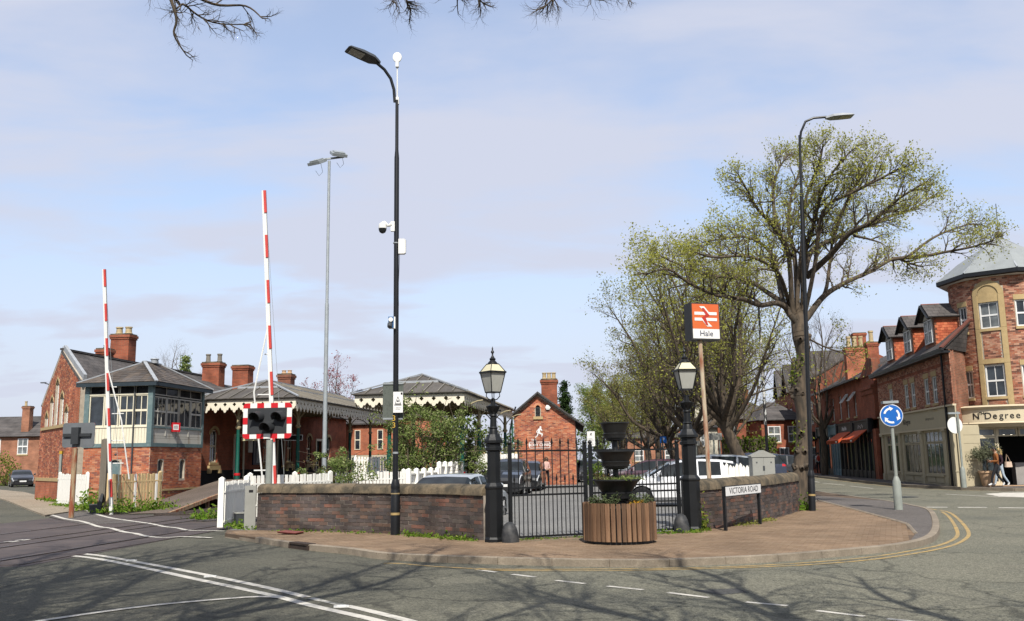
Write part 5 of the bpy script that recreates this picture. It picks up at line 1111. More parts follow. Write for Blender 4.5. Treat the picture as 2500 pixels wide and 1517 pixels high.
def canopy(loc,label,Wd,Ln,zt,zbv,zr,inset,base,colrows,colspace,ztier,qsp=.49,first=1.2):
    """local: x across the end face, y along the platform. zt eave top, zbv foot of valance, zr ridge"""
    t=thing('platform_canopy',label,'canopy',loc,RYAW); h=zt-zbv-.06; Mx=Matrix.Translation((Wd,0,0))@Matrix.Rotation(math.pi/2,4,'Z')
    n=int(Wd/qsp); w=Wd/n; b=MB(); b.prism([valance_pts(w,h),quatrefoil(w/2,h*.63,.088)],0,.03); me=b.mesh('valance_board',M_['valance'],False)
    for i in range(n): ob('valance_board',me,t,Matrix.Translation((i*w,-.0,zbv)))
    n2=int(Ln/qsp); w2=Ln/n2; b=MB(); b.prism([valance_pts(w2,h),quatrefoil(w2/2,h*.63,.088)],0,.03); me2=b.mesh('valance_board',M_['valance'],False)
    for i in range(n2):
        ob('valance_board',me2,t,Mx@Matrix.Translation((i*w2,-.0,zbv)))
        if i<20: ob('valance_board',me2,t,Matrix.Rotation(math.pi/2,4,'Z')@Matrix.Translation((i*w2,-.0,zbv)))
    for M2,l in ((Matrix(),Wd),(Mx,Ln)):
        b=MB(); b.box(-.06,-.1,zt-.07,l+.06,.02,zt+.01,M2); b.build('gutter',M_['darkgrey'],t,None,False)
    # hipped roof in two tiers
    E=[Vector((-.15,-.15,zt)),Vector((Wd+.15,-.15,zt)),Vector((Wd+.15,Ln,zt)),Vector((-.15,Ln,zt))]; rx=Wd*.46
    f=(ztier-zt)/(zr-zt); R1=Vector((rx,inset,zr)); R2=Vector((rx,Ln,zr)); RR=[R1,R1,R2,R2]
    step=.07; T=[E[i].lerp(RR[i],f) for i in range(4)]; 
    def tier(a,bb,c,d,n,mm):
        ex=(bb-a).normalized(); Le=(bb-a).length; s0=(d-a).dot(ex); s1=(c-a).dot(ex); ey=(d-a)-ex*s0
        def hh(s): return min(1,s/s0 if s0>1e-4 else 1,(Le-s)/(Le-s1) if Le-s1>1e-4 else 1)
        def pt(s,hv): return a+ex*s+ey*hv
        for i in range(n):
            sa,sb=Le*i/n,Le*(i+1)/n; p=[pt(sa,0),pt(sb,0)]
            if hh(sb)>1e-3: p.append(pt(sb,hh(sb)))
            for sm in sorted((s0,s1),reverse=True):
                if sa+1e-3<sm<sb-1e-3 and (p[-1]-pt(sm,hh(sm))).length>.01: p.append(pt(sm,hh(sm)))
            if hh(sa)>1e-3: p.append(pt(sa,hh(sa)))
            if len(p)<3: continue
            quad(t,'roof_panel',p,mm,.04)
            if i and hh(sa)>.05: q=MB(); q.bar(pt(sa,0)+Vector((0,0,.035)),pt(sa,hh(sa))+Vector((0,0,.035)),.04,.05); q.build('glazing_bar',M_['panelp'],t,None,False)
    up=Vector((0,0,step)); R1u=R1+up;R2u=R2+up
    tier(E[0],E[1],T[1],T[0],8,M_['panel']); tier(T[0]+up,T[1]+up,R1u,R1u,4,M_['panel'])
    nl=max(4,int(Ln/.62)); tier(E[1],E[2],T[2],T[1],nl,M_['panelp']); tier(T[1]+up,T[2]+up,R2u,R1u,nl//2,M_['panelp'])
    tier(E[3],E[0],T[0],T[3],6,M_['panelp']); tier(T[3]+up,T[0]+up,R1u,R2u,4,M_['panelp'])
    for a,c in ((E[0],R1u),(E[1],R1u)):
        b=MB(); b.bar(a+Vector((0,0,.05)),c+Vector((0,0,.05)),.12,.06); b.build('hip_roll',M_['lead'],t,None,False)
    b=MB(); b.bar(R1u+Vector((0,0,.03)),R2u+Vector((0,0,.03)),.14,.08); b.build('ridge_roll',M_['lead'],t,None,False)
    b=MB(); b.bar(T[0]+Vector((0,0,.04)),T[1]+Vector((0,0,.04)),.06,.1); b.bar(T[1]+Vector((0,0,.04)),T[2]+Vector((0,0,.04)),.06,.1); b.build('tier_flashing',M_['lead'],t,None,False)
    b=MB(); b.box(.05,.05,zt-.12,Wd-.05,Ln,zt-.08); b.build('soffit',M_['colcream'],t,None,False)
    # columns with brackets
    for cx in colrows:
        k=0; y=first
        while y<Ln and k<7:
            b=MB(); b.lathe([(.14,base),(.14,base+.18),(.105,base+.22),(.10,base+1.0),(.085,zbv-1.1+.35)],12,(cx,y,0)); c=b.build('column',M_['green'],t)
            b=MB(); b.lathe([(.15,base+.2),(.15,base+.27)],12,(cx,y,0)); b.build('red_band',M_['red'],c)
            b=MB(); b.lathe([(.085,zbv-.75),(.10,zbv-.72),(.15,zbv-.66),(.15,zbv-.62),(.09,zbv-.58),(.08,zt-.12)],10,(cx,y,0)); b.build('capital',M_['colcream'],c)
            b=MB()
            for dx,dy in ((1,0),(-1,0),(0,1),(0,-1)):
                r=1.15 if dy else .95; pts=[]
                for i in range(7): a=math.pi/2*i/6; pts.append((cx+dx*(r*(1-math.cos(a))),y+dy*(r*(1-math.cos(a))),zbv-.62+r*math.sin(a)*.95))
                b.tube(pts,.03,6)
            b.build('bracket',M_['colcream'],c); y+=colspace; k+=1
    b=MB()
    for cx in colrows: b.bar((cx,.1,zt-.2),(cx,Ln-.1,zt-.2),.12,.16)
    for i in range(int(Ln/2.2)): b.bar((.1,.6+i*2.2,zt-.26),(Wd-.1,.6+i*2.2,zt-.26),.08,.12)
    b.build('roof_beams',M_['colcream'],t,None,False,kind='stuff'); return t
canopy((-16.4,47.2,0),'long low platform canopy with pierced cream valance behind the signal board',5.5,17,4.95,4.24,6.05,3.4,.9,(4.6,),4.5,5.62,first=2.8)
canopy((-6.85,40,0),'platform canopy with pierced cream valance rising over the bushes','%s'%4.8 and 4.8,15.5,4.56,3.97,5.55,3.2,.9,(1.2,4.45),4.5,5.15)
bpy.data.objects['platform_canopy.001']['category']='canopy'
b=MB(); c0=bpy.data.objects['platform_canopy']
b.lathe([(.14,.9),(.14,1.1),(.10,1.2),(.085,3.4)],12,(2.15,.8,0)); k=b.build('column',M_['green'],c0); b=MB(); b.lathe([(.16,1.08),(.16,1.2)],12,(2.15,.8,0)); b.build('red_band',M_['red'],k)
b=MB(); b.lathe([(.085,3.4),(.15,3.5),(.15,3.56),(.09,3.6),(.08,4.8)],10,(2.15,.8,0)); b.build('capital',M_['colcream'],k); b=MB()
for dx in (1,-1):
    b.tube([(2.15+dx*1.2*(1-math.cos(math.pi/2*i/6)),.8,3.6+1.1*math.sin(math.pi/2*i/6)) for i in range(7)],.035,6)
b.build('bracket',M_['colcream'],k)
# ------------------------------------------------------------------ station house behind the long canopy: x along the platform front
t=thing('station_house','red brick station house with stone dressed windows under the canopy','building',rail_xy(-22.2,46.2),math.pi/2+RYAW)
Ls=25; zs=4.9; ops=[]; wn=[(2.2,3.1),(9.2,10.2),(13.0,13.9),(16.5,17.4),(20.5,21.4)]; dr=[(5.2,6.3),(11.4,12.4),(18.4,19.4)]
holes=[arch_pts(a,c,1.75,3.2,.3,8) for a,c in wn]+[[(a,.9),(c,.9),(c,3.15),(a,3.15)] for a,c in dr]
Mst=Matrix.Diagonal((1,1,1,1))
wallpanel(t,[(0,.0),(Ls,.0),(Ls,zs),(0,zs)],holes,M_['t_red'],.3,name='front_wall')
for a,c in wn:
    w=window(t,a,c,1.76,3.45,None,M_['cream'],M_['glass'],2,2,.06,.04,.12,sill=M_['buffstone']); b=MB(); out=arch_pts(a-.16,c+.16,1.75,3.2,.46,8)[2:]; inn=arch_pts(a,c,1.75,3.2,.3,8)[2:]; b.prism([out+inn[::-1]],-.04,.02); b.build('arch_head',M_['buffstone'],t,None,False)
    b=MB(); b.box(a-.2,-.12,1.38,c+.2,.0,1.6); b.box(a-.26,-.14,1.2,a,.0,1.38); b.box(c,-.14,1.2,c+.26,.0,1.38); b.build('corbelled_sill',M_['buffstone'],t,None,False)
for a,c in dr:
    b=MB(); b.box(a,.15,.9,c,.2,3.15); b.build('door',mat('dark_green_door',(.012,.03,.025),rough=.5),t,None,False); b=MB(); b.prism([[(a-.14,.9),(a,.9),(a,3.15),(c,3.15),(c,.9),(c+.14,.9),(c+.14,3.3),(a-.14,3.3)]],-.05,.0); b.build('door_surround',M_['cream'],t,None,False)
b=MB(); b.box(7.6,-.08,1.6,8.6,.0,3.2); b.build('blue_noticeboard',mat('dark_blue_board',(.012,.016,.06),rough=.4),t,None,False)
b=MB(); b.box(7.0,-.06,2.3,7.5,.0,3.1); b.build('poster',M_['white'],t,None,False); b=MB(); b.box(8.0,-.11,1.7,8.5,-.081,2.9); b.build('poster',mat('grey_poster',(.4,.42,.44),rough=.5),t,None,False)
b=MB(); b.box(0,-.02,.5,Ls,.0,1.35); b.build('dado',M_['interior'],t,None,False)
b=MB(); b.box(.0,.3,0,.3,6,zs); b.box(.3,5.7,0,Ls,6,zs); b.build('end_wall',M_['t_red'],t,None,False)
E0=Vector((-.3,-.4,zs));E1=Vector((Ls+.3,-.4,zs));A1=Vector((-.3,3,6.5));A2=Vector((Ls+.3,3,6.5)); quad(t,'roof',(E0,E1,A2,A1),M_['slatetex'],.08); quad(t,'roof',(A1,A2,Vector((Ls+.3,6.4,zs)),Vector((-.3,6.4,zs))),M_['slatetex'],.08); b=MB(); b.prism([[(.4,zs),(5.8,zs),(3,6.45)]],.0,.25,Matrix.Rotation(math.pi/2,4,'Z')); b.build('gable',M_['t_red'],t,None,False)
Mi=(Matrix.Translation(t.location)@Matrix.Rotation(t.rotation_euler.z,4,'Z')).inverted()
chimney(t,0,0,5.0,7.7,1.05,.8,M_['t_red'],((-.36,0),(.36,0)),mat('grey_pot',(.20,.18,.15),rough=.9),.5,.15,M=Mi@Tm(-17.92,55,0,RYAW))
chimney(t,0,0,5.0,7.52,.98,.8,M_['t_red'],(),M=Mi@Tm(-16.25,55.3,0,RYAW))
chimney(t,0,0,4.6,6.95,.78,.72,mat('sooty_brick',(.17,.075,.05),rough=.9,col2=(.25,.10,.06),vs=4,bump=.3),((-.15,0),(.2,.0)),M_['terracotta'],.22,.14,M=Mi@Tm(-13.6,55.2,0,RYAW))
def hang_sign(name,label,loc,w,h,m,rz=0,dark=False,txt=None):
    t=thing(name,label,'sign',loc,rz); b=MB(); b.box(-w/2,-.03,0,w/2,.03,h); b.build('panel',m,t,None,False)
    b=MB(); b.bar((-w*.4,0,h),(-w*.4,0,h+.6),.025); b.bar((w*.4,0,h),(w*.4,0,h+.6),.025); b.build('hanger',M_['darkgrey'],t)
    if dark: b=MB(); b.box(-w/2-.03,-.02,-.03,w/2+.03,.025,h+.03); b.build('frame',M_['white'],t,None,False)
    if txt: letters(txt,h*.55,M_['ink'],t,0,-.035,h/2,.001)
p=at(613,1069,48.3); hang_sign('platform_sign','pale yellow direction sign hanging under the long canopy',p-Vector((0,0,.16)),.92,.27,mat('pale_yellow_sign',(.55,.50,.30),rough=.5),.1,False,'< Exit')
p=at(716,1068,50.5); hang_sign('departure_screen','dark departure screen with pale frame hanging under the canopy',p-Vector((0,0,.15)),.95,.25,M_['interior'],.1,True)
# sunlit brick end building on the far platform, with small windows, plus cream waiting room
t=thing('waiting_room','orange brick platform building glimpsed under the long canopy roof','building',rail_xy(-22.6,72),RYAW)
b=MB(); b.box(0,0,0,3.9,6,2.2); b.build('lower_wall',mat('buff_render',(.50,.44,.33),rough=.8),t,None,False); b=MB(); b.box(.0,-.02,2.2,3.9,6,4.6); b.build('upper_wall',M_['t_orange'],t,None,False)
for x in (.8,2.6): window(t,x,x+.45,2.6,4.1,None,M_['cream'],M_['glass'],1,2,.05,.03,-.04)
for x in (.6,2.2): b=MB(); b.box(x,-.06,.9,x+.5,-.0,2.0); b.build('door',mat('teal_door',(.05,.09,.09),rough=.5),t,None,False)
quad(t,'roof',((-.3,-.3,4.6),(4.2,-.3,4.6),(4.2,3,5.4),(-.3,3,5.4)),M_['slatetex'],.1)
# ------------------------------------------------------------------ small brick clinic with chimney. local x along the gable, y back
CL=Vector((0.02,57.6,0)); t=thing('clinic_building','small orange brick building with running man logo and tall chimney','building',CL,rad(-4))
cw,ze,za=3.78,4.05,5.72
wallpanel(t,[(0,0),(cw,0),(cw,ze),(1.5,za),(0,4.5)],[arch_pts(1.35,1.63,4.28,4.82,.16)],M_['mortar'],.25,name='gable_wall')
kc=lambda u,z: z<(4.5+(za-4.5)*u/1.5 if u<1.5 else za-(za-ze)*(u-1.5)/(cw-1.5))-.06
bricks(t,flat(),cw,.1,5.66,[(1.3,1.68,4.15,5.02)],M_['brickorange'],keep=kc,bh=.078)
b=MB(); b.box(0,.25,0,.25,16,4.3); b.build('side_wall',M_['t_orange'],t,None,False)
Ms=Matrix.Translation((cw,0,0))@Matrix.Rotation(math.pi/2,4,'Z'); hs=[arch_pts(a,a+.9,1.3,2.6,.3,8) for a in (2,5,8,11)]
wallpanel(t,[(.25,0),(16,0),(16,ze),(.25,ze)],hs,M_['t_red'],.25,Ms,'side_wall')
for a in (2,5,8,11): window(t,a,a+.9,1.3,2.9,Ms,M_['cream'],M_['glass'],2,2,.06,.04,.1)
b=MB(); b.box(.25,.25,.1,cw-.26,15.9,3.9); b.build('core',M_['interior'],t,None,False)
lou=MB(); lou.prism([arch_pts(1.35,1.63,4.28,4.82,.16)],.1,.14); w=lou.build('louvre_window',M_['interior'],t,None,False)
for k in range(7):
    b=MB(); b.box(1.36,.02,4.31+k*.085,1.62,.10,4.345+k*.085,Tm()); b.build('louvre',M_['darkgrey'],w,None,False)
b=MB(); b.box(1.2,-.09,4.1,1.8,.0,4.27); b.build('sill',M_['buffstone'],t,None,False); b=MB(); out=arch_pts(1.22,1.76,4.28,4.82,.3,8)[2:]; inn=arch_pts(1.35,1.63,4.28,4.82,.16,8)[2:]; b.prism([out+inn[::-1]],-.03,.02); b.build('arch_head',M_['brickorange'],t,None,False)
b=MB(); b.lathe([(.17,0),(.17,.1),(.1,.13)],6,M=Tm(2.12,.0,4.82,0,rad(90))); b.build('alarm_box',M_['white'],t)
rr=[Vector((-.2,-.25,4.42)),Vector((1.5,-.25,za+.1)),Vector((cw+.55,-.25,3.72))]
back=Vector((0,16.3,0)); quad(t,'roof',(rr[1],rr[2],rr[2]+back,rr[1]+back),M_['slatetex'],.09); quad(t,'roof',(rr[0],rr[1],rr[1]+back,rr[0]+back),M_['slatetex'],.09)
for a,c in ((rr[0],rr[1]),(rr[1],rr[2])):
    b=MB(); b.bar(a+Vector((0,.02,-.09)),c+Vector((0,.02,-.09)),.07,.2,up=(0,1,0)); b.build('barge_board',mat('flaking_grey_bargeboard',(.05,.05,.05),rough=.7,col2=(.22,.22,.21),thr=(.58,.75),vs=6),t,None,False)
chimney(t,2.2,.9,4.4,6.65,.98,.8,M_['t_red'],((-.3,0),(0,0),(.3,0)),M_['chimpot'],.42,.14); b=MB(); b.box(1.65,.4,4.3,2.85,1.4,5.05); b.build('chimney_base',M_['t_red'],t,None,False)
b=MB(); b.tube([(-.12,-.1,4.45),(-.12,-.1,.1)],.05,8); b.build('drain_pipe',M_['green'],t); b=MB(); b.tube([(.12,-.12,4.9),(-.1,-.2,4.2),(-.25,-.2,3.4),(-.2,-.2,.1)],.05,8); b.build('black_pipe',M_['black'],t)
# painted sign: runner, THE, framed BODY CLINIC
run=[(0.02,.74),(.07,.70),(.07,.63),(.04,.60),(.13,.50),(.11,.46),(.15,.40),(.06,.45),(.03,.52),(-.02,.44),(-.03,.34),(.08,.28),(.17,.24),(.10,.05),(.06,.06),(.08,.19),(-.04,.22),(-.12,.28),(-.16,.14),(-.32,-.02),(-.36,.02),(-.22,.15),(-.18,.32),(-.14,.48),(-.22,.40),(-.20,.33),(-.17,.34),(-.20,.30),(-.25,.32),(-.26,.42),(-.12,.58),(-.04,.60),(-.05,.68),(-.02,.73)]
b=MB(); b.prism([[(1.62+x*.95,2.98+z*.95) for x,z in run]],-.02,-.010); b.build('runner_logo',M_['wink'],t,None,False)
fx0,fx1,fz0,fz1=.92,2.2,2.33,2.72; b=MB()
for q in ((fx0,fz0,fx1,fz0+.03),(fx0,fz1-.03,fx1,fz1),(fx0,fz0,fx0+.03,fz1),(fx1-.03,fz0,fx1,fz1)): b.box(q[0],-.02,q[1],q[2],-.010,q[3])
b.build('sign_frame',M_['wink'],t,None,False); letters('THE',.17,M_['wink'],t,1.2,-.014,2.83,.004,bold=.004); letters('BODY CLINIC',.24,M_['wink'],t,1.56,-.014,2.525,.004,sx=.92,bold=.006)
p=at(1443,1072,58.5); s=thing('clinic_board','white hanging board with a runner beside the clinic roof','sign',p-Vector((0,0,.45)),rad(-2)); b=MB(); b.box(-.24,-.03,0,.24,.03,.92); b.build('board',M_['wink'],s,None,False); b=MB(); b.prism([[(x*.32+.02,.62+z*.3) for x,z in run]],-.036,-.031); b.build('runner_logo',M_['ink'],s,None,False)
for k in range(6): b=MB(); b.box(-.17,-.034,.1+k*.075,.17-.04*(k%3),-.031,.125+k*.075); b.build('text_line',mat('grey_text_line',(.35,.35,.36)),s,None,False)
b=MB(); b.bar((-.6,0,.75),(-.2,0,.75),.04); b.bar((-.6,0,.2),(-.2,0,.2),.04); b.build('bracket',M_['black'],s)
# ------------------------------------------------------------------ fences and gates round the crossing
def pale_fence(name,label,P,h,m,pale_w=.085,gap=.05,rails=(.3,.8),post_every=1.8,pointed=False,z0=PZ,postm=None,group=None,postw=.11,posth=.05,cat='fence',rail_front=False):
    path=Path([Vector((p[0],p[1],0)) for p in P]).fin(); o=path.P[0]; t=thing(name,label,cat,(o.x,o.y,z0),0,group); postm=postm or m
    b=MB(); w=pale_w/2
    b.prism([[(-w,.05),(w,.05),(w,h-.03),(w*.3,h) if pointed else (w*.9,h),(-w*.3,h) if pointed else (-w*.9,h),(-w,h-.03)]],-.012,.012); me=b.mesh('pale',m,False)
    def Mx(u,off=0):
        p,tt=path.at(u); nn=Vector((tt.y,-tt.x,0)); p=p-o+nn*off; return Matrix(((tt.x,-tt.y,0,p.x),(tt.y,tt.x,0,p.y),(0,0,1,0),(0,0,0,1)))
    u=pale_w
    while u<path.L: ob('pale',me,t,Mx(u,-.03 if rail_front else .03)@Tm(0,0,rng.uniform(-.012,.012),0,0,rng.uniform(-.012,.012))@Matrix.Diagonal((1,1,rng.uniform(.985,1.01),1))); u+=pale_w+gap
    for i in range(len(path.P)-1):
        a,c=path.P[i]-o,path.P[i+1]-o
        for r in rails: b=MB(); b.bar(a+Vector((0,0,h*r)),c+Vector((0,0,h*r)),.09,.045); b.build('rail',m,t,None,False)
    n=max(1,int(round(path.L/post_every)))
    for i in range(n+1):
        b=MB(); M2=Mx(path.L*i/n,.02 if rail_front else -.05); b.box(-postw/2,-postw/2,0,postw/2,postw/2,h+posth,M2); b.lathe([(postw*.6,h+posth),(.01,h+posth+.04)],4,M=M2,a0=math.pi/4); b.build('post',postm,t,None,False)
    return t
pale_fence('white_gate','closed white boarded gate between the crossing path and the brick goods building',[(-19.3,39.6),(-16.95,37)],1.34,M_['whitewood'],.30,.012,(.2,.85),3.4,z0=.02,cat='gate')
pale_fence('tan_picket_fence','weathered tan picket fence beside the barrier at the foot of the signal box',[(-14.25,33.0),(-13.45,35.6)],1.36,M_['fencewood'],.115,.05,(.25,.8),2.7,z0=0)
for k,o in enumerate([c for c in bpy.data.objects['tan_picket_fence'].children if c.name.startswith('pale')]):
    if k in (7,14): o.data=o.data.copy(); o.data.materials[0]=M_['whitewood']
t=pale_fence('white_picket_gate','white picket gate with a thick post at the edge of the railway crossing',[(-7.42,23.9),(-7.62,26.8)],1.14,M_['whitewood'],.085,.075,(.12,.77),2.8,z0=.08,cat='gate',postw=.14,posth=.08)
pale_fence('white_fence','straight white picket fence behind the crossing signal board',[(-7.6,27),(-6.5,28.6),(-5.85,29.9)],1.22,M_['whitewood'],.10,.05,(.3,.8),1.9)
pale_fence('white_fence','white picket fence running along the bushes towards the platform',[(-5.7,30.3),(-4.7,31.3),(-3.8,32.3)],1.22,M_['whitewood'],.10,.045,(.3,.8),1.9)
t=pale_fence('white_fence','white fence of stout square posts and rails sloping up behind the parked silver car',[(-3.7,32.5),(-3.0,36.2)],1.2,M_['whitewood'],.11,.045,(.55,.93),.95,postw=.16,posth=.08,rail_front=True)
pale_fence('white_fence','upper stretch of the stout white post and rail fence under the bushes',[(-2.95,36.4),(-2.3,40)],1.3,M_['whitewood'],.11,.045,(.55,.93),.95,z0=.22,postw=.16,posth=.08,rail_front=True)
pale_fence('white_fence','tall white boarded fence with brown posts between the bushes and the lantern post',[(-2.7,43.5),(-1.6,44.6),(.1,45.5)],1.85,M_['whitewood'],.14,.01,(.2,.93),.9,postm=M_['fencewood'],postw=.10)
pale_fence('white_fence','short white fence around stairs seen behind the tall lamp and bushes',[(-7.6,44.5),(-6.0,44.2)],1.0,M_['whitewood'],.09,.05,(.3,.85),1.6,z0=.9)
t=thing('crumpled_fence','pale sheet fence with a wavy top beside the grey cabinet','fence',(6.25,28.2,PZ),.1)
for k in range(12):
    b=MB(); a=.105*k; dz=.05*math.sin(k*1.7); b.prism([[(a,0),(a+.1,0),(a+.1,1.25+dz),(a+.05,1.31+dz),(a,1.22+dz)]],.02*math.sin(k*2.3),.02*math.sin(k*2.3)+.02); b.build('panel',M_['whitewood'],t,None,False)
def plain_post(name,label,loc,h,w,m,cat='post',top=None):
    b=MB(); b.box(-w/2,-w/2,0,w/2,w/2,h); b.lathe([(w*.55,h),(w*.3,h+.03)],4,a0=math.pi/4); t=thing(name,label,cat,loc); b.build('shaft',m,t,None,False)
    if top: b=MB(); b.box(-w*.6,-w*.6,h-.1,w*.6,w*.6,h+.03); b.build('head',top,t,None,False)
    return t
plain_post('marker_post','thin grey post with a yellow head beside the white boarded gate',(-19.55,40.2,0),2.3,.10,M_['greypost'],top=mat('yellow_head',(.5,.3,.03)))
plain_post('timber_post','old grey timber post behind the slim barrier',(-14.62,33.3,0),2.6,.22,mat('grey_timber',(.16,.14,.11),rough=.9,stretch=(5,5,.6)))
t=thing('equipment_panel','tall flat grey panel standing against the end of the long wall','panel',(-6.40,22.75,.05),.3)
b=MB(); b.box(-.14,-.05,0,.12,.12,1.08); b.build('case',M_['greybox'],t,None,False); b=MB(); b.box(-.05,-.054,.92,.05,-.0505,.98); b.build('label_plate',M_['ink'],t,None,False)
def base_unit(label,loc,rz,s=1):
    t=thing('barrier_base',label,'equipment box',loc,rz); b=MB(); b.prism([[(-.25*s,0),(.2*s,0),(.30*s,.9*s),(.22*s,.95*s),(.05*s,.45*s),(-.28*s,.42*s)]],-.2*s,.2*s); b.build('case',M_['darkgrey'],t,None,False); b=MB(); b.box(-.3*s,-.22*s,.42*s,.06*s,.22*s,.46*s); b.build('lid',M_['greybox'],t,None,False)
base_unit('dark grey counterweight box beside the white picket gate',(-7.2,24.9,.05),.5,.75); base_unit('dark grey counterweight box by the weeds at the slim barrier',(-14.75,33.1,0),.3,.75)
# ------------------------------------------------------------------ shops on the far side of the road
def facade(A,B): A=Vector(A);B=Vector(B); d=B-A; return Matrix.Translation((A.x,A.y,0))@Matrix.Rotation(math.atan2(d.y,d.x),4,'Z'),d.length
A=(22.3,56.5);B=(20.2,42.5); Mf,Lw=facade(A,B); rzf=math.atan2(B[1]-A[1],B[0]-A[0])
t=thing('corner_shop','brick corner shop with a round tower pale fascia and tiled dormers','building',(22.3,56.5,0),rzf); ND=t
ws=[(2.72,3.42,4.05,5.35),(6.05,6.75,4.05,5.35),(7.35,8.05,4.05,5.35),(9.85,10.55,4.05,5.35),(11.2,11.9,4.05,5.35)]
wallpanel(t,[(0,3.85),(Lw-.35,3.85),(Lw-.35,6.4),(0,6.4)],[[(a,c),(b_,c),(b_,d),(a,d)] for a,b_,c,d in ws],M_['mortar'],.3,name='upper_wall')
bricks(t,flat(),Lw-.0,3.86,6.36,[(a-.03,b_+.03,c-.12,d+.27) for a,b_,c,d in ws],M_['brickmulti'],nmax=150)
for i,(a,b_,c,d) in enumerate(ws):
    window(t,a,b_,c,d,None,M_['upvc'],M_['glasslit'],2,2,.06,.03,.06,sill=M_['buffstone']); q=MB(); q.box(a-.08,-.03,d,b_+.08,.03,d+.26); q.build('stone_lintel',M_['buffstone'],t,None,False)
b=MB(); b.box(0,-.012,5.72,Lw,.0,5.86); b.build('red_course',M_['t_red'],t,None,False)
# shopfront of the wing
b=MB(); b.box(-.05,-.06,2.86,Lw+.3,.0,3.78); b.build('fascia',M_['sage'],t,None,False); b=MB(); b.box(-.08,-.14,3.78,Lw+.3,.02,3.86); b.box(-.08,-.12,2.78,Lw+.2,.02,2.86); b.build('moulding',M_['sagecream'],t,None,False)
bays=[(1.2,3.75),(5.0,8.25),(9.1,12.0)]
hl=[[(a,.62),(c,.62),(c,2.72),(a,2.72)] for a,c in bays]; wallpanel(t,[(0,.1),(Lw+.1,.1),(Lw+.1,2.8),(0,2.8)],hl,M_['sage'],.25,name='shopfront')
for a,c in bays:
    window(t,a,c,.62,2.15,None,M_['sage'],M_['glass'],4,1,.05,.07,.05,name='shop_window'); window(t,a,c,2.17,2.72,None,M_['sage'],M_['glasslit'],4,1,.05,.07,.05,name='top_light')
    b=MB(); b.box(a-.05,-.09,.52,c+.05,.0,.61); b.build('sill',M_['sage'],t,None,False); b=MB(); n=2
    for k in range(n): x0=a+(c-a)*k/n; x1=a+(c-a)*(k+1)/n; b.box(x0+.1,-.035,.22,x1-.1,.0,.46)
    b.build('stall_panel',M_['sage'],t,None,False)
for x in (.45,4.35,8.65,12.55):
    b=MB(); b.box(x-.22,-.08,.12,x+.22,.0,2.66); b.box(x-.27,-.12,.12,x+.27,.0,.5); b.box(x-.28,-.15,2.66,x+.28,.0,2.78); b.build('pilaster',M_['sage'],t,None,False)
letters('NᵗʰDegree'.replace('ᵗʰ',''),.40,M_['ink'],t,6.15,-.065,3.32,.004,sx=1.0); letters('TH',.13,M_['ink'],t,5.42,-.066,3.5,.004); letters('nthdegree.co.uk',.22,mat('faint_grey_lettering',(.22,.20,.15)),t,10.4,-.063,3.34,.002)
def footprint(b,pts,z0,z1):
    n=len(pts); b.add([Vector((p[0],p[1],z0)) for p in pts]+[Vector((p[0],p[1],z1)) for p in pts],[(i,(i+1)%n,(i+1)%n+n,i+n) for i in range(n)]+[tuple(range(n,2*n))]); return b
loc2=lambda x,y: (Mf.inverted()@Vector((x,y,0)))
RT=loc2(21.85,44.35); b=footprint(MB(),[(.02,.3),(Lw-.345,.3),(Lw-.345,.0),(Lw,.0),(RT.x,RT.y),loc2(23,46.2)[:2],loc2(24.5,46.6)[:2],loc2(31,46.6)[:2],loc2(31,58)[:2],(.02,9)],.1,6.4); b.build('core',M_['t_multi'],t,None,False)
b=MB(); b.tube([(13.35,-.12,6.2),(13.35,-.12,.1)],.055,8); b.build('drain_pipe',M_['black'],t); b=MB(); b.box(-.3,-.42,6.32,Lw+.25,-.28,6.45); b.box(-.3,-.40,6.22,Lw+.2,.0,6.32); b.build('gutter',M_['black'],t,None,False)
sl=.78; ze=6.42; R0=Vector((-.3,-.4,ze)); R1=Vector((Lw+.2,-.4,ze)); R2=Vector((Lw+.2,3.2,ze+3.6*sl)); R3=Vector((-.3,3.2,ze+3.6*sl))
R2=Vector((Lw-3.0,3.2,ze+3.6*sl)); SE=Vector((RT.x+.2,RT.y,ze))
quad(t,'roof',(R0,R1,R2,R3),M_['slatetex'],.1); quad(t,'roof',(R3,R2,Vector((Lw-4,9,ze)),Vector((0,9,ze))),M_['slatetex'],.1); quad(t,'roof',(R1,SE,R2),M_['slatetex'],.1); hp=MB(); hp.bar(R1+Vector((0,0,.03)),R2+Vector((0,0,.03)),.16,.08); hp.build('ridge',mat('dull_red_ridge',(.14,.05,.035)),t,None,False); b=MB(); b.prism([[(-.3,6.4),(9,6.4),(3.2,9.2)]],0,.2,Matrix.Rotation(math.pi/2,4,'Z')); b.build('gable',M_['t_multi'],t,None,False)
M_['tiles']=pieces_mat('orange_hung_tiles',[(.42,.10,.045),(.48,.13,.06),(.36,.085,.04),(.50,.15,.07)],dirt=.25)
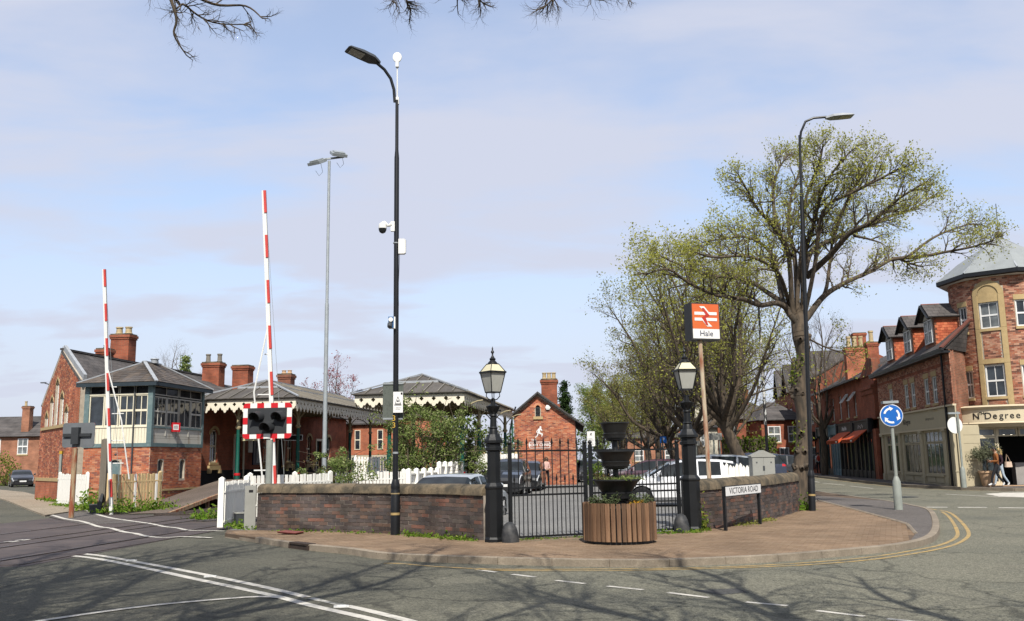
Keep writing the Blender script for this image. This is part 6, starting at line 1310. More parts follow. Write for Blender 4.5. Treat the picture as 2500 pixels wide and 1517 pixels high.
def dormer(x,w,zt,single=False):
    y0=.15; zb=ze+.45*sl; zw=zb+.25; wd=MB(); hw=w/2
    f=quad(t,'dormer',[(x-hw,y0,zb-.3),(x+hw,y0,zb-.3),(x+hw,y0,zt),(x-hw,y0,zt)],M_['t_multi'],.1)
    wins=((-.62,-.02),(.02,.62))
    for a,c in wins: window(f,x+a,x+c,zw,zt-.06,None,M_['upvc'],M_['glasslit'],2,2,.05,.025,y0-.05)
    yb=y0+(zt-zb)/sl+.5
    for s in (-1,1):
        q=MB(); q.add([(x+s*hw,y0,zb-.3),(x+s*hw,y0,zt),(x+s*hw,yb,zt),(x+s*hw,yb,zt-.2)],[(0,1,2,3)] if s<0 else [(3,2,1,0)]); q.build('cheek',M_['brickorange'],f,None,False)
        n=int((zt-zb)/.13)
        for r in range(n):
            z=zb-.1+r*.13; yy=max(y0,y0); ye=min(yb,(z+.1-ze)/sl-.35); k=0; y=y0+.02
            while y<ye+.25:
                b=MB(); b.box(-.012 if s>0 else -.02,0,0,.02 if s>0 else .012,.165,.14,Tm(x+s*hw,y+(.08 if r%2 else 0),z,0,0,-.08*s)); b.build('hung_tile',M_['tiles'],f,None,False); y+=.17
    zr=zt+.72; yr=y0+(zr-ze)/sl
    for s in (-1,1): quad(f,'dormer_roof',[(x+s*(hw+.22),y0-.3,zt-.05),(x,y0-.3,zr),(x,yb+.9,zr),(x+s*(hw+.22),yb,zt-.05)][::s],M_['slatetex'],.07)
    b=MB(); b.prism([[(x-hw+.02,zt),(x+hw-.02,zt),(x,zr-.1)]],y0-.04,y0+.05); b.build('gablet',M_['creamdirty'],f,None,False)
    for s in (-1,1): b=MB(); b.bar((x+s*(hw+.24),y0-.32,zt-.1),(x,y0-.32,zr-.02),.05,.16,up=(0,1,0)); b.build('barge_board',M_['black'],f,None,False)
    b=MB(); b.bar((x,y0-.3,zr+.02),(x,yb+.9,zr+.02),.14,.08); b.build('ridge',M_['tiles'],f,None,False)
for x in (3.1,7.05,10.95): dormer(x,1.75,8.25)
# the round tower
TWC=Vector((24.25,44.7,0)); Mtw=Mf.inverted()@Matrix.Translation(TWC); base=math.atan2(-TWC.y,-TWC.x)   # angle that faces the camera
Rw=2.5
def ang(th): return base+rad(th)      # th positive turns to the camera's right: angle increases? (counter-clockwise seen from above goes right)
def cyl(th,r,z): a=ang(th); return Mtw@Vector((math.cos(a)*r,math.sin(a)*r,z))
tw_o=[(-54.5,-43,4.2,5.5),(-54.5,-43,7.35,8.6),(-27,-7.5,4.2,5.68),(-27,-7.5,7.4,8.65),(9,27,4.2,5.6),(9,27,7.4,8.65),(44,56,4.2,5.5),(44,56,7.4,8.6)]
ths=sorted(set(list(range(-120,91,6))+[q for o in tw_o for q in o[:2]])); zs=sorted(set([3.7,9.95]+[q for o in tw_o for q in o[2:]])); b=MB()
for a,c in zip(ths,ths[1:]):
    for z0,z1 in zip(zs,zs[1:]):
        m=(a+c)/2; zz=(z0+z1)/2
        if any(o[0]<m<o[1] and o[2]<zz<o[3] for o in tw_o): continue
        b.add([cyl(a,Rw,z0),cyl(c,Rw,z0),cyl(c,Rw,z1),cyl(a,Rw,z1)],[(0,1,2,3)])
    
b.build('tower_wall',M_['mortar'],t,None,True); b=MB()
b.lathe([(2.2,3.7),(2.2,9.9)],24,M=Mtw); b.build('tower_core',M_['interior'],t,None,False)
def tang(th,r=Rw):
    a=ang(th); p=Mtw@Vector((math.cos(a)*r,math.sin(a)*r,0)); T=Mtw.to_3x3()@Vector((-math.sin(a),math.cos(a),0)); I=Mtw.to_3x3()@Vector((-math.cos(a),-math.sin(a),0))
    return Matrix(((T.x,I.x,0,p.x),(T.y,I.y,0,p.y),(0,0,1,0),(0,0,0,1)))
W0=-112; arcL=rad(190)*Rw
bricks(t,lambda u,z:tang(W0+math.degrees(u/Rw))@Matrix.Translation((0,0,z)),arcL,3.76,9.9,[(rad(o[0]-W0-1)*Rw,rad(o[1]-W0+1)*Rw,o[2]-.14,o[3]+.02) for o in tw_o]+[(rad(-32.5-W0)*Rw,rad(-26-W0)*Rw,3.7,9.0),(rad(-8-W0)*Rw,rad(-1-W0)*Rw,3.7,9.0),(rad(-32-W0)*Rw,rad(-1-W0)*Rw,8.6,9.35),(rad(-29-W0)*Rw,rad(-4-W0)*Rw,9.3,9.6)],M_['brickmulti'],nmax=150,bw=.225)
for i,o in enumerate(tw_o):
    th=(o[0]+o[1])/2; hw=Rw*math.sin(rad((o[1]-o[0])/2)); Mt=tang(th,Rw*math.cos(rad((o[1]-o[0])/2))); window(t,-hw,hw,o[2],o[3],Mt,M_['upvc'],M_['glass'] if i%3 else M_['glasslit'],2,2,.065,.03,.07)
    q=MB()
    n=6
    def curved(q,a,c,z0,z1,r0,r1):
        for k in range(n):
            x0=a+(c-a)*k/n; x1=a+(c-a)*(k+1)/n; P=[cyl(x0,r0,z0),cyl(x1,r0,z0),cyl(x1,r1,z0),cyl(x0,r1,z0),cyl(x0,r0,z1),cyl(x1,r0,z1),cyl(x1,r1,z1),cyl(x0,r1,z1)]
            q.add(P,[(0,1,2,3)[::-1],(4,5,6,7),(3,2,6,7),(0,3,7,4),(2,1,5,6)])
    curved(q,o[0]-1.5,o[1]+1.5,o[2]-.13,o[2]-.002,Rw-.05,Rw+.06); q.build('stone_sill',M_['buffstone'],t,None,False)
    if not -30<th<0: q=MB(); curved(q,o[0]-1.5,o[1]+1.5,o[3],o[3]+.24,Rw-.05,Rw+.03); q.build('stone_lintel',M_['buffstone'],t,None,False)
for a,c in ((-32.5,-27.6),(-6.6,-1.0)):
    for z0,z1 in ((3.7,5.74),(5.75,7.4),(7.41,9.0)): q=MB(); curved(q,a,c,z0,z1,Rw-.05,Rw+.055); q.build('stone_pilaster',M_['buffstone'],t,None,False)
q=MB(); curved(q,-27.6,-6.6,5.74,5.96,Rw-.05,Rw+.05); q.build('stone_band',M_['buffstone'],t,None,False)
def archband(name,r0,r1,ra,rb,filled=False):
    q=MB(); c=-16.8; k=16; hw0=r0; hw1=r1
    for i in range(k):
        P=[]
        for j in (i,i+1):
            a=math.pi*j/k
            for hw in ((0.001 if filled else hw0),hw1):
                th=c-math.degrees(hw*math.cos(a)/Rw); z=8.99+hw*math.sin(a)
                P.append((th,z))
        (t0,z0),(t1,z1),(t2,z2),(t3,z3)=P
        q.add([cyl(t0,rb,z0),cyl(t1,rb,z1),cyl(t3,rb,z3),cyl(t2,rb,z2),cyl(t1,ra,z1),cyl(t3,ra,z3)],[(0,1,2,3),(1,4,5,2)])
    q.build(name,M_['buffstone'],t,None,False)
archband('arch_moulding',.46,.69,Rw-.05,Rw+.06); archband('arch_panel',0,.46,Rw-.05,Rw+.02,True); q=MB(); curved(q,-27.6,-6.6,8.65,9.0,Rw-.05,Rw+.025); q.build('arch_panel',M_['buffstone'],t,None,False)
b=MB(); b.lathe([(2.45,9.85),(3.0,9.86),(3.05,9.9),(3.05,10.08),(2.95,10.1)],8,M=Mtw,a0=base+rad(12)); b.build('eaves',M_['black'],t,None,False)
b=MB(); b.lathe([(2.5,9.83),(2.95,9.845)],8,M=Mtw,a0=base+rad(12),cap=False); b.build('soffit',M_['white'],t,None,False)
b=MB(); b.lathe([(3.02,10.09),(2.0,10.92),(.08,12.15)],8,M=Mtw,a0=base+rad(12)); b.build('lead_roof',mat('grey_lead_roof',(.27,.29,.29),rough=.55,var=.12,vs=2),t,None,False)
for k in range(8):
    a=base+rad(12)+k*math.pi/4; b=MB(); b.bar(Mtw@Vector((math.cos(a)*3.02,math.sin(a)*3.02,10.11)),Mtw@Vector((math.cos(a)*.08,math.sin(a)*.08,12.17)),.07,.05); b.build('hip_roll',M_['lead'],t,None,False)
b=MB(); b.sphere((0,0,0),.2,12,8); b.build('ball_finial',M_['stone'],t,Mtw@Matrix.Translation((0,0,12.28))); b=MB(); b.tube([(0,0,12.4),(.02,0,13.9)],.02,6); b.build('spike',M_['darkgrey'],t,Mtw)
# curved fascia and entrance below the tower, in world space axes
Mx=Mf.inverted(); FC=Mx@Matrix.Translation((23.55,44.75,0))
b=MB(); b.lathe([(2.6,2.78),(2.82,2.78),(2.98,2.92),(3.02,2.95),(2.96,3.0),(2.96,3.58),(3.02,3.62),(3.10,3.70),(3.02,3.74),(2.5,3.80)],48,M=FC,cap=False); b.build('curved_fascia',M_['sagecream'],t)
for s_,th0,th1,sz,z,bold in (('N',-34.5,0,.50,3.30,0),('TH',-28.5,0,.17,3.46,0),('Degree',0,0,.46,3.30,0)):
    pass
bF=math.atan2(-44.75,-23.55)
def on_fascia(ch,th,size,z):
    a=bF+rad(th); r=2.965; T=Vector((-math.sin(a),math.cos(a),0)); N_=Vector((math.cos(a),math.sin(a),0)); p=Vector((23.55,44.75,0))+N_*r
    Mw=Matrix(((T.x,0,N_.x,p.x),(T.y,0,N_.y,p.y),(0,1,0,z),(0,0,0,1))); ob('lettering',text_mesh('lettering',ch,size,M_['ink'],.012),t,Mx@Mw)
for ch,th,sz,z in (('N',-25,.48,3.28),('T',-20.6,.21,3.41),('H',-18.0,.21,3.41),('D',-13.2,.50,3.28),('e',-6.6,.48,3.28),('g',-.7,.48,3.28),('r',4.2,.48,3.28),('e',9.2,.48,3.28),('e',15,.48,3.28)): on_fascia(ch,th*.84,sz*.86,z)
Me=Mx@Tm(20.22,42.62,0,rad(-3)); 
b=MB(); b.box(-.1,0,.12,1.05,.25,2.9,Me); b.build('panelled_wall',M_['sage'],t,None,False)
for k in range(7):
    b=MB(); b.box(.02 if k else -.1,-.014,.14+k*.385,1.06,.001,.14+k*.385+.37,Me); b.build('wall_board',M_['sage'],t,None,False)
b=MB(); b.box(-.16,-.1,.12,.25,.02,2.62,Me); b.box(-.2,-.14,2.62,.3,.02,2.76,Me); b.box(-.2,-.13,.8,.3,.0,.84,Me); b.build('pilaster',M_['sage'],t,None,False)
Ms=Mx@Tm(21.27,42.95,0,rad(-3)); 
window(t,0,.92,.25,2.35,Ms,M_['sagecream'],M_['glass'],1,1,.07,.03,.0,name='shop_window'); 
for a,c in ((0,.92),(1.0,1.9),(1.95,2.9),(2.95,3.8)): window(t,a,c,2.36,2.75,Ms,M_['sagecream'],M_['glasslit'],1,1,.07,.03,.0,name='top_light')
b=MB(); b.box(.92,-.06,.12,1.0,.06,2.76,Ms); b.box(0,-.06,2.74,4.2,.06,2.9,Ms); b.box(0,-.08,.12,1.0,.06,.25,Ms); b.build('door_frame',M_['sagecream'],t,None,False)
b=MB(); b.box(-.05,.12,.1,5,3.2,.14,Ms); b.box(-.05,3.0,.1,5,3.2,3.4,Ms); b.box(4.6,.1,.1,4.8,3,3.4,Ms); b.box(-.2,.3,.1,-.02,3,3.4,Ms); b.box(-.2,.1,2.9,5,3.2,3.0,Ms); b.build('shop_interior',M_['interior'],t,None,False)
b=MB(); b.box(2.0,.7,.14,3.1,1.1,1.15,Ms); b.build('counter',mat('pale_counter',(.30,.28,.26)),t,None,False)
for x in (1.25,1.7,2.05): b=MB(); b.sphere((0,0,0),.045,8,6); b.build('spot_lamp',mat('lit_spot',(1,.9,.7),emit=6),t,Ms@Matrix.Translation((x,.9,2.45)))
b=MB(); b.box(-.0,-.45,.1,4.3,-.07,.15,Ms); b.build('doorstep',M_['terracotta'],t,None,False)

# ------------------------------------------------------------------ red brick parade with orange awnings
A=(25.4,77.3);B=(22.44,57.4); Mf2,L2=facade(A,B); rz2=math.atan2(B[1]-A[1],B[0]-A[0]); t=thing('brick_parade','red brick shop row with two orange awnings and propped open windows','building',(*A,0),rz2)
ww=[(.75,4.2,5.9),(3.5,4.2,5.9),(6.1,4.2,5.9),(8.85,4.2,5.9),(11.45,4.2,5.9),(13.95,4.2,5.9)]
wallpanel(t,[(0,3.8),(L2,3.8),(L2,6.65),(0,6.65)],[arch_pts(x,x+.8,a,c-.1,.1,6) for x,a,c in ww],M_['t_red'],.3,name='upper_wall')
for i,(x,a,c) in enumerate(ww):
    w=window(t,x,x+.8,a,c,None,M_['upvc'],M_['glass'],2,2,.07,.04,.12,sill=M_['buffstone'])
    if i in (4,5):
        Mo=Matrix.Translation((x,.0,c-.05))@Matrix.Rotation(rad(-38),4,'X'); q=MB(); 
        for r in ((0,-.75,.06,0),(.74,-.75,.8,0),(.06,-.06,.74,0),(.06,-.75,.74,-.69),(.37,-.69,.41,-.06)): q.box(r[0],-.03,r[1],r[2],.03,r[3],Mo)
        s=q.build('open_sash',M_['upvc'],t,None,False); q=MB(); q.box(.06,-.005,-.69,.74,.005,-.06,Mo); q.build('pane',M_['glasslit'],s,None,False)
b=MB(); b.box(0,.3,0,L2,9,6.6); b.build('core',M_['t_red'],t,None,False)
shops=[(-.0,5.4,'teal_shop',(.05,.075,.075)),(5.45,8.6,'blue_shop',(.15,.24,.28)),(8.65,14.1,'dark_shop',(.018,.018,.02)),(14.15,19.2,'dark_shop',(.018,.018,.02))]
for i,(a,c,nm,col) in enumerate(shops):
    m=mat(nm+'_paint',col,rough=.5); f=MB(); f.box(a+.02,-.25,3.15,c-.02,.0,3.75); f.box(a+.02,-.32,3.75,c-.02,.0,3.85); fo=f.build('shop_front',m,t,None,False)
    n=3 if i<2 else 4
    q=MB(); 
    for k in range(n+1): x=a+.15+(c-a-.3)*k/n; q.box(x-.12,-.12,.1,x+.12,.02,3.15)
    q.box(a+.1,-.08,.1,c-.1,.0,.6); q.build('shop_frame',m,fo,None,False)
    for k in range(n):
        x0=a+.15+(c-a-.3)*k/n+.12; x1=a+.15+(c-a-.3)*(k+1)/n-.12; q=MB(); q.box(x0,-.03,.6,x1,-.01,3.1); q.build('pane',M_['glasslit'] if i==1 else M_['glass'],fo,None,False)
    for x in (a+.05,c-.3): q=MB(); q.box(x,-.34,3.0,x+.28,.0,3.9); q.build('console',m,fo,None,False)
letters('Hale Deli',.4,M_['wink'],t,11.4,-.262,3.45,.004); letters('Hale Deli',.4,M_['wink'],t,16.7,-.262,3.45,.004) if 0 else None
for x in (11.4,16.7):
    q=MB()
    for k in range(5): q.bar((x-.8+k*.32,-.26,3.33+.1*(k%2)),(x-.62+k*.32,-.26,3.55-.08*(k%3)),.05,.02,up=(0,1,0))
    q.build('script_logo',M_['wink'],t,None,False)
M_['awn']=mat('orange_awning',(.55,.085,.02),rough=.75,var=.06)
for a,c in ((9.3,13.7),(14.75,18.6)):
    q=MB(); P=[(a,-.27,3.2),(c,-.27,3.2),(c,-1.15,2.62),(a,-1.15,2.62),(c,-1.15,2.42),(a,-1.15,2.42)]; q.add(P,[(0,3,2,1),(3,5,4,2),(1,2,4),(0,5,3)]); q.add([Vector(p)+Vector((0,.0,-.015)) for p in P],[(1,2,3,0),(2,4,5,3)]); w=q.build('awning',M_['awn'],t,None,False)
    q=MB(); q.box(c-1.0,-1.16,2.46,c-.55,-1.152,2.57); q.build('printed_mark',M_['wink'],w,None,False)
b=MB(); b.box(19.25,-.1,.1,L2,.1,3.2); b.build('end_pier',M_['t_red'],t,None,False)
quad(t,'roof',((-.2,-.35,6.62),(16.8,-.35,6.62),(16.8,4,9.0),(-.2,4,9.0)),M_['slatetex'],.1); b=MB(); b.box(-.2,-.45,6.55,16.8,-.3,6.68); b.build('gutter',M_['black'],t,None,False)
b=MB(); b.box(16.8,-.12,5.4,L2,.0,5.7); b.box(16.8,-.2,5.7,L2,.0,5.95); b.box(16.8,-.05,3.85,L2,.0,5.4); b.build('corbels',M_['t_red'],t,None,False)
b=MB(); b.prism([[(16.8,6.6),(L2,6.6),(L2,7.55),(19,7.7),(16.8,6.75)]],-.05,.35); b.box(16.75,-.1,6.55,L2,.0,6.7); b.build('parapet',mat('sooty_parapet',(.15,.075,.05),rough=.9,col2=(.33,.10,.05),thr=(.4,.6),vs=2,bump=.4),t,None,False)
Mi=Mf2.inverted()
def ch_at(u,vt,vb,y,w,pots,m,r=.16,h=.9):
    p=at(u,vt,y); q=at(u,vb,y); chimney(t,0,0,q.z-2.5,p.z,w,.8,m,pots,M_['chimpot'],h,r,M=Mi@Tm(p.x,y,0,rad(-8)))
ch_at(2087,848,924,66,1.45,((-.42,0),(0,0),(.42,0)),M_['t_orange'],.17,.78); ch_at(2127,836,905,62,.72,((0,0),),M_['t_red'],.17,.78)
# ------------------------------------------------------------------ taller brick house row beyond it
A=(29.4,104.0);B=(25.6,78.4); Mf3,L3=facade(A,B); rz3=math.atan2(B[1]-A[1],B[0]-A[0]); t=thing('gabled_terrace','tall red brick terrace with steep gabled dormers beyond the awnings','building',(*A,0),rz3); e3=8.1
b=MB(); b.box(0,.0,0,L3,9,e3); b.build('wall',M_['t_red'],t,None,False); b=MB(); b.prism([[(0,e3),(9,e3),(4.2,10.6)]],0,.3,Matrix.Translation((L3,0,0))@Matrix.Rotation(math.pi/2,4,'Z')); b.build('gable_end',M_['t_red'],t,None,False)
quad(t,'roof',((0,-.3,e3),(L3+.1,-.3,e3),(L3+.1,4.2,10.65),(0,4.2,10.65)),M_['slatetex'],.1)
for i,s in enumerate((5.5,12,18.5,23.8)):
    b=MB(); b.prism([[(s-1.6,e3-.3),(s+1.6,e3-.3),(s,10.35)]],-.25,.1); g=b.build('gablet',M_['creamdirty'] if i%2==0 else M_['t_red'],t,None,False)
    for k in (-1,1):
        quad(t,'dormer_roof',[(s+k*1.85,-.5,e3-.4),(s,-.5,10.6),(s,4,10.6),(s+k*1.85,1.5,e3-.4)][::k],M_['slatetex'],.08); q=MB(); q.bar((s+k*1.85,-.52,e3-.4),(s,-.52,10.6),.06,.25,up=(0,1,0)); q.build('barge_board',M_['black'],g,None,False)
for s in (2.5,5.5,9,12,15.5,18.5,21.5,24):
    window(t,s-.45,s+.45,4.3,6.2,None,M_['upvc'],M_['glass'],2,2,.07,.04,-.02); q=MB(); out=arch_pts(s-.62,s+.62,4.2,6.25,.6,8)[2:]; inn=arch_pts(s-.45,s+.45,4.2,6.2,.4,8)[2:]; q.prism([out+inn[::-1]],-.06,.02); q.build('arch_head',M_['brickred'],t,None,False)
b=MB(); b.box(0,-.4,2.9,L3-.3,.0,3.6); b.build('shop_fascia',M_['black'],t,None,False)
for k in range(6): q=MB(); q.box(.8+k*4.1,-.1,.5,4.2+k*4.1,-.02,2.8); q.build('shop_window',M_['glass'] if k%2 else M_['glasslit'],t,None,False)
chimney(t,L3-1.5,4.2,9,12.0,1.1,1,M_['t_red'],(),M_['chimpot'],.5,.2)
b=MB(); b.box(-.5,-.04,4.1,.5,.04,4.9); b.bar((.5,0,4.4),(.9,0,4.4),.05); o=b.build('hanging_sign',mat('grey_sign_panel',(.45,.45,.44)),t,Matrix.Translation((24.6,-.75,-.2))@Matrix.Rotation(math.pi/2,4,'Z'),False)
# ------------------------------------------------------------------ houses further off
def house(name,label,loc,rz,W_,D,e,r,wall,wins,chim=(),hip=True,bay=None,roofm=None,nz=(1.0,3.6)):
    t=thing(name,label,'house',loc,rz); b=MB(); b.box(0,0,0,W_,D,e); b.build('wall',wall,t,None,False); rm=roofm or M_['slatetex']; k=min(D/2,W_/2)*(.9 if hip else 0)
    E=[(-.3,-.35,e),(W_+.3,-.35,e),(W_+.3,D+.3,e),(-.3,D+.3,e)]; R1=(k-.3 if k else -.3,D/2,r); R2=(W_-k+.3 if k else W_+.3,D/2,r)
    quad(t,'roof',(E[0],E[1],R2,R1),rm,.08); quad(t,'roof',(E[2],E[3],R1,R2),rm,.08)
    if k: quad(t,'roof',(E[1],E[2],R2),rm,.08); quad(t,'roof',(E[3],E[0],R1),rm,.08)
    else:
        for x in (0,W_-.2): b=MB(); b.prism([[(0,e),(D,e),(D/2,r)]],0,.2,Matrix.Translation((x+.2,0,0))@Matrix.Rotation(math.pi/2,4,'Z')); b.build('gable',wall,t,None,False)
    for x,z0,z1,w in wins: window(t,x,x+w,z0,z1,None,M_['upvc'],M_['glasslit'],2,2,.08,.05,-.02,sill=M_['buffstone'])
    for x,y,z1,w,np_ in chim: chimney(t,x,y,e,z1,w,.7,wall,[(-w*.3+.6*w*i/max(1,np_-1),0) for i in range(np_)],M_['chimpot'],.5,.14)
    return t
p=at(1755,1100,92); house('brick_house','red brick house with slate roof behind the ivy hedge',(p.x,92,0),.04,6.8,7,5.3,7.3,M_['t_red'],((.6,3.2,4.7,.8),(3.2,3.2,4.7,1.1),(5.5,3.2,4.7,.8),(5.4,.9,2.4,1.0)),((1.0,3,8.3,.9,2),(3.6,3,8.4,.8,2)))
p=at(1862,1100,88); t=house('brick_house','red brick house with a bay window next to the gabled terrace',(p.x,88,0),.02,4.2,8,5.0,6.9,M_['t_red'],((.6,2.9,4.4,1.2),(2.5,2.9,4.4,1.0),(1.6,.9,2.4,.9)),())
p=at(1690,1100,88); house('pale_gable_house','house with a cream gable and a row of chimney pots behind the sign pole',(p.x,88,0),-.12,2.4,9,4.4,6.0,mat('cream_render',(.6,.56,.45)),((.8,2.6,3.8,.7),),((1.2,2,8.0,1.5,4),(1.2,6,7.8,1.5,4)),False)
p=at(1530,1100,120); house('brick_house','small distant brick house seen between the gates',(p.x,120,0),.1,8,8,4.2,6.2,M_['t_house'],((1,1.2,2.6,1.2),(5,1.2,2.6,1.2)),((4,4,7.2,.8,2),))
p=at(1640,1100,128); house('brick_house','distant red roofed house behind the parked silver car',(p.x,128,0),-.1,7,8,4.4,6.6,M_['t_red'],((1,1.2,2.6,1.2),(4,1.2,2.6,1.2)),((3,4,7.4,.8,2),),roofm=M_['t_red'])
p=at(-60,1150,96); house('brick_house','brown brick house with white sash windows at the edge of the crossing road',(p.x,96,0),rad(-3),10.5,8,4.85,7.1,M_['t_house'],((7.35,3.0,4.6,1.1),(7.2,.35,2.0,1.1),(1.4,3.0,4.6,1.1),(4.3,3.0,4.6,1.1)),((4.6,.9,8.0,.8,1),),False)
p=at(395,960,80); house('distant_gable','brick gable glimpsed behind the pink blossom',(-14.2,95,0),.3,7.5,7,6.2,8.9,M_['t_orange'],(),(),False)
b=MB(); b.box(0,-.1,0,14,.1,1.3); w=thing('garden_wall','low red garden wall in front of the ivy hedge','wall',(at(1780,1100,80).x,84,0)); b.build('wall',M_['t_red'],w,None,False)
# ------------------------------------------------------------------ cars
def paint(name,col,rough=.28): return mat(name,col,rough=rough,var=.04,spec=.5,coat=.7)
M_['p_white']=paint('white_car_paint',(.78,.79,.80)); M_['p_black']=paint('black_car_paint',(.012,.013,.015)); M_['p_silver']=paint('silver_car_paint',(.35,.38,.40)); M_['p_grey']=paint('dark_grey_car_paint',(.06,.065,.075)); M_['p_maroon']=paint('maroon_car_paint',(.06,.02,.03)); M_['p_blue']=paint('deep_blue_car_paint',(.02,.03,.06))
M_['tail']=mat('red_tail_lamp',(.45,.015,.02),rough=.2,spec=.6); M_['headl']=mat('headlamp_lens',(.5,.52,.54),rough=.1,spec=.7); M_['plate_w']=mat('white_number_plate',(.75,.75,.72)); M_['plate_y']=mat('yellow_number_plate',(.65,.5,.06)); M_['trim']=mat('black_car_trim',(.012,.012,.013),rough=.6)
TOPS={'hatch':[(-2.15,.80),(-2.12,1.0),(-2.0,1.10),(-1.88,1.22),(-1.62,1.40),(-1.2,1.46),(-.5,1.49),(.05,1.46),(.4,1.38),(1.1,.99),(1.5,.92),(1.9,.80),(2.08,.66),(2.15,.55)],
 'suv':[(-2.15,.85),(-2.12,1.02),(-2.05,1.1),(-1.95,1.3),(-1.8,1.55),(-1.3,1.61),(-.4,1.64),(.2,1.60),(.5,1.50),(1.05,1.10),(1.5,1.04),(1.95,.94),(2.1,.80),(2.15,.6)],
 'estate':[(-2.15,.80),(-2.12,.98),(-2.05,1.04),(-1.9,1.25),(-1.7,1.40),(-1.2,1.45),(-.4,1.47),(.1,1.44),(.45,1.34),(1.1,.97),(1.5,.90),(1.9,.78),(2.08,.64),(2.15,.55)],
 'saloon':[(-2.15,.75),(-2.1,.95),(-1.6,1.02),(-1.45,1.05),(-.95,1.32),(-.6,1.38),(-.1,1.40),(.15,1.37),(.45,1.26),(1.05,.96),(1.5,.88),(1.9,.76),(2.08,.62),(2.15,.52)],
 'van':[(-2.15,.9),(-2.13,1.2),(-2.1,1.6),(-2.0,1.78),(-1.2,1.84),(0,1.86),(.7,1.82),(1.0,1.70),(1.5,1.22),(1.75,1.12),(2.0,1.0),(2.1,.85),(2.15,.6)]}
def lin(tab,x):
    for (a,b),(c,d) in zip(tab,tab[1:]):
        if x<=c: return b+(d-b)*max(0,(x-a))/(c-a)
    return tab[-1][1]
def car(label,loc,rz,kind,pm,name='car',Ls=1.,Ws=1.,Hs=1.,front_plate='plate_w',group=None):
    t=thing(name,label,'car',loc,rz,group); tab=TOPS[kind]; xs=sorted(set([round(-2.15+i*4.3/50,3) for i in range(51)]+[p[0] for p in tab]+[-2.13,2.13]))
    xw=(-1.28,1.32); ra=.37; rows=[]
    belt=lambda x: (1.02 if kind in('suv','van') else .95)+.03*(-x/2.15)
    wsx=next(p[0] for p in tab if p[0]>.9 and p[1]<(1.25)); wst=max(p[0] for p in tab if p[0]<wsx and p[1]>(1.2)); 
    rbx={'hatch':(-1.97,-1.62),'suv':(-2.03,-1.8),'estate':(-2.03,-1.7),'saloon':(-1.45,-.95),'van':(-2.11,-2.0)}[kind]
    for x in xs:
        top=lin(tab,x); a=abs(x); w=.88*(1-.13*max(0,(a-1.35)/.8)**2); bt=belt(x); g=top>bt+.06 and x<wsx
        if g:
            f=min(1,(top-bt)/.45); wr=w*(.97-.16*f)
            P=[(w*.86,.2),(w*.98,.3),(w,.58),(w*.99,bt-.12),(w*.965,bt),(wr,top-.075),(wr-.09,top-.012),(0,top+.012)]
        else:
            P=[(w*.86,.2),(w*.98,.3),(w,min(.58,top-.1)),(w*.99,min(bt-.12,top-.07)),(w*.95,min(bt,top-.035)),(w*.86,top-.012),(w*.6,top),(0,top+.015)]
        for k in range(4):
            y,z=P[k]
            for xc in xw:
                d=abs(x-xc)
                if d<ra:
                    za=.31+math.sqrt(ra*ra-d*d)
                    if z<za: P[k]=(y,min(za,P[4][1]-.02*(4-k)))
        rows.append((x,P,g))
    body=MB();side=[MB(),MB()];ws_=MB();rw=MB();hl=[MB(),MB()];tl=[MB(),MB()]
    V=[]
    for x,P,g in rows: V.append([Vector((x*Ls,s*y*Ws,z*Hs)) for s,(y,z) in [(1,p) for p in P]+[(-1,p) for p in P[::-1][1:]]])
    m=len(V[0]); bp={'hatch':(-.42,-1.25),'suv':(-.35,-1.35),'estate':(-.4,-1.3),'saloon':(-.3,-1.1),'van':(.2,-9)}[kind]
    for i in range(len(rows)-1):
        x=(rows[i][0]+rows[i+1][0])/2; g=rows[i][2] and rows[i+1][2]
        for j in range(m-1):
            jj=j if j<7 else 13-j; sd_=int(j>=7)   # row pair index from the sill
            q=[V[i][j],V[i+1][j],V[i+1][j+1],V[i][j+1]]; tgt=body
            if g and jj==4 and rbx[1]-.25<x<wst+.28 and not any(abs(x-b_)<.05 for b_ in bp) : tgt=side[sd_]
            elif g and jj>=5 and wst-.02<x<wsx: tgt=ws_
            elif jj>=5 and rbx[0]<x<rbx[1]+.02: tgt=rw
            elif jj in (2,3) and x<-1.93: tgt=tl[sd_] if jj==3 else body
            elif jj in (3,4) and x>1.72 and not g: tgt=hl[sd_] if jj==3 else body
            tgt.add(q,[(0,1,2,3)] )
    for i,fl in ((0,0),(len(rows)-1,1)): body.add(V[i],[tuple(range(m)) if fl==0 else tuple(range(m-1,-1,-1))])
    bo=body.build('body',pm,t,ang=40)
    for b_,nm,mm in [(q,'side_window',M_['carglass']) for q in side]+[(ws_,'windscreen',M_['carglass']),(rw,'rear_window',M_['carglass'])]+[(q,'headlight',M_['headl']) for q in hl]+[(q,'tail_light',M_['tail']) for q in tl]:
        if b_.v: b_.build(nm,mm,t,ang=50)
    b=MB(); b.box(-2.0*Ls,-.74*Ws,.16,2.0*Ls,.74*Ws,.5*Hs); b.build('underbody',M_['trim'],t,None,False)
    for xc in xw:
        for s in (-1,1):
            Mw=Matrix.Translation((xc*Ls,s*.76*Ws,.315))@Matrix.Rotation(-s*math.pi/2,4,'X')
            b=MB(); b.lathe([(.2,-.1),(.29,-.1),(.315,-.07),(.315,.07),(.29,.10),(.22,.10),(.2,.06)],22,M=Mw,cap=False); wh=b.build('wheel',M_['tyre'],t); b=MB(); b.lathe([(.225,.06),(.215,.085),(.06,.07),(.05,.09),(.002,.092)],20,M=Mw,cap=False)
            for k in range(5): a=k*1.2566; b.bar(Mw@Vector((math.cos(a)*.05,math.sin(a)*.05,.10)),Mw@Vector((math.cos(a)*.21,math.sin(a)*.21,.095)),.05,.02)
            b.build('rim',M_['alloy'],wh)
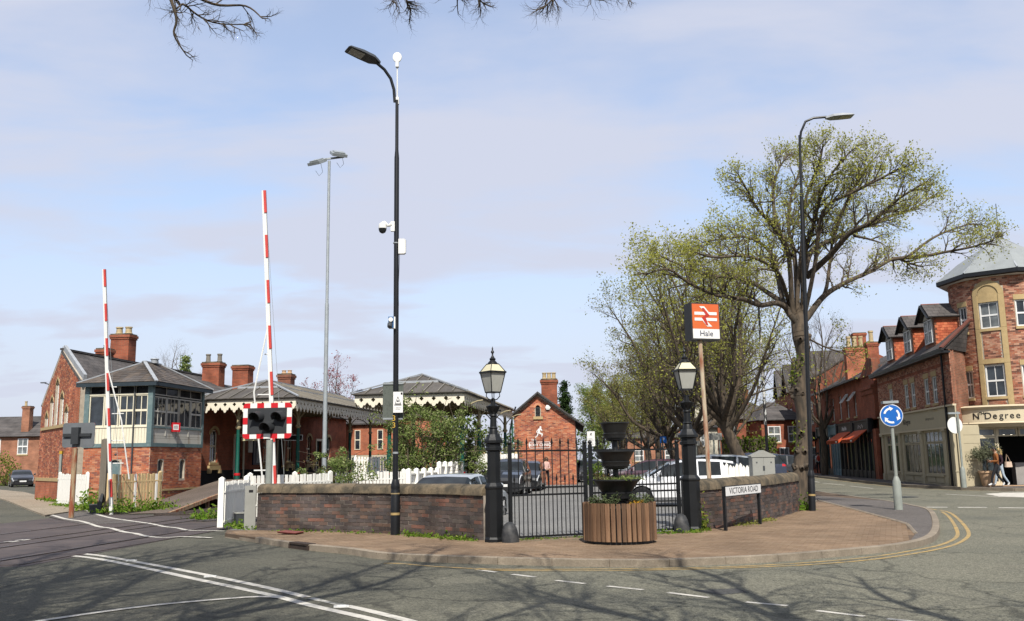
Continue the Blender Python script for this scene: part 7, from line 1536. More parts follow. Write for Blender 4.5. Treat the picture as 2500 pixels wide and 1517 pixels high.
    for s in (-1,1):
        b=MB(); b.sphere(((wst+.1)*Ls+.25,s*.97*Ws,(belt(0)+.07)*Hs),.1,8,6,(.7,.9,.75)); b.build('wing_mirror',pm,t)
    b=MB(); b.box(2.12*Ls,-.26,.42*Hs,2.165*Ls,.26,.53*Hs); b.build('number_plate',M_[front_plate],t,None,False); b=MB(); b.box(2.10*Ls,-.6*Ws,.26,2.155*Ls,.6*Ws,.42*Hs); b.box(2.03*Ls,-.42*Ws,.56*Hs,2.15*Ls,.42*Ws,.68*Hs); b.build('grille',M_['trim'],t,None,False)
    b=MB(); b.box(-2.175*Ls,-.26,.62*Hs,-2.14*Ls,.26,.74*Hs); b.build('number_plate',M_['plate_y'],t,None,False); b=MB(); b.box(-2.17*Ls,-.6*Ws,.24,-2.10*Ls,.6*Ws,.42); b.build('bumper_trim',M_['trim'],t,None,False)
    for s in (-1,1):
        for x in (-.42,.55):
            b=MB(); b.box((x-.62)*Ls,s*.885*Ws-.012,.83*Hs,(x-.48)*Ls,s*.885*Ws+.012,.86*Hs); b.build('door_handle',pm,t,None,False)
    return t
PI=math.pi; CG='cars parked at the station'
car('white hatchback parked behind the gates and the station sign pole',(5.4,30.6,PZ),PI-.06,'hatch',M_['p_white'],Ls=1.0,group=CG)
car('black car facing the gates beside the clinic',(-.30,42.4,PZ),-PI/2-.12,'suv',M_['p_black'],Ls=1.05,Ws=1.03,Hs=.98,group=CG)
car('second black car parked right behind the first one by the clinic',(.62,48.2,PZ),-PI/2-.12,'hatch',M_['p_black'],group=CG)
car('silver car whose roof and rear glass show above the long wall',(-1.55,25.8,PZ-.1),PI/2-.32,'saloon',M_['p_silver'],Ws=.98,Hs=.93,group=CG)
car('dark grey saloon just behind the white hatchback',(5.9,34.6,PZ),PI-.04,'saloon',M_['p_grey'],Ls=1.05,group=CG)
car('silver estate with roof rails standing two cars behind the white hatchback',(7.6,38.6,PZ),PI-.04,'suv',M_['p_silver'],Ls=1.08,group=CG)
car('maroon car at the far end of the row beyond the gates',(6.6,46,PZ),PI-.15,'estate',M_['p_maroon'],group=CG)
car('black van parked beyond the wavy pale fence',(12.6,52,PZ),PI-.2,'suv',M_['p_blue'],Ls=1.1,Hs=1.05,group=CG)
car('dark people carrier beside the black van near the tree',(14.6,55,PZ),PI-.2,'suv',M_['p_black'],group=CG)
for i,(u,y,pm) in enumerate(((1437,64,'p_grey'),(1452,72,'p_white'),(1466,80,'p_black'),(1500,70,'p_silver'))):
    p=at(u,1130,y); car(('small grey car in the distance beside the clinic hedge','small white car in the distance past the clinic','small black car furthest along the clinic road','small silver car in the distance behind the bowls')[i],(p.x,y,PZ),-PI/2-.12+.1*i,'hatch',M_[pm],group=CG)
p=at(1917,1140,88); car('grey estate car with red tail lamps parked by the tall terrace',(p.x,88,0),PI/2-.12,'estate',M_['p_grey'],group='cars on the shopping street'); p=at(1897,1140,95); car('white car just ahead of the grey estate on the shopping street',(p.x,96,0),PI/2-.12,'hatch',M_['p_white'],group='cars on the shopping street')
p=at(52,1170,82); car('black car in front of the brown brick house',(p.x,82,0),-.55-PI/2+1.1,'saloon',M_['p_black'],Ls=1.02,Hs=1.05)
# ------------------------------------------------------------------ trees
def limb(segs,pts,r0,r1,rs,tips,child=.55,nsub=3,wob=.03,every=.55,kid=None,t0=.18):
    """a limb through given points, smoothed, with side branches"""
    C=crom3(pts,5); n=len(C)
    for i in range(n-1):
        t=i/(n-1); t2=(i+1)/(n-1); segs.append([*C[i],*C[i+1],r0+(r1-r0)*t**.8,r0+(r1-r0)*t2**.8])
    L=sum(np.linalg.norm(C[i+1]-C[i]) for i in range(n-1)); m=max(2,int(L/every))
    for k in range(m):
        t=t0+(1-t0)*(k+rs.random())/m; i=min(n-2,int(t*(n-1))); p=C[i]+(C[i+1]-C[i])*rs.random(); d=C[i+1]-C[i]; d/=np.linalg.norm(d)+1e-9
        if kid: kid(p,d,r0+(r1-r0)*t,1-t)
    if kid: kid(C[-1],(C[-1]-C[-2])/(np.linalg.norm(C[-1]-C[-2])+1e-9),r1,0.)
def crom3(P,n):
    P=[np.array(p,float) for p in P]; out=[]
    for i in range(len(P)-1):
        a=P[max(i-1,0)];b=P[i];c=P[i+1];d=P[min(i+2,len(P)-1)]
        for k in range(n):
            t=k/n; out.append(.5*((2*b)+(c-a)*t+(2*a-5*b+4*c-d)*t*t+(3*b-a-3*c+d)*t**3))
    out.append(P[-1]); return out
def twiggy(segs,tips,rs,p,d,L,r,depth,up=.12,spread=.6,nk=3,flat=(1,1,1)):
    k=3; q=np.array(p); dd=np.array(d)
    for i in range(k):
        nd=dd+rs.normal(size=3)*.17; nd[2]+=up*.5; nd/=np.linalg.norm(nd); q2=q+nd*L/k
        ra=r*(1-.55*i/k); rb=r*(1-.55*(i+1)/k); segs.append([*q,*q2,ra,rb]); q=q2; dd=nd
        if depth<=1: tips.append(q)
        if depth>0:
            for _ in range(1 if i<k-1 else max(1,nk-1)):
                if rs.random()<.93:
                    a=rs.normal(size=3)*np.array(flat); a-=dd*a.dot(dd); a/=np.linalg.norm(a)+1e-9; cd_=dd+a*spread*rs.uniform(.6,1.4); cd_[2]+=up; cd_/=np.linalg.norm(cd_)
                    twiggy(segs,tips,rs,q,cd_,L*rs.uniform(.5,.78),rb*.68,depth-1,up,spread,nk,flat)
    return
def finish_tree(t,trunk,twigs,tips,leafm,leaf,nleaf,rs,spread=.12,twigm=None,sink=None):
    np_tubes('trunk',trunk,M_['bark'],t,10)
    np_tubes('crown',twigs,twigm or M_['twig'],t,4)
    if leafm and nleaf:
        T=np.array(tips); idx=rs.integers(len(T),size=nleaf); C=T[idx]+rs.normal(size=(nleaf,3))*spread; np_quads('leaves',leafq(C,leaf,rs),leafm,t)
# the big lime at the end of the short wall: limbs follow those in the photograph, each in its own depth
def big_tree():
    rs=np.random.default_rng(11); y0=28.2; base=at(1955,1238,y0); t=thing('street_tree','big spring tree with spreading limbs behind the tall lamp by the short wall','tree',(base.x,y0,0)); o=np.array((base.x,y0,0))
    SC=.93   # twigs reach on beyond the limb ends
    def A(zx,zy,dy):
        if zy<1000: zx=850+(zx-850)*SC; zy=1000+(zy-1000)*SC
        return np.array(at(1500+zx/1.869,240+zy/1.869,y0+dy))-o
    trunk=[];tw=[];tips=[]
    tp=[np.array((0,0,-.1)),np.array((-.02,0,.5)),A(866,1480,0),A(850,1330,0),A(862,1180,0),A(850,1090,0),A(838,1000,.1),A(836,945,.1)]; rr=[.32,.25,.225,.24,.20,.25,.22,.10]
    C=crom3(tp,5); R=np.interp(np.linspace(0,1,len(C)),np.linspace(0,1,len(rr)),rr)
    for i in range(len(C)-1): trunk.append([*C[i],*C[i+1],R[i],R[i+1]])
    for _ in range(44): # burrs and ivy-scarred lumps on the trunk
        i=rs.integers(4,len(C)-8); a=rs.uniform(0,6.28); d=np.array((math.cos(a),math.sin(a),rs.normal()*.2)); p=C[i]; trunk.append([*(p+d*R[i]*.4),*(p+d*(R[i]+rs.uniform(.03,.09))),.17,.04])
    def kid(p,d,r,rem):
        L=rs.uniform(.5,.9)*(.5+.6*rem); a=rs.normal(size=3); a-=d*a.dot(d); a/=np.linalg.norm(a)+1e-9; dd=d*.75+a*rs.uniform(.4,.9); dd[2]+=.22; dd/=np.linalg.norm(dd); twiggy(tw,tips,rs,p,dd,L*1.05,min(r*.55,.035)+.004,3,.08,.62,3)
    LB=[([(810,985),(740,932),(650,940),(560,910),(430,890),(300,830),(200,765),(90,790)],[.1,-.3,-.8,-1.4,-2,-2.5,-2.8,-3],.13),
        ([(800,960),(690,880),(590,820),(480,802),(380,790),(250,740),(140,690)],[.1,.6,1.2,1.8,2.3,2.8,3.2],.12),
        ([(790,920),(750,800),(690,740),(580,700),(430,705),(330,680)],[.1,-.8,-1.5,-2.2,-3,-3.4],.10),
        ([(770,940),(735,790),(700,680),(600,610),(490,612),(370,632)],[0,.8,1.4,2,2.5,2.9],.12),
        ([(810,960),(790,700),(720,560),(640,470),(600,400),(550,310)],[0,-.5,-1,-1.6,-2,-2.3],.12),
        ([(800,700),(740,560),(715,420),(735,290),(790,200)],[-.5,0,.6,1.1,1.5],.085),
        ([(835,960),(820,700),(790,560),(800,430),(835,310),(880,180)],[.2,1,1.8,2.2,2.5,2.7],.12),
        ([(860,960),(870,700),(910,560),(940,430),(1000,300),(1090,190)],[.1,-.4,-1,-1.5,-2,-2.3],.13),
        ([(865,800),(900,680),(1000,620),(1110,580),(1240,520),(1400,470),(1500,400)],[.1,.6,1.2,1.8,2.4,3,3.3],.11),
        ([(880,800),(1000,690),(1090,590),(1200,530),(1330,420),(1440,350)],[.1,-.8,-1.6,-2.2,-2.9,-3.3],.11),
        ([(880,1000),(960,900),(1050,840),(1200,770),(1310,712),(1380,735),(1447,752)],[.1,.3,.5,.8,1,1.1,1.2],.145),
        ([(1300,714),(1450,700),(1560,680),(1690,655),(1790,625)],[1,1,.8,.4,0],.07),
        ([(960,900),(990,760),(1010,600),(1050,480),(1130,380),(1250,300)],[.3,.9,1.6,2.2,2.8,3.2],.085),
        ([(870,980),(920,740),(960,480),(1100,390),(1260,310),(1330,270)],[0,-.8,-1.5,-2.2,-2.6,-3],.10),
        ([(1000,640),(1060,470),(1130,330),(1200,230)],[1.2,.6,.1,-.4],.07),
        ([(1110,600),(1180,615),(1250,637)],[1.8,1.7,1.6],.05),
        ([(1380,700),(1500,610),(1620,560),(1700,540)],[1,1.6,2,2.3],.05),
        ([(890,1100),(960,1135),(1050,1165)],[0,.3,.4],.03),
        ([(835,900),(860,600),(880,400),(940,250),(960,150)],[0,.2,.1,-.3,-.5],.10)]
    for pts,dy,r in LB:
        if pts[0][1]>890 and pts[0][1]<1050: pts=[(852,1100),(842,1045)]+pts; dy=[0,0]+dy
        limb(trunk,[A(x,y,d) for (x,y),d in zip(pts,dy)],r,.022,rs,tips,kid=kid,every=.27,t0=.42)
    finish_tree(t,trunk,tw,tips,M_['lf_spring'],.075,30000,rs,.10)
    # ivy and shoots on the trunk
    CC=[]
    for i in range(900):
        k=rs.integers(0,len(C)-10); a=rs.uniform(2.2,4.6) if rs.random()<.7 else rs.uniform(0,6.28); CC.append(C[k]+np.array((math.cos(a),math.sin(a),0))*(R[k]+rs.uniform(.02,.12))+rs.normal(size=3)*np.array((.03,.03,.12)))
    CC=np.array(CC); keep=(np.sin(CC[:,2]*3.1+1)>.1); np_quads('trunk_shoots',leafq(CC[keep],.09,rs),M_['lf_ivy'],t)
    return t
big_tree()
def tree(name,label,loc,fork,H,Wd,seed,r=.3,limbs=7,depth=4,leafm='lf_spring',leaf=.10,nleaf=5000,lean=(0,0),spread=.62,group=None,every=.6,bare=False,up=.10,lspread=.18,twigm=None,cat='tree'):
    rs=np.random.default_rng(seed); t=thing(name,label,cat,loc,0,group); trunk=[];tw=[];tips=[]
    top=np.array((lean[0],lean[1],fork)); C=crom3([(0,0,-.1),(0,0,.3),top*.5+np.array((rs.normal()*.08,rs.normal()*.08,0)),top],5)
    for i in range(len(C)-1): f=i/(len(C)-1); trunk.append([*C[i],*C[i+1],r*(1.25 if i==0 else 1-.25*f),r*(1-.25*(f+.05))])
    trunk.append([*C[-1],*(C[-1]+np.array((0,0,.45))),r*.74,r*.15])
    for k in range(limbs):
        a=6.28*k/limbs+rs.normal()*.25; q=rs.uniform(.25,1.0) if k else .05; hh=(H-fork)*(1-.45*q)*rs.uniform(.8,1.0); R_=Wd/2*q*rs.uniform(.8,1.05)
        s=C[-1-rs.integers(0,3)]; e=top+np.array((math.cos(a)*R_,math.sin(a)*R_,hh)); m1=s+(e-s)*.33+np.array((math.cos(a)*R_*.12,math.sin(a)*R_*.12,-hh*.05))+rs.normal(size=3)*.15; m2=s+(e-s)*.68+rs.normal(size=3)*.25
        def kid(p,d,rr,rem):
            L=rs.uniform(.09,.16)*H*(.5+.6*rem); b=rs.normal(size=3); b-=d*b.dot(d); b/=np.linalg.norm(b)+1e-9; dd=d*.8+b*rs.uniform(.4,.9); dd[2]+=up*1.5; dd/=np.linalg.norm(dd); twiggy(tw,tips,rs,p,dd,L,min(rr*.55,.03*H/10)+.003,depth-1,up,spread,3)
        limb(trunk,[s,m1,m2,e],r*.5*rs.uniform(.7,1.1),.02,rs,tips,kid=kid,every=every*H/10)
    finish_tree(t,trunk,tw,tips,None if bare else M_[leafm],leaf,nleaf,rs,lspread,twigm); return t
TG='trees along the station road'
def tr(u,y,fork,vt,wpx,seed,label,**k):
    p=at(u,1100,y); H=at(u,vt,y).z; return tree('street_tree',label,(p.x,y,PZ),fork,H,wpx*y/2250,seed,group=TG,**k)
tr(1833,46,3.3,470,560,21,'many stemmed spring tree rising behind the grey cabinet',r=.36,limbs=12,depth=4,nleaf=15000,leaf=.12,every=.46,lean=(-1.3,0),spread=.72,up=.04)
tr(1742,57,3.2,600,560,22,'broad spring tree between the station sign pole and the slender black lamp',r=.38,limbs=12,depth=4,nleaf=18000,leafm='lf_lime',leaf=.13,every=.46,lean=(-1.3,0),spread=.72,up=.04)
tr(1665,70,3.0,760,430,23,'spreading tree behind the lantern by the sign pole',r=.36,limbs=14,depth=4,nleaf=13000,leafm='lf_lime',leaf=.14,every=.4,lean=(-1.2,0))
tr(1580,84,2.6,880,300,24,'yellow green tree in the distance above the bowl tower',r=.35,limbs=8,depth=4,nleaf=8000,leafm='lf_lime',leaf=.16)
tr(1520,98,2.6,885,260,25,'brownish spring tree in the distance between bowl tower and clinic',r=.35,limbs=8,depth=4,nleaf=9000,leafm='lf_lime',leaf=.17)
tr(1608,105,2.5,900,280,26,'pale twiggy tree further along the station road',r=.35,limbs=8,depth=4,nleaf=8000,leafm='lf_spring',leaf=.16)
tr(1465,112,2.0,925,150,27,'tall pale willow like tree nearest to the clinic gable',r=.35,limbs=8,depth=4,nleaf=14000,leafm='lf_willow',leaf=.18,up=-.02)
tr(1540,128,2.0,930,300,28,'distant yellowish tree at the end of the station road',r=.3,limbs=7,depth=3,nleaf=9000,leafm='lf_lime',leaf=.22)
tr(1790,76,3.0,640,420,29,'tree behind the twin limes, half hidden by them',r=.34,limbs=12,depth=4,nleaf=8000,leaf=.15,every=.42)
tr(2010,72,4.0,740,420,30,'bare twiggy tree over the chimneys of the shop row',r=.3,limbs=7,depth=4,bare=True)
# trees behind the station
p=at(425,880,100); tree('bare_tree','bare tree behind the station house roof',(p.x,100,0),4,at(430,835,100).z,8.5,41,r=.35,limbs=8,bare=True,twigm=mat('pale_twigs',(.20,.17,.14)))
p=at(822,900,88); tree('blossom_tree','tree in pink blossom behind the long canopy',(p.x,88,0),3,at(822,868,88).z,7.0,42,r=.25,limbs=8,leafm='lf_pink',leaf=.16,nleaf=2600,lspread=.08,twigm=mat('pinkish_twigs',(.16,.11,.10)))
def conifer(name,label,u,vt,y,w,seed,m='lf_dark'):
    rs=np.random.default_rng(seed); p=at(u,1000,y); H=at(u,vt,y).z; t=thing(name,label,'tree',(p.x,y,0)); sg=[[0,0,0,0,0,H*.97,.16,.01]]; L=[]
    for i in range(120):
        f=rs.random()**.8; z=H*(.25+.75*f); R_=w/2*(1-f)**.75*rs.uniform(.6,1.1)+.1; a=rs.uniform(0,6.28); e=np.array((math.cos(a)*R_,math.sin(a)*R_,z+R_*.15)); sg.append([0,0,z,*e,.02,.006]); n=55
        C=np.array((0,0,z))+(e-np.array((0,0,z)))*rs.uniform(.25,1.05,size=(n,1))+rs.normal(size=(n,3))*np.array((.14,.14,.09)); L.append(leafq(C,.16,rs))
    np_tubes('trunk',sg,M_['bark'],t,5); np_quads('foliage',np.concatenate(L),M_[m],t)
conifer('conifer','dark green conifer behind the clinic chimney',1379,937,72,1.9,51)
conifer('conifer','ivy covered dark evergreen behind the signal box roof',449,872,70,1.8,52,'lf_bush')
# trees on the near pavement, behind the camera: their twigs hang into the sky and their shadows cross the road
def near_tree(label,base,H,Wd,seed,limbs,extra=(),zlow=.62):
    rs=np.random.default_rng(seed); t=thing('bare_tree',label,'tree',base,0,'bare trees on the near pavement'); o=np.array(base,float); trunk=[];tw=[];tips=[]
    C=crom3([(0,0,-.1),(0,0,.5),(.05,.05,2),(0,.1,3.4)],4)
    for i in range(len(C)-1): f=i/len(C); trunk.append([*C[i],*C[i+1],.34-.08*f,.34-.08*(f+.08)])
    def kid(p,d,rr,rem):
        L=rs.uniform(1.0,1.9)*(.5+.6*rem); b=rs.normal(size=3); b-=d*b.dot(d); b/=np.linalg.norm(b)+1e-9; dd=d*.7+b*rs.uniform(.5,1.0); dd/=np.linalg.norm(dd); twiggy(tw,tips,rs,p,dd,L,min(rr*.5,.035)+.004,3,.05,.65,3)
    for k in range(limbs):
        a=6.28*k/limbs+rs.normal()*.2; R_=Wd/2*rs.uniform(.55,1.0); e=np.array((math.cos(a)*R_,math.sin(a)*R_*.9,H*rs.uniform(zlow,1.0))); s=np.array(C[-1]); m1=s+(e-s)*.35+np.array((0,0,-.2))+rs.normal(size=3)*.3; m2=s+(e-s)*.7+rs.normal(size=3)*.35
        limb(trunk,[s,m1,m2,e],.17*rs.uniform(.7,1.1),.03,rs,tips,kid=kid,every=.42)
    def clear(sg):   # boughs reaching into view are left out; the unseen crown still shades the road
        return [q for q in sg if not((q[4]+o[1])>.5 and q[5]+o[2]<1.95+.56*(q[4]+o[1]))]
    tw=clear(tw); trunk=[q for q in trunk if q[2]<3.5 and abs(q[0])<.6 and abs(q[1])<.6]+clear([q for q in trunk if not(q[2]<3.5 and abs(q[0])<.6 and abs(q[1])<.6)])
    def dk(p,d,rr,rem):
        L=rs.uniform(.22,.42)*(.5+.6*rem); b=rs.normal(size=3)*np.array((1,.6,.8)); b-=d*b.dot(d); b/=np.linalg.norm(b)+1e-9; dd=d*.75+b*.7; dd[2]-=.15; dd/=np.linalg.norm(dd); twiggy(tw,tips,rs,p,dd,L*.8,.008,2,.03,.8,3)
    for pts in extra: limb(trunk,[np.array(p)-o for p in pts],.022,.006,rs,tips,kid=dk,every=.3)
    np_tubes('trunk',trunk,M_['bark'],t,8); np_tubes('crown',tw,M_['twig'],t,4)
e1=[(-3.6,1.5,5.0),(-3.5,5.0,7.4),tuple(at(395,-60,9.0)),tuple(at(455,15,9.2)),tuple(at(520,55,9.4)),tuple(at(610,60,9.6))]; e2=[tuple(at(395,-60,9.0)),tuple(at(430,40,9.0)),tuple(at(425,85,9.0)),tuple(at(455,135,9.1))]; e3=[tuple(at(420,-40,9)),tuple(at(520,10,9.2)),tuple(at(600,15,9.3)),tuple(at(640,45,9.3))]
e4=[(1.0,2,6.5),(.2,6,8.0),tuple(at(975,-60,9.5)),tuple(at(985,-15,9.5)),tuple(at(1003,24,9.5))]; e5=[(1.0,2,6.5),(.5,6,8.3),tuple(at(1120,-60,9.5)),tuple(at(1150,-25,9.5)),tuple(at(1180,10,9.5))]; e6=[(1.0,2,6.5),(1.2,6,8.3),tuple(at(1350,-70,9.5)),tuple(at(1370,-30,9.5)),tuple(at(1330,18,9.5))]; e7=[(1.2,6,8.3),tuple(at(1430,-60,9.5)),tuple(at(1480,-30,9.5)),tuple(at(1540,-6,9.5))]
near_tree('bare tree on the near pavement whose twigs hang into the sky over the barriers',(-4.6,2.6,PZ),13,13.0,61,13,(e1,e2,e3))
near_tree('bare tree on the near pavement with twigs dipping in above the clinic chimney',(3.8,2.2,PZ),12.5,12.0,62,12,(e4,e5,e6,e7))
near_tree('bare tree on the near pavement shading the double white lines',(-8.2,5.2,PZ),13.5,13,64,19,zlow=.7)
near_tree('bare tree on the near pavement that only shades the crossing road',(-12.5,3.5,PZ),13.0,13,63,12)
# ------------------------------------------------------------------ bushes, hedges, weeds
shrub('bush','tall leafy willow bush behind the white fence and tall lamp','bush',(-3.85,38.4,PZ),3.95,3.3,14000,.10,M_['lf_bush'],30,150,wd=1.6,airy=.15)
shrub('bush','straggly bush at the foot of the floodlight mast','bush',(-5.75,29.3+1,PZ),1.95,1.8,3200,.085,M_['lf_bush'],14,45,wd=1.0,airy=.2)
shrub('bush','low brown and green scrub beside the floodlight mast','bush',(-6.6,31.5,PZ),1.6,1.4,500,.07,leaf_mat('brown_buds',(.16,.10,.05),(.13,.15,.05),(.2,.12,.06)),12,18)
shrub('bush','thin leafy bush below the raised canopy end beside the white boards','bush',(-2.3,42.6,PZ),3.6,2.2,6500,.10,M_['lf_bush'],16,80,wd=1.3,airy=.15)
shrub('bush','bush with dead white seed heads behind the lantern post','bush',(-1.2,47,.2),3.3,2.6,5200,.11,leaf_mat('pale_seed_heads',(.34,.33,.24),(.20,.22,.12),(.12,.15,.06)),12,40)
mound('hedge','clipped yellow green bush beside the clinic wall','bush',(4.85,56.5,PZ),1.2,1.6,1.25,1600,.11,M_['lf_hedge'])
mound('bush','dark green bushes at the edge of the house garden by the black car','bush',(at(30,1130,88).x,87,0),3.0,2.5,2.6,1500,.18,M_['lf_hedge']); mound('bush','yellow green low bush by the house window','bush',(at(52,1130,90).x,89,0),2.6,2,1.3,900,.16,M_['lf_lime'])
for k,(x,y,w,h) in enumerate(((-5.5,92,9,6.5),(1.5,96,10,5.5),(8,118,12,6))): mound('bush',('dark thicket beyond the platforms under the raised canopy','leafy thicket behind the clinic on the station side','low thicket at the far end of the station road')[k],'bush',(x,y,0),w,4,h,2600,.35,M_['lf_hedge'])
rs=np.random.default_rng(9); x0,x1=at(1762,1090,82).x,at(1895,1090,82).x; n=5200; C=np.stack([rs.uniform(x0,x1,n),82+rs.uniform(-.6,.6,n),rs.uniform(.3,3.3,n)+.12*np.sin(rs.uniform(0,30,n))],1); t=thing('ivy_hedge','tall ivy hedge in front of the red brick houses','hedge',(0,0,0)); np_quads('foliage',leafq(C,.22,rs),M_['lf_hedge'],t)
b=MB(); b.box(x0+.05,81.7,0,x1-.05,82.3,3.15); b.build('hedge_core',M_['twig'],t,None,False)
def weeds(label,pts,n,size,h,m='lf_grass',spread=.12,cat='weeds'):
    rs=np.random.default_rng(n+int(abs(pts[0][0])*10)); path=Path([Vector((p[0],p[1],0)) for p in pts]).fin(); C=[]
    for i in range(n):
        f=rs.random(); 
        if math.sin(f*37+n)+math.sin(f*11)<-.5: continue
        p,tt=path.at(path.L*f); C.append((p.x+rs.normal()*spread,p.y+rs.normal()*spread,PZ+abs(rs.normal())*h*(.5+.5*math.sin(f*23+n))**1))
    C=np.array(C); C[:,2]=np.maximum(C[:,2],PZ+.005); q=leafq(C,size,rs,aspect=1.4); o=np_quads('weeds',q,M_[m]); tag(o,label,cat); o['kind']='stuff'; return o
weeds('green weeds along the foot of the long wall by the tall lamp',[(-2.3,20.1),(-1.5,19.25),(-.75,18.35)],900,.07,.05)
weeds('thin weeds at the start of the long wall',[(-5.6,21.9),(-4.3,21.4),(-2.8,20.5)],260,.06,.04)
weeds('grass tuft round the guard stone under the shorter wall pier',[(3.0,19.5),(3.5,19.55),(3.9,19.75)],420,.06,.04); weeds('dry yellow weeds at the foot of the name plate posts',[(5.0,21.2),(5.9,22.5),(6.3,23.2)],360,.06,.05,'lf_lime')
weeds('bright green weeds at the foot of the big tree',[(8.15,26.7),(8.3,27.0)],420,.08,.18,spread=.10); weeds('ivy sprigs climbing the pier end of the shorter wall',[(3.95,20.0),(4.05,20.15)],260,.07,.35,'lf_ivy',.06)
weeds('weeds and moss in the setts under the iron gates',[(-.1,18.4),(1.4,18.9),(3.2,19.7)],420,.05,.03)
weeds('leafy green weeds along the bottom of the tan picket fence',[(-14.1,32.5),(-13.2,33.3),(-12.2,33.5)],1800,.10,.22,spread=.22); weeds('clump of green weeds on the open track bed',[(-9.3,27.6),(-8.7,27.9)],520,.10,.14,spread=.2)
weeds('ivy and weeds beside the white boarded gate and the slim barrier',[(-16.6,36.3),(-15.2,34.0)],900,.12,.3,spread=.22); weeds('grass at the foot of the brick goods building',[(-23.5,47),(-20.2,42.2)],700,.12,.06,spread=.2); weeds('grass behind the white picket gate post',[(-7.3,24.2),(-6.7,23.2),(-6.2,22.5)],520,.07,.09,spread=.12)
weeds('weeds along the foot of the white gate',[(-19.3,39.4),(-17,36.8)],350,.1,.06)
# ------------------------------------------------------------------ slender lamp posts, far signs
M_['peel']=mat('peeling_black_and_white_post',(.02,.02,.022),rough=.6,col2=(.6,.6,.58),thr=(.5,.54),vs=9,det=6,stretch=(1,1,.35))
def slim(u,y,vt,vb,label,zp0,zp1,m=None,curve=False):
    p=at(u,vb,y); H=at(u,vt,y).z; t=thing('lamp_post',label,'lamp post',(p.x,y,PZ)); b=MB(); b.lathe([(.13,0),(.13,1.0),(.08,1.15)],12); b.build('base',M_['black'],t); b=MB(); b.tube([(0,0,1),(0,0,zp0)],.075,10); b.tube([(0,0,zp1),(0,0,H-.6)]+([(-.1,0,H-.2),(-.7,0,H)] if curve else [(0,0,H)]),.06,10); b.build('column',m or M_['black'],t); b=MB(); b.tube([(0,0,zp0),(0,0,zp1)],.078,10); b.build('peeling_band',m or M_['peel'],t)
    b=MB(); b.box(-1.1 if curve else -.45,-.12,H-.02,-.6 if curve else .1,.12,H+.08); b.build('lamp_head',M_['darkgrey'],t,None,False)
slim(1876,50,745,1150,'slender black lamp post with peeling white paint by the twin limes',3.2,8.5); slim(1797,62,930,1120,'shorter black lamp post with peeling white paint near the direction sign',2.0,5.2); slim(1614,78,985,1120,'thin plain lamp post in the distance above the parked cars',2,4,M_['darkgrey'],True)
p=at(118,1150,92); slim(113,92,938,1150,'thin street lamp behind the brick goods building',3,4,M_['darkgrey'],True)
def back_sign(label,u,y,v0,v1,w,posts):
    p=at(u,v1,y); z0=at(u,v1,y).z; z1=at(u,v0,y).z; t=thing('direction_sign',label,'road sign',(p.x,y,0)); b=MB(); b.box(-w/2,-.03,z0,w/2,.0,z1); b.build('panel',M_['greybox'],t,None,False)
    for x in posts: b=MB(); b.tube([(x,.05,0),(x,.05,z1)],.05,8); b.build('post',M_['greypost'],t)
back_sign('grey back of a direction sign on two posts behind the sign pole',1747,52,1058,1075,.72,(-.1,.22)); back_sign('small grey sign back beside the lantern pier',1700,56,1077,1088,.4,(.0,))
p=at(1619,1075,66); t=thing('parking_sign','small blue parking sign far behind the iron gate','sign',(p.x,66,0)); b=MB(); b.box(-.22,-.02,p.z-.2,.22,.0,p.z+.25); b.build('panel',M_['signblue'],t,None,False); letters('P',.34,M_['wink'],t,0,-.024,p.z+.02,.001); b=MB(); b.tube([(0,.04,0),(0,.04,p.z+.2)],.03,6); b.build('post',M_['greypost'],t)
# olive tree in a terracotta pot by the corner shop
Pp=Vector((21.28,42.15,PZ+.02)); t=thing('plant_pot','terracotta pot by the shop door holding an olive tree','plant pot',Pp); b=MB(); b.lathe([(.24,0),(.27,.05),(.36,.6),(.40,.62),(.40,.70),(.35,.70),(.33,.6),(.01,.58)],20,cap=False); b.build('pot',M_['terracotta'],t)
rs=np.random.default_rng(77); t=thing('olive_tree','small round olive tree growing in the terracotta pot','tree',Pp+Vector((0,0,.58))); sg=[[0,0,0,.02,0,.75,.04,.03]]; tips=[]
for k in range(26): twiggy(sg,tips,rs,np.array((.02,0,.7)),np.array((-.25+rs.normal()*.7,rs.normal()*.7,rs.uniform(.1,1.2)))/1.2,rs.uniform(.28,.46),.008,2,.0,.5,3)
np_tubes('stem',sg,M_['twig'],t,4); T=np.array(tips); np_quads('foliage',leafq(T[rs.integers(len(T),size=2300)]+rs.normal(size=(2300,3))*.05,.06,rs,aspect=1.5),M_['lf_olive'],t)
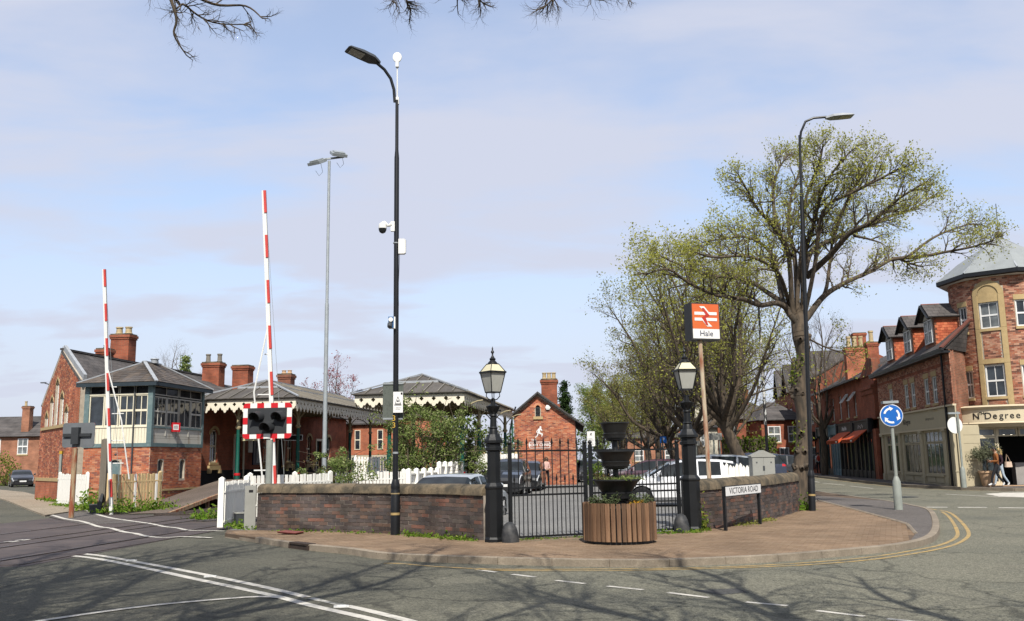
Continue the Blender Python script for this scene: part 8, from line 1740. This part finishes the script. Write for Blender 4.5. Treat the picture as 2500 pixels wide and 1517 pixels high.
# ------------------------------------------------------------------ people
M_['skin']=mat('skin_light',(.55,.33,.23),rough=.6,var=.05); M_['skin2']=mat('skin_brown',(.34,.19,.12),rough=.6,var=.05); M_['hair_d']=mat('dark_hair',(.015,.012,.01),rough=.6); M_['hair_b']=mat('blonde_hair',(.42,.29,.12),rough=.6); M_['hair_br']=mat('brown_hair',(.12,.06,.03),rough=.6)
def person(label,loc,rz,H,J,mats,hair,hairlong=0,female=False,finger=1):
    """J: joint overrides. mats: skin, top, legs, shoes. one continuous body grown from a joint skeleton; local -y is forward"""
    s=H/1.75; w=.9 if female else 1.
    K=dict(pel=(0,0,.97),spi=(0,.01,1.14),che=(0,.01,1.34),nec=(0,.01,1.50),hd0=(0,-.01,1.57),hd1=(0,-.02,1.645),hd2=(0,-.005,1.715),
        sl=(.165*w,.01,1.42),el=(.21*w,.03,1.14),wl=(.21*w,-.05,.90),hl=(.205*w,-.08,.82),sr=(-.165*w,.01,1.42),er=(-.21*w,.03,1.14),wr=(-.21*w,-.05,.90),hr=(-.205*w,-.08,.82),
        tl=(.085,0,.93),kl=(.09,-.02,.51),al=(.09,.02,.09),bl=(.095,-.12,.045),tr=(-.085,0,.93),kr=(-.09,-.02,.51),ar=(-.09,.02,.09),br=(-.095,-.12,.045)); K.update(J)
    Rr=dict(pel=(.15,.115),spi=(.125*w,.10),che=(.155*w,.115),nec=(.056,.058),hd0=(.062,.07),hd1=(.078,.095),hd2=(.058,.07),sl=(.068,.068),el=(.052,.052),wl=(.034,.034),hl=(.034,.026),tl=(.088,.09),kl=(.066,.068),al=(.045,.048),bl=(.042,.034))
    for k in ('s','e','w','h','t','k','a','b'): Rr[k+'r']=Rr[k+'l']
    E=[('pel','spi'),('spi','che'),('che','nec'),('nec','hd0'),('hd0','hd1'),('hd1','hd2'),('che','sl'),('sl','el'),('el','wl'),('wl','hl'),('che','sr'),('sr','er'),('er','wr'),('wr','hr'),('pel','tl'),('tl','kl'),('kl','al'),('al','bl'),('pel','tr'),('tr','kr'),('kr','ar'),('ar','br')]
    names=list(K); me=bpy.data.meshes.new('body'); me.from_pydata([Vector(K[n])*s for n in names],[(names.index(a),names.index(b)) for a,b in E],[]); o=bpy.data.objects.new('tmp',me); COL.objects.link(o)
    md=o.modifiers.new('skin','SKIN'); md.use_smooth_shade=True; 
    for i,n in enumerate(names): r=Rr[n]; me.skin_vertices[0].data[i].radius=(r[0]*s,r[1]*s)
    me.skin_vertices[0].data[names.index('pel')].use_root=True; o.modifiers.new('sub','SUBSURF').levels=1
    dg=bpy.context.evaluated_depsgraph_get(); m2=bpy.data.meshes.new_from_object(o.evaluated_get(dg)); bpy.data.objects.remove(o); 
    mb=MB(); mb.v=[tuple(v.co) for v in m2.vertices]; mb.f=[tuple(p.vertices) for p in m2.polygons]
    def seg(p,a,b): a=Vector(K[a])*s;b=Vector(K[b])*s; d=b-a; t=max(0,min(1,(p-a).dot(d)/d.length_squared)); return (p-(a+d*t)).length
    part={('pel','spi'):1,('spi','che'):1,('che','nec'):1,('nec','hd0'):0,('hd0','hd1'):0,('hd1','hd2'):0,('che','sl'):1,('sl','el'):1,('el','wl'):1,('wl','hl'):0,('che','sr'):1,('sr','er'):1,('er','wr'):1,('wr','hr'):0,('al','bl'):3,('ar','br'):3}
    for p in m2.polygons:
        c=p.center; e=min(E,key=lambda q:seg(c,*q)); k=part.get(e,2)
        if e==('pel','spi') and c.z<1.0*s: k=2
        if e in(('kl','al'),('kr','ar')) and (c-Vector(K[e[1]])*s).length<.07*s: k=3
        if e==('che','nec') and c.z>1.475*s: k=0
        mb.m.append(k)
    mb.mi=0
    def T(q): return Vector(q)*s
    h1=Vector(K['hd1'])
    mb.tube([T(h1+Vector((0,-.088,.012))),T(h1+Vector((0,-.118,-.022)))],[.010*s,.017*s],6)
    for q in (-1,1): mb.sphere(T(h1+Vector((q*.085,.01,-.005))),.026*s,6,5,(.4,.8,1.2))
    for a,b in (('wl','hl'),('wr','hr')):
        A=Vector(K[a]);B=Vector(K[b]); d=(B-A).normalized(); x=d.orthogonal().normalized(); y=d.cross(x)
        for k,(off,ln) in enumerate(((-.026,.07),(-.009,.085),(.009,.08),(.025,.06))):
            p0=B+x*off; mb.tube([T(p0),T(p0+d*ln*.55+y*.01),T(p0+d*ln*.85+y*.035)],[.010*s,.009*s,.007*s],5)
        mb.tube([T(B-d*.03+x*.03),T(B+x*.055+y*.02),T(B+d*.03+x*.06+y*.03)],[.012*s,.011*s,.008*s],5)
    mb.mi=4
    for q in (-1,1): mb.sphere(T(h1+Vector((q*.032,-.090,.018))),.011*s,6,4,(1.2,.6,.7))
    mb.tube([T(h1+Vector((-.024,-.088,-.052))),T(h1+Vector((0,-.096,-.052))),T(h1+Vector((.024,-.088,-.052)))],.006*s,5)
    t=thing('person',label,'person',loc,rz); mb.build('body',list(mats)+[M_['hair_d']],t,ang=80)
    hb=MB(); c=T(h1+Vector((0,.012,.035))); n=12; prof=[]
    hb.sphere(c,.108*s,12,8,(.86,1.02,.92))
    hb.v=[v if not(v[1]<c.y-.055*s and v[2]<c.z+.03*s) else (v[0],c.y-.05*s,max(v[2],c.z+.02*s)) for v in hb.v]
    if hairlong: 
        for k in range(9): a=PI*(.02+.96*k/8); x=math.cos(a)*.085; y=.02+math.sin(a)*.075; hb.tube([T(h1+Vector((x,y,.05))),T(h1+Vector((x*1.1,y+.015,-.1))),T(h1+Vector((x*1.0,y+.02,-hairlong)))],[.034*s,.036*s,.014*s],6)
    hb.build('hair',hair,t); return t
def cloth(n,c): return mat(n,c,rough=.9,var=.14,vs=7,bump=.3,bs=14)
w1=at(1335,1191,51.2)
P1=person('woman in pale pink top and black trousers standing by the clinic gable',(w1.x,51.2,PZ),.25,1.66,dict(el=(.2,.0,1.13),wl=(.07,-.17,1.10),hl=(.0,-.19,1.10),er=(-.2,.0,1.13),wr=(-.07,-.17,1.05),hr=(.0,-.2,1.04),kl=(.11,-.02,.5),al=(.13,.02,.09),bl=(.15,-.11,.045)),(M_['skin'],cloth('pale_pink_top',(.62,.40,.35)),cloth('black_trousers',(.012,.012,.014)),cloth('black_shoes',(.02,.02,.02))),M_['hair_br'],.18,True)
b=MB(); b.box(-.07,-.115,1.635,.07,-.095,1.675); b.build('sunglasses',M_['ink'],P1,Tm(0,0,-.09))
jk=cloth('brown_suede_jacket',(.27,.10,.03)); bt=cloth('black_jeans',(.013,.013,.016)); wt=mat('white_trainers',(.7,.7,.68))
P2=person('man in brown jacket and black trousers walking past the shop door',(21.28,41.35,PZ+.02),-PI/2-.15,1.74,dict(hd1=(0,-.05,1.64),hd2=(0,-.03,1.71),el=(.2,.02,1.14),wl=(.10,-.24,1.14),hl=(.06,-.30,1.17),er=(-.2,.03,1.14),wr=(-.12,-.20,1.10),hr=(-.06,-.27,1.13),kl=(.09,-.20,.54),al=(.09,-.30,.13),bl=(.09,-.43,.10),kr=(-.09,.06,.52),ar=(-.09,.30,.17),br=(-.09,.22,.06),pel=(0,-.0,.95),tl=(.08,-.02,.91),tr=(-.08,.02,.91)),(M_['skin2'],jk,bt,wt),M_['hair_d'])
b=MB(); b.box(-.035,-.36,1.16,.035,-.348,1.30,Tm(0,0,0)); o=b.build('phone',M_['ink'],None,None,False); o.location=P2.location; o.rotation_euler=P2.rotation_euler; tag(o,'dark phone held by the man in the brown jacket','phone')
P3=person('woman with long blonde hair and pale jeans walking beside the man in brown',(21.66,41.72,PZ+.02),-PI/2-.15,1.68,dict(el=(.2,.03,1.13),wl=(.16,-.12,1.02),hl=(.14,-.18,.98),er=(-.2,.04,1.13),wr=(-.18,-.10,1.0),hr=(-.17,-.16,.95),kl=(.09,.06,.52),al=(.09,.28,.16),bl=(.09,.20,.06),kr=(-.09,-.18,.54),ar=(-.09,-.27,.12),br=(-.09,-.40,.09)),(M_['skin'],cloth('dark_plum_top',(.035,.015,.022)),cloth('pale_blue_jeans',(.38,.45,.52)),wt),M_['hair_b'],.30,True)
bg=thing('shoulder_bag','cream shoulder bag hanging at the side of the blonde woman','bag',P3.location+Vector((.30,-.12,.86)),.3); b=MB(); b.prism([[(-.17,0),(.17,0),(.14,.24),(-.14,.24)]],-.05,.05); b.build('bag_body',mat('cream_leather',(.62,.47,.36),rough=.6),bg,None,True,30); b=MB(); b.tube([(-.12,0,.24),(-.08,0,.45),(-.05,.02,.56),(.02,0,.45),(.12,0,.24)],.011,6); b.build('strap',mat('tan_strap',(.5,.36,.26)),bg)
f=at(1984,1158,79)
P4=person('person in white top with a red backpack walking away along the shops',(25.35,78,PZ+.02),PI-.1,1.72,dict(kl=(.09,-.10,.52),al=(.09,-.06,.09),bl=(.09,-.2,.05),kr=(-.09,.04,.5),ar=(-.09,.2,.15),br=(-.09,.12,.06)),(M_['skin'],cloth('white_top',(.6,.6,.58)),bt,cloth('dark_shoes',(.02,.02,.02))),M_['hair_d'])
bp_k=thing('backpack','red backpack worn by the person walking away','backpack',P4.location+Vector((-.0,-.14,1.1)),0); b=MB(); b.sphere((0,0,.14),.2,10,8,(.85,.5,1.2)); b.box(-.12,-.13,.0,.12,-.08,.16); b.build('pack',cloth('red_pack_cloth',(.42,.05,.03)),bp_k)
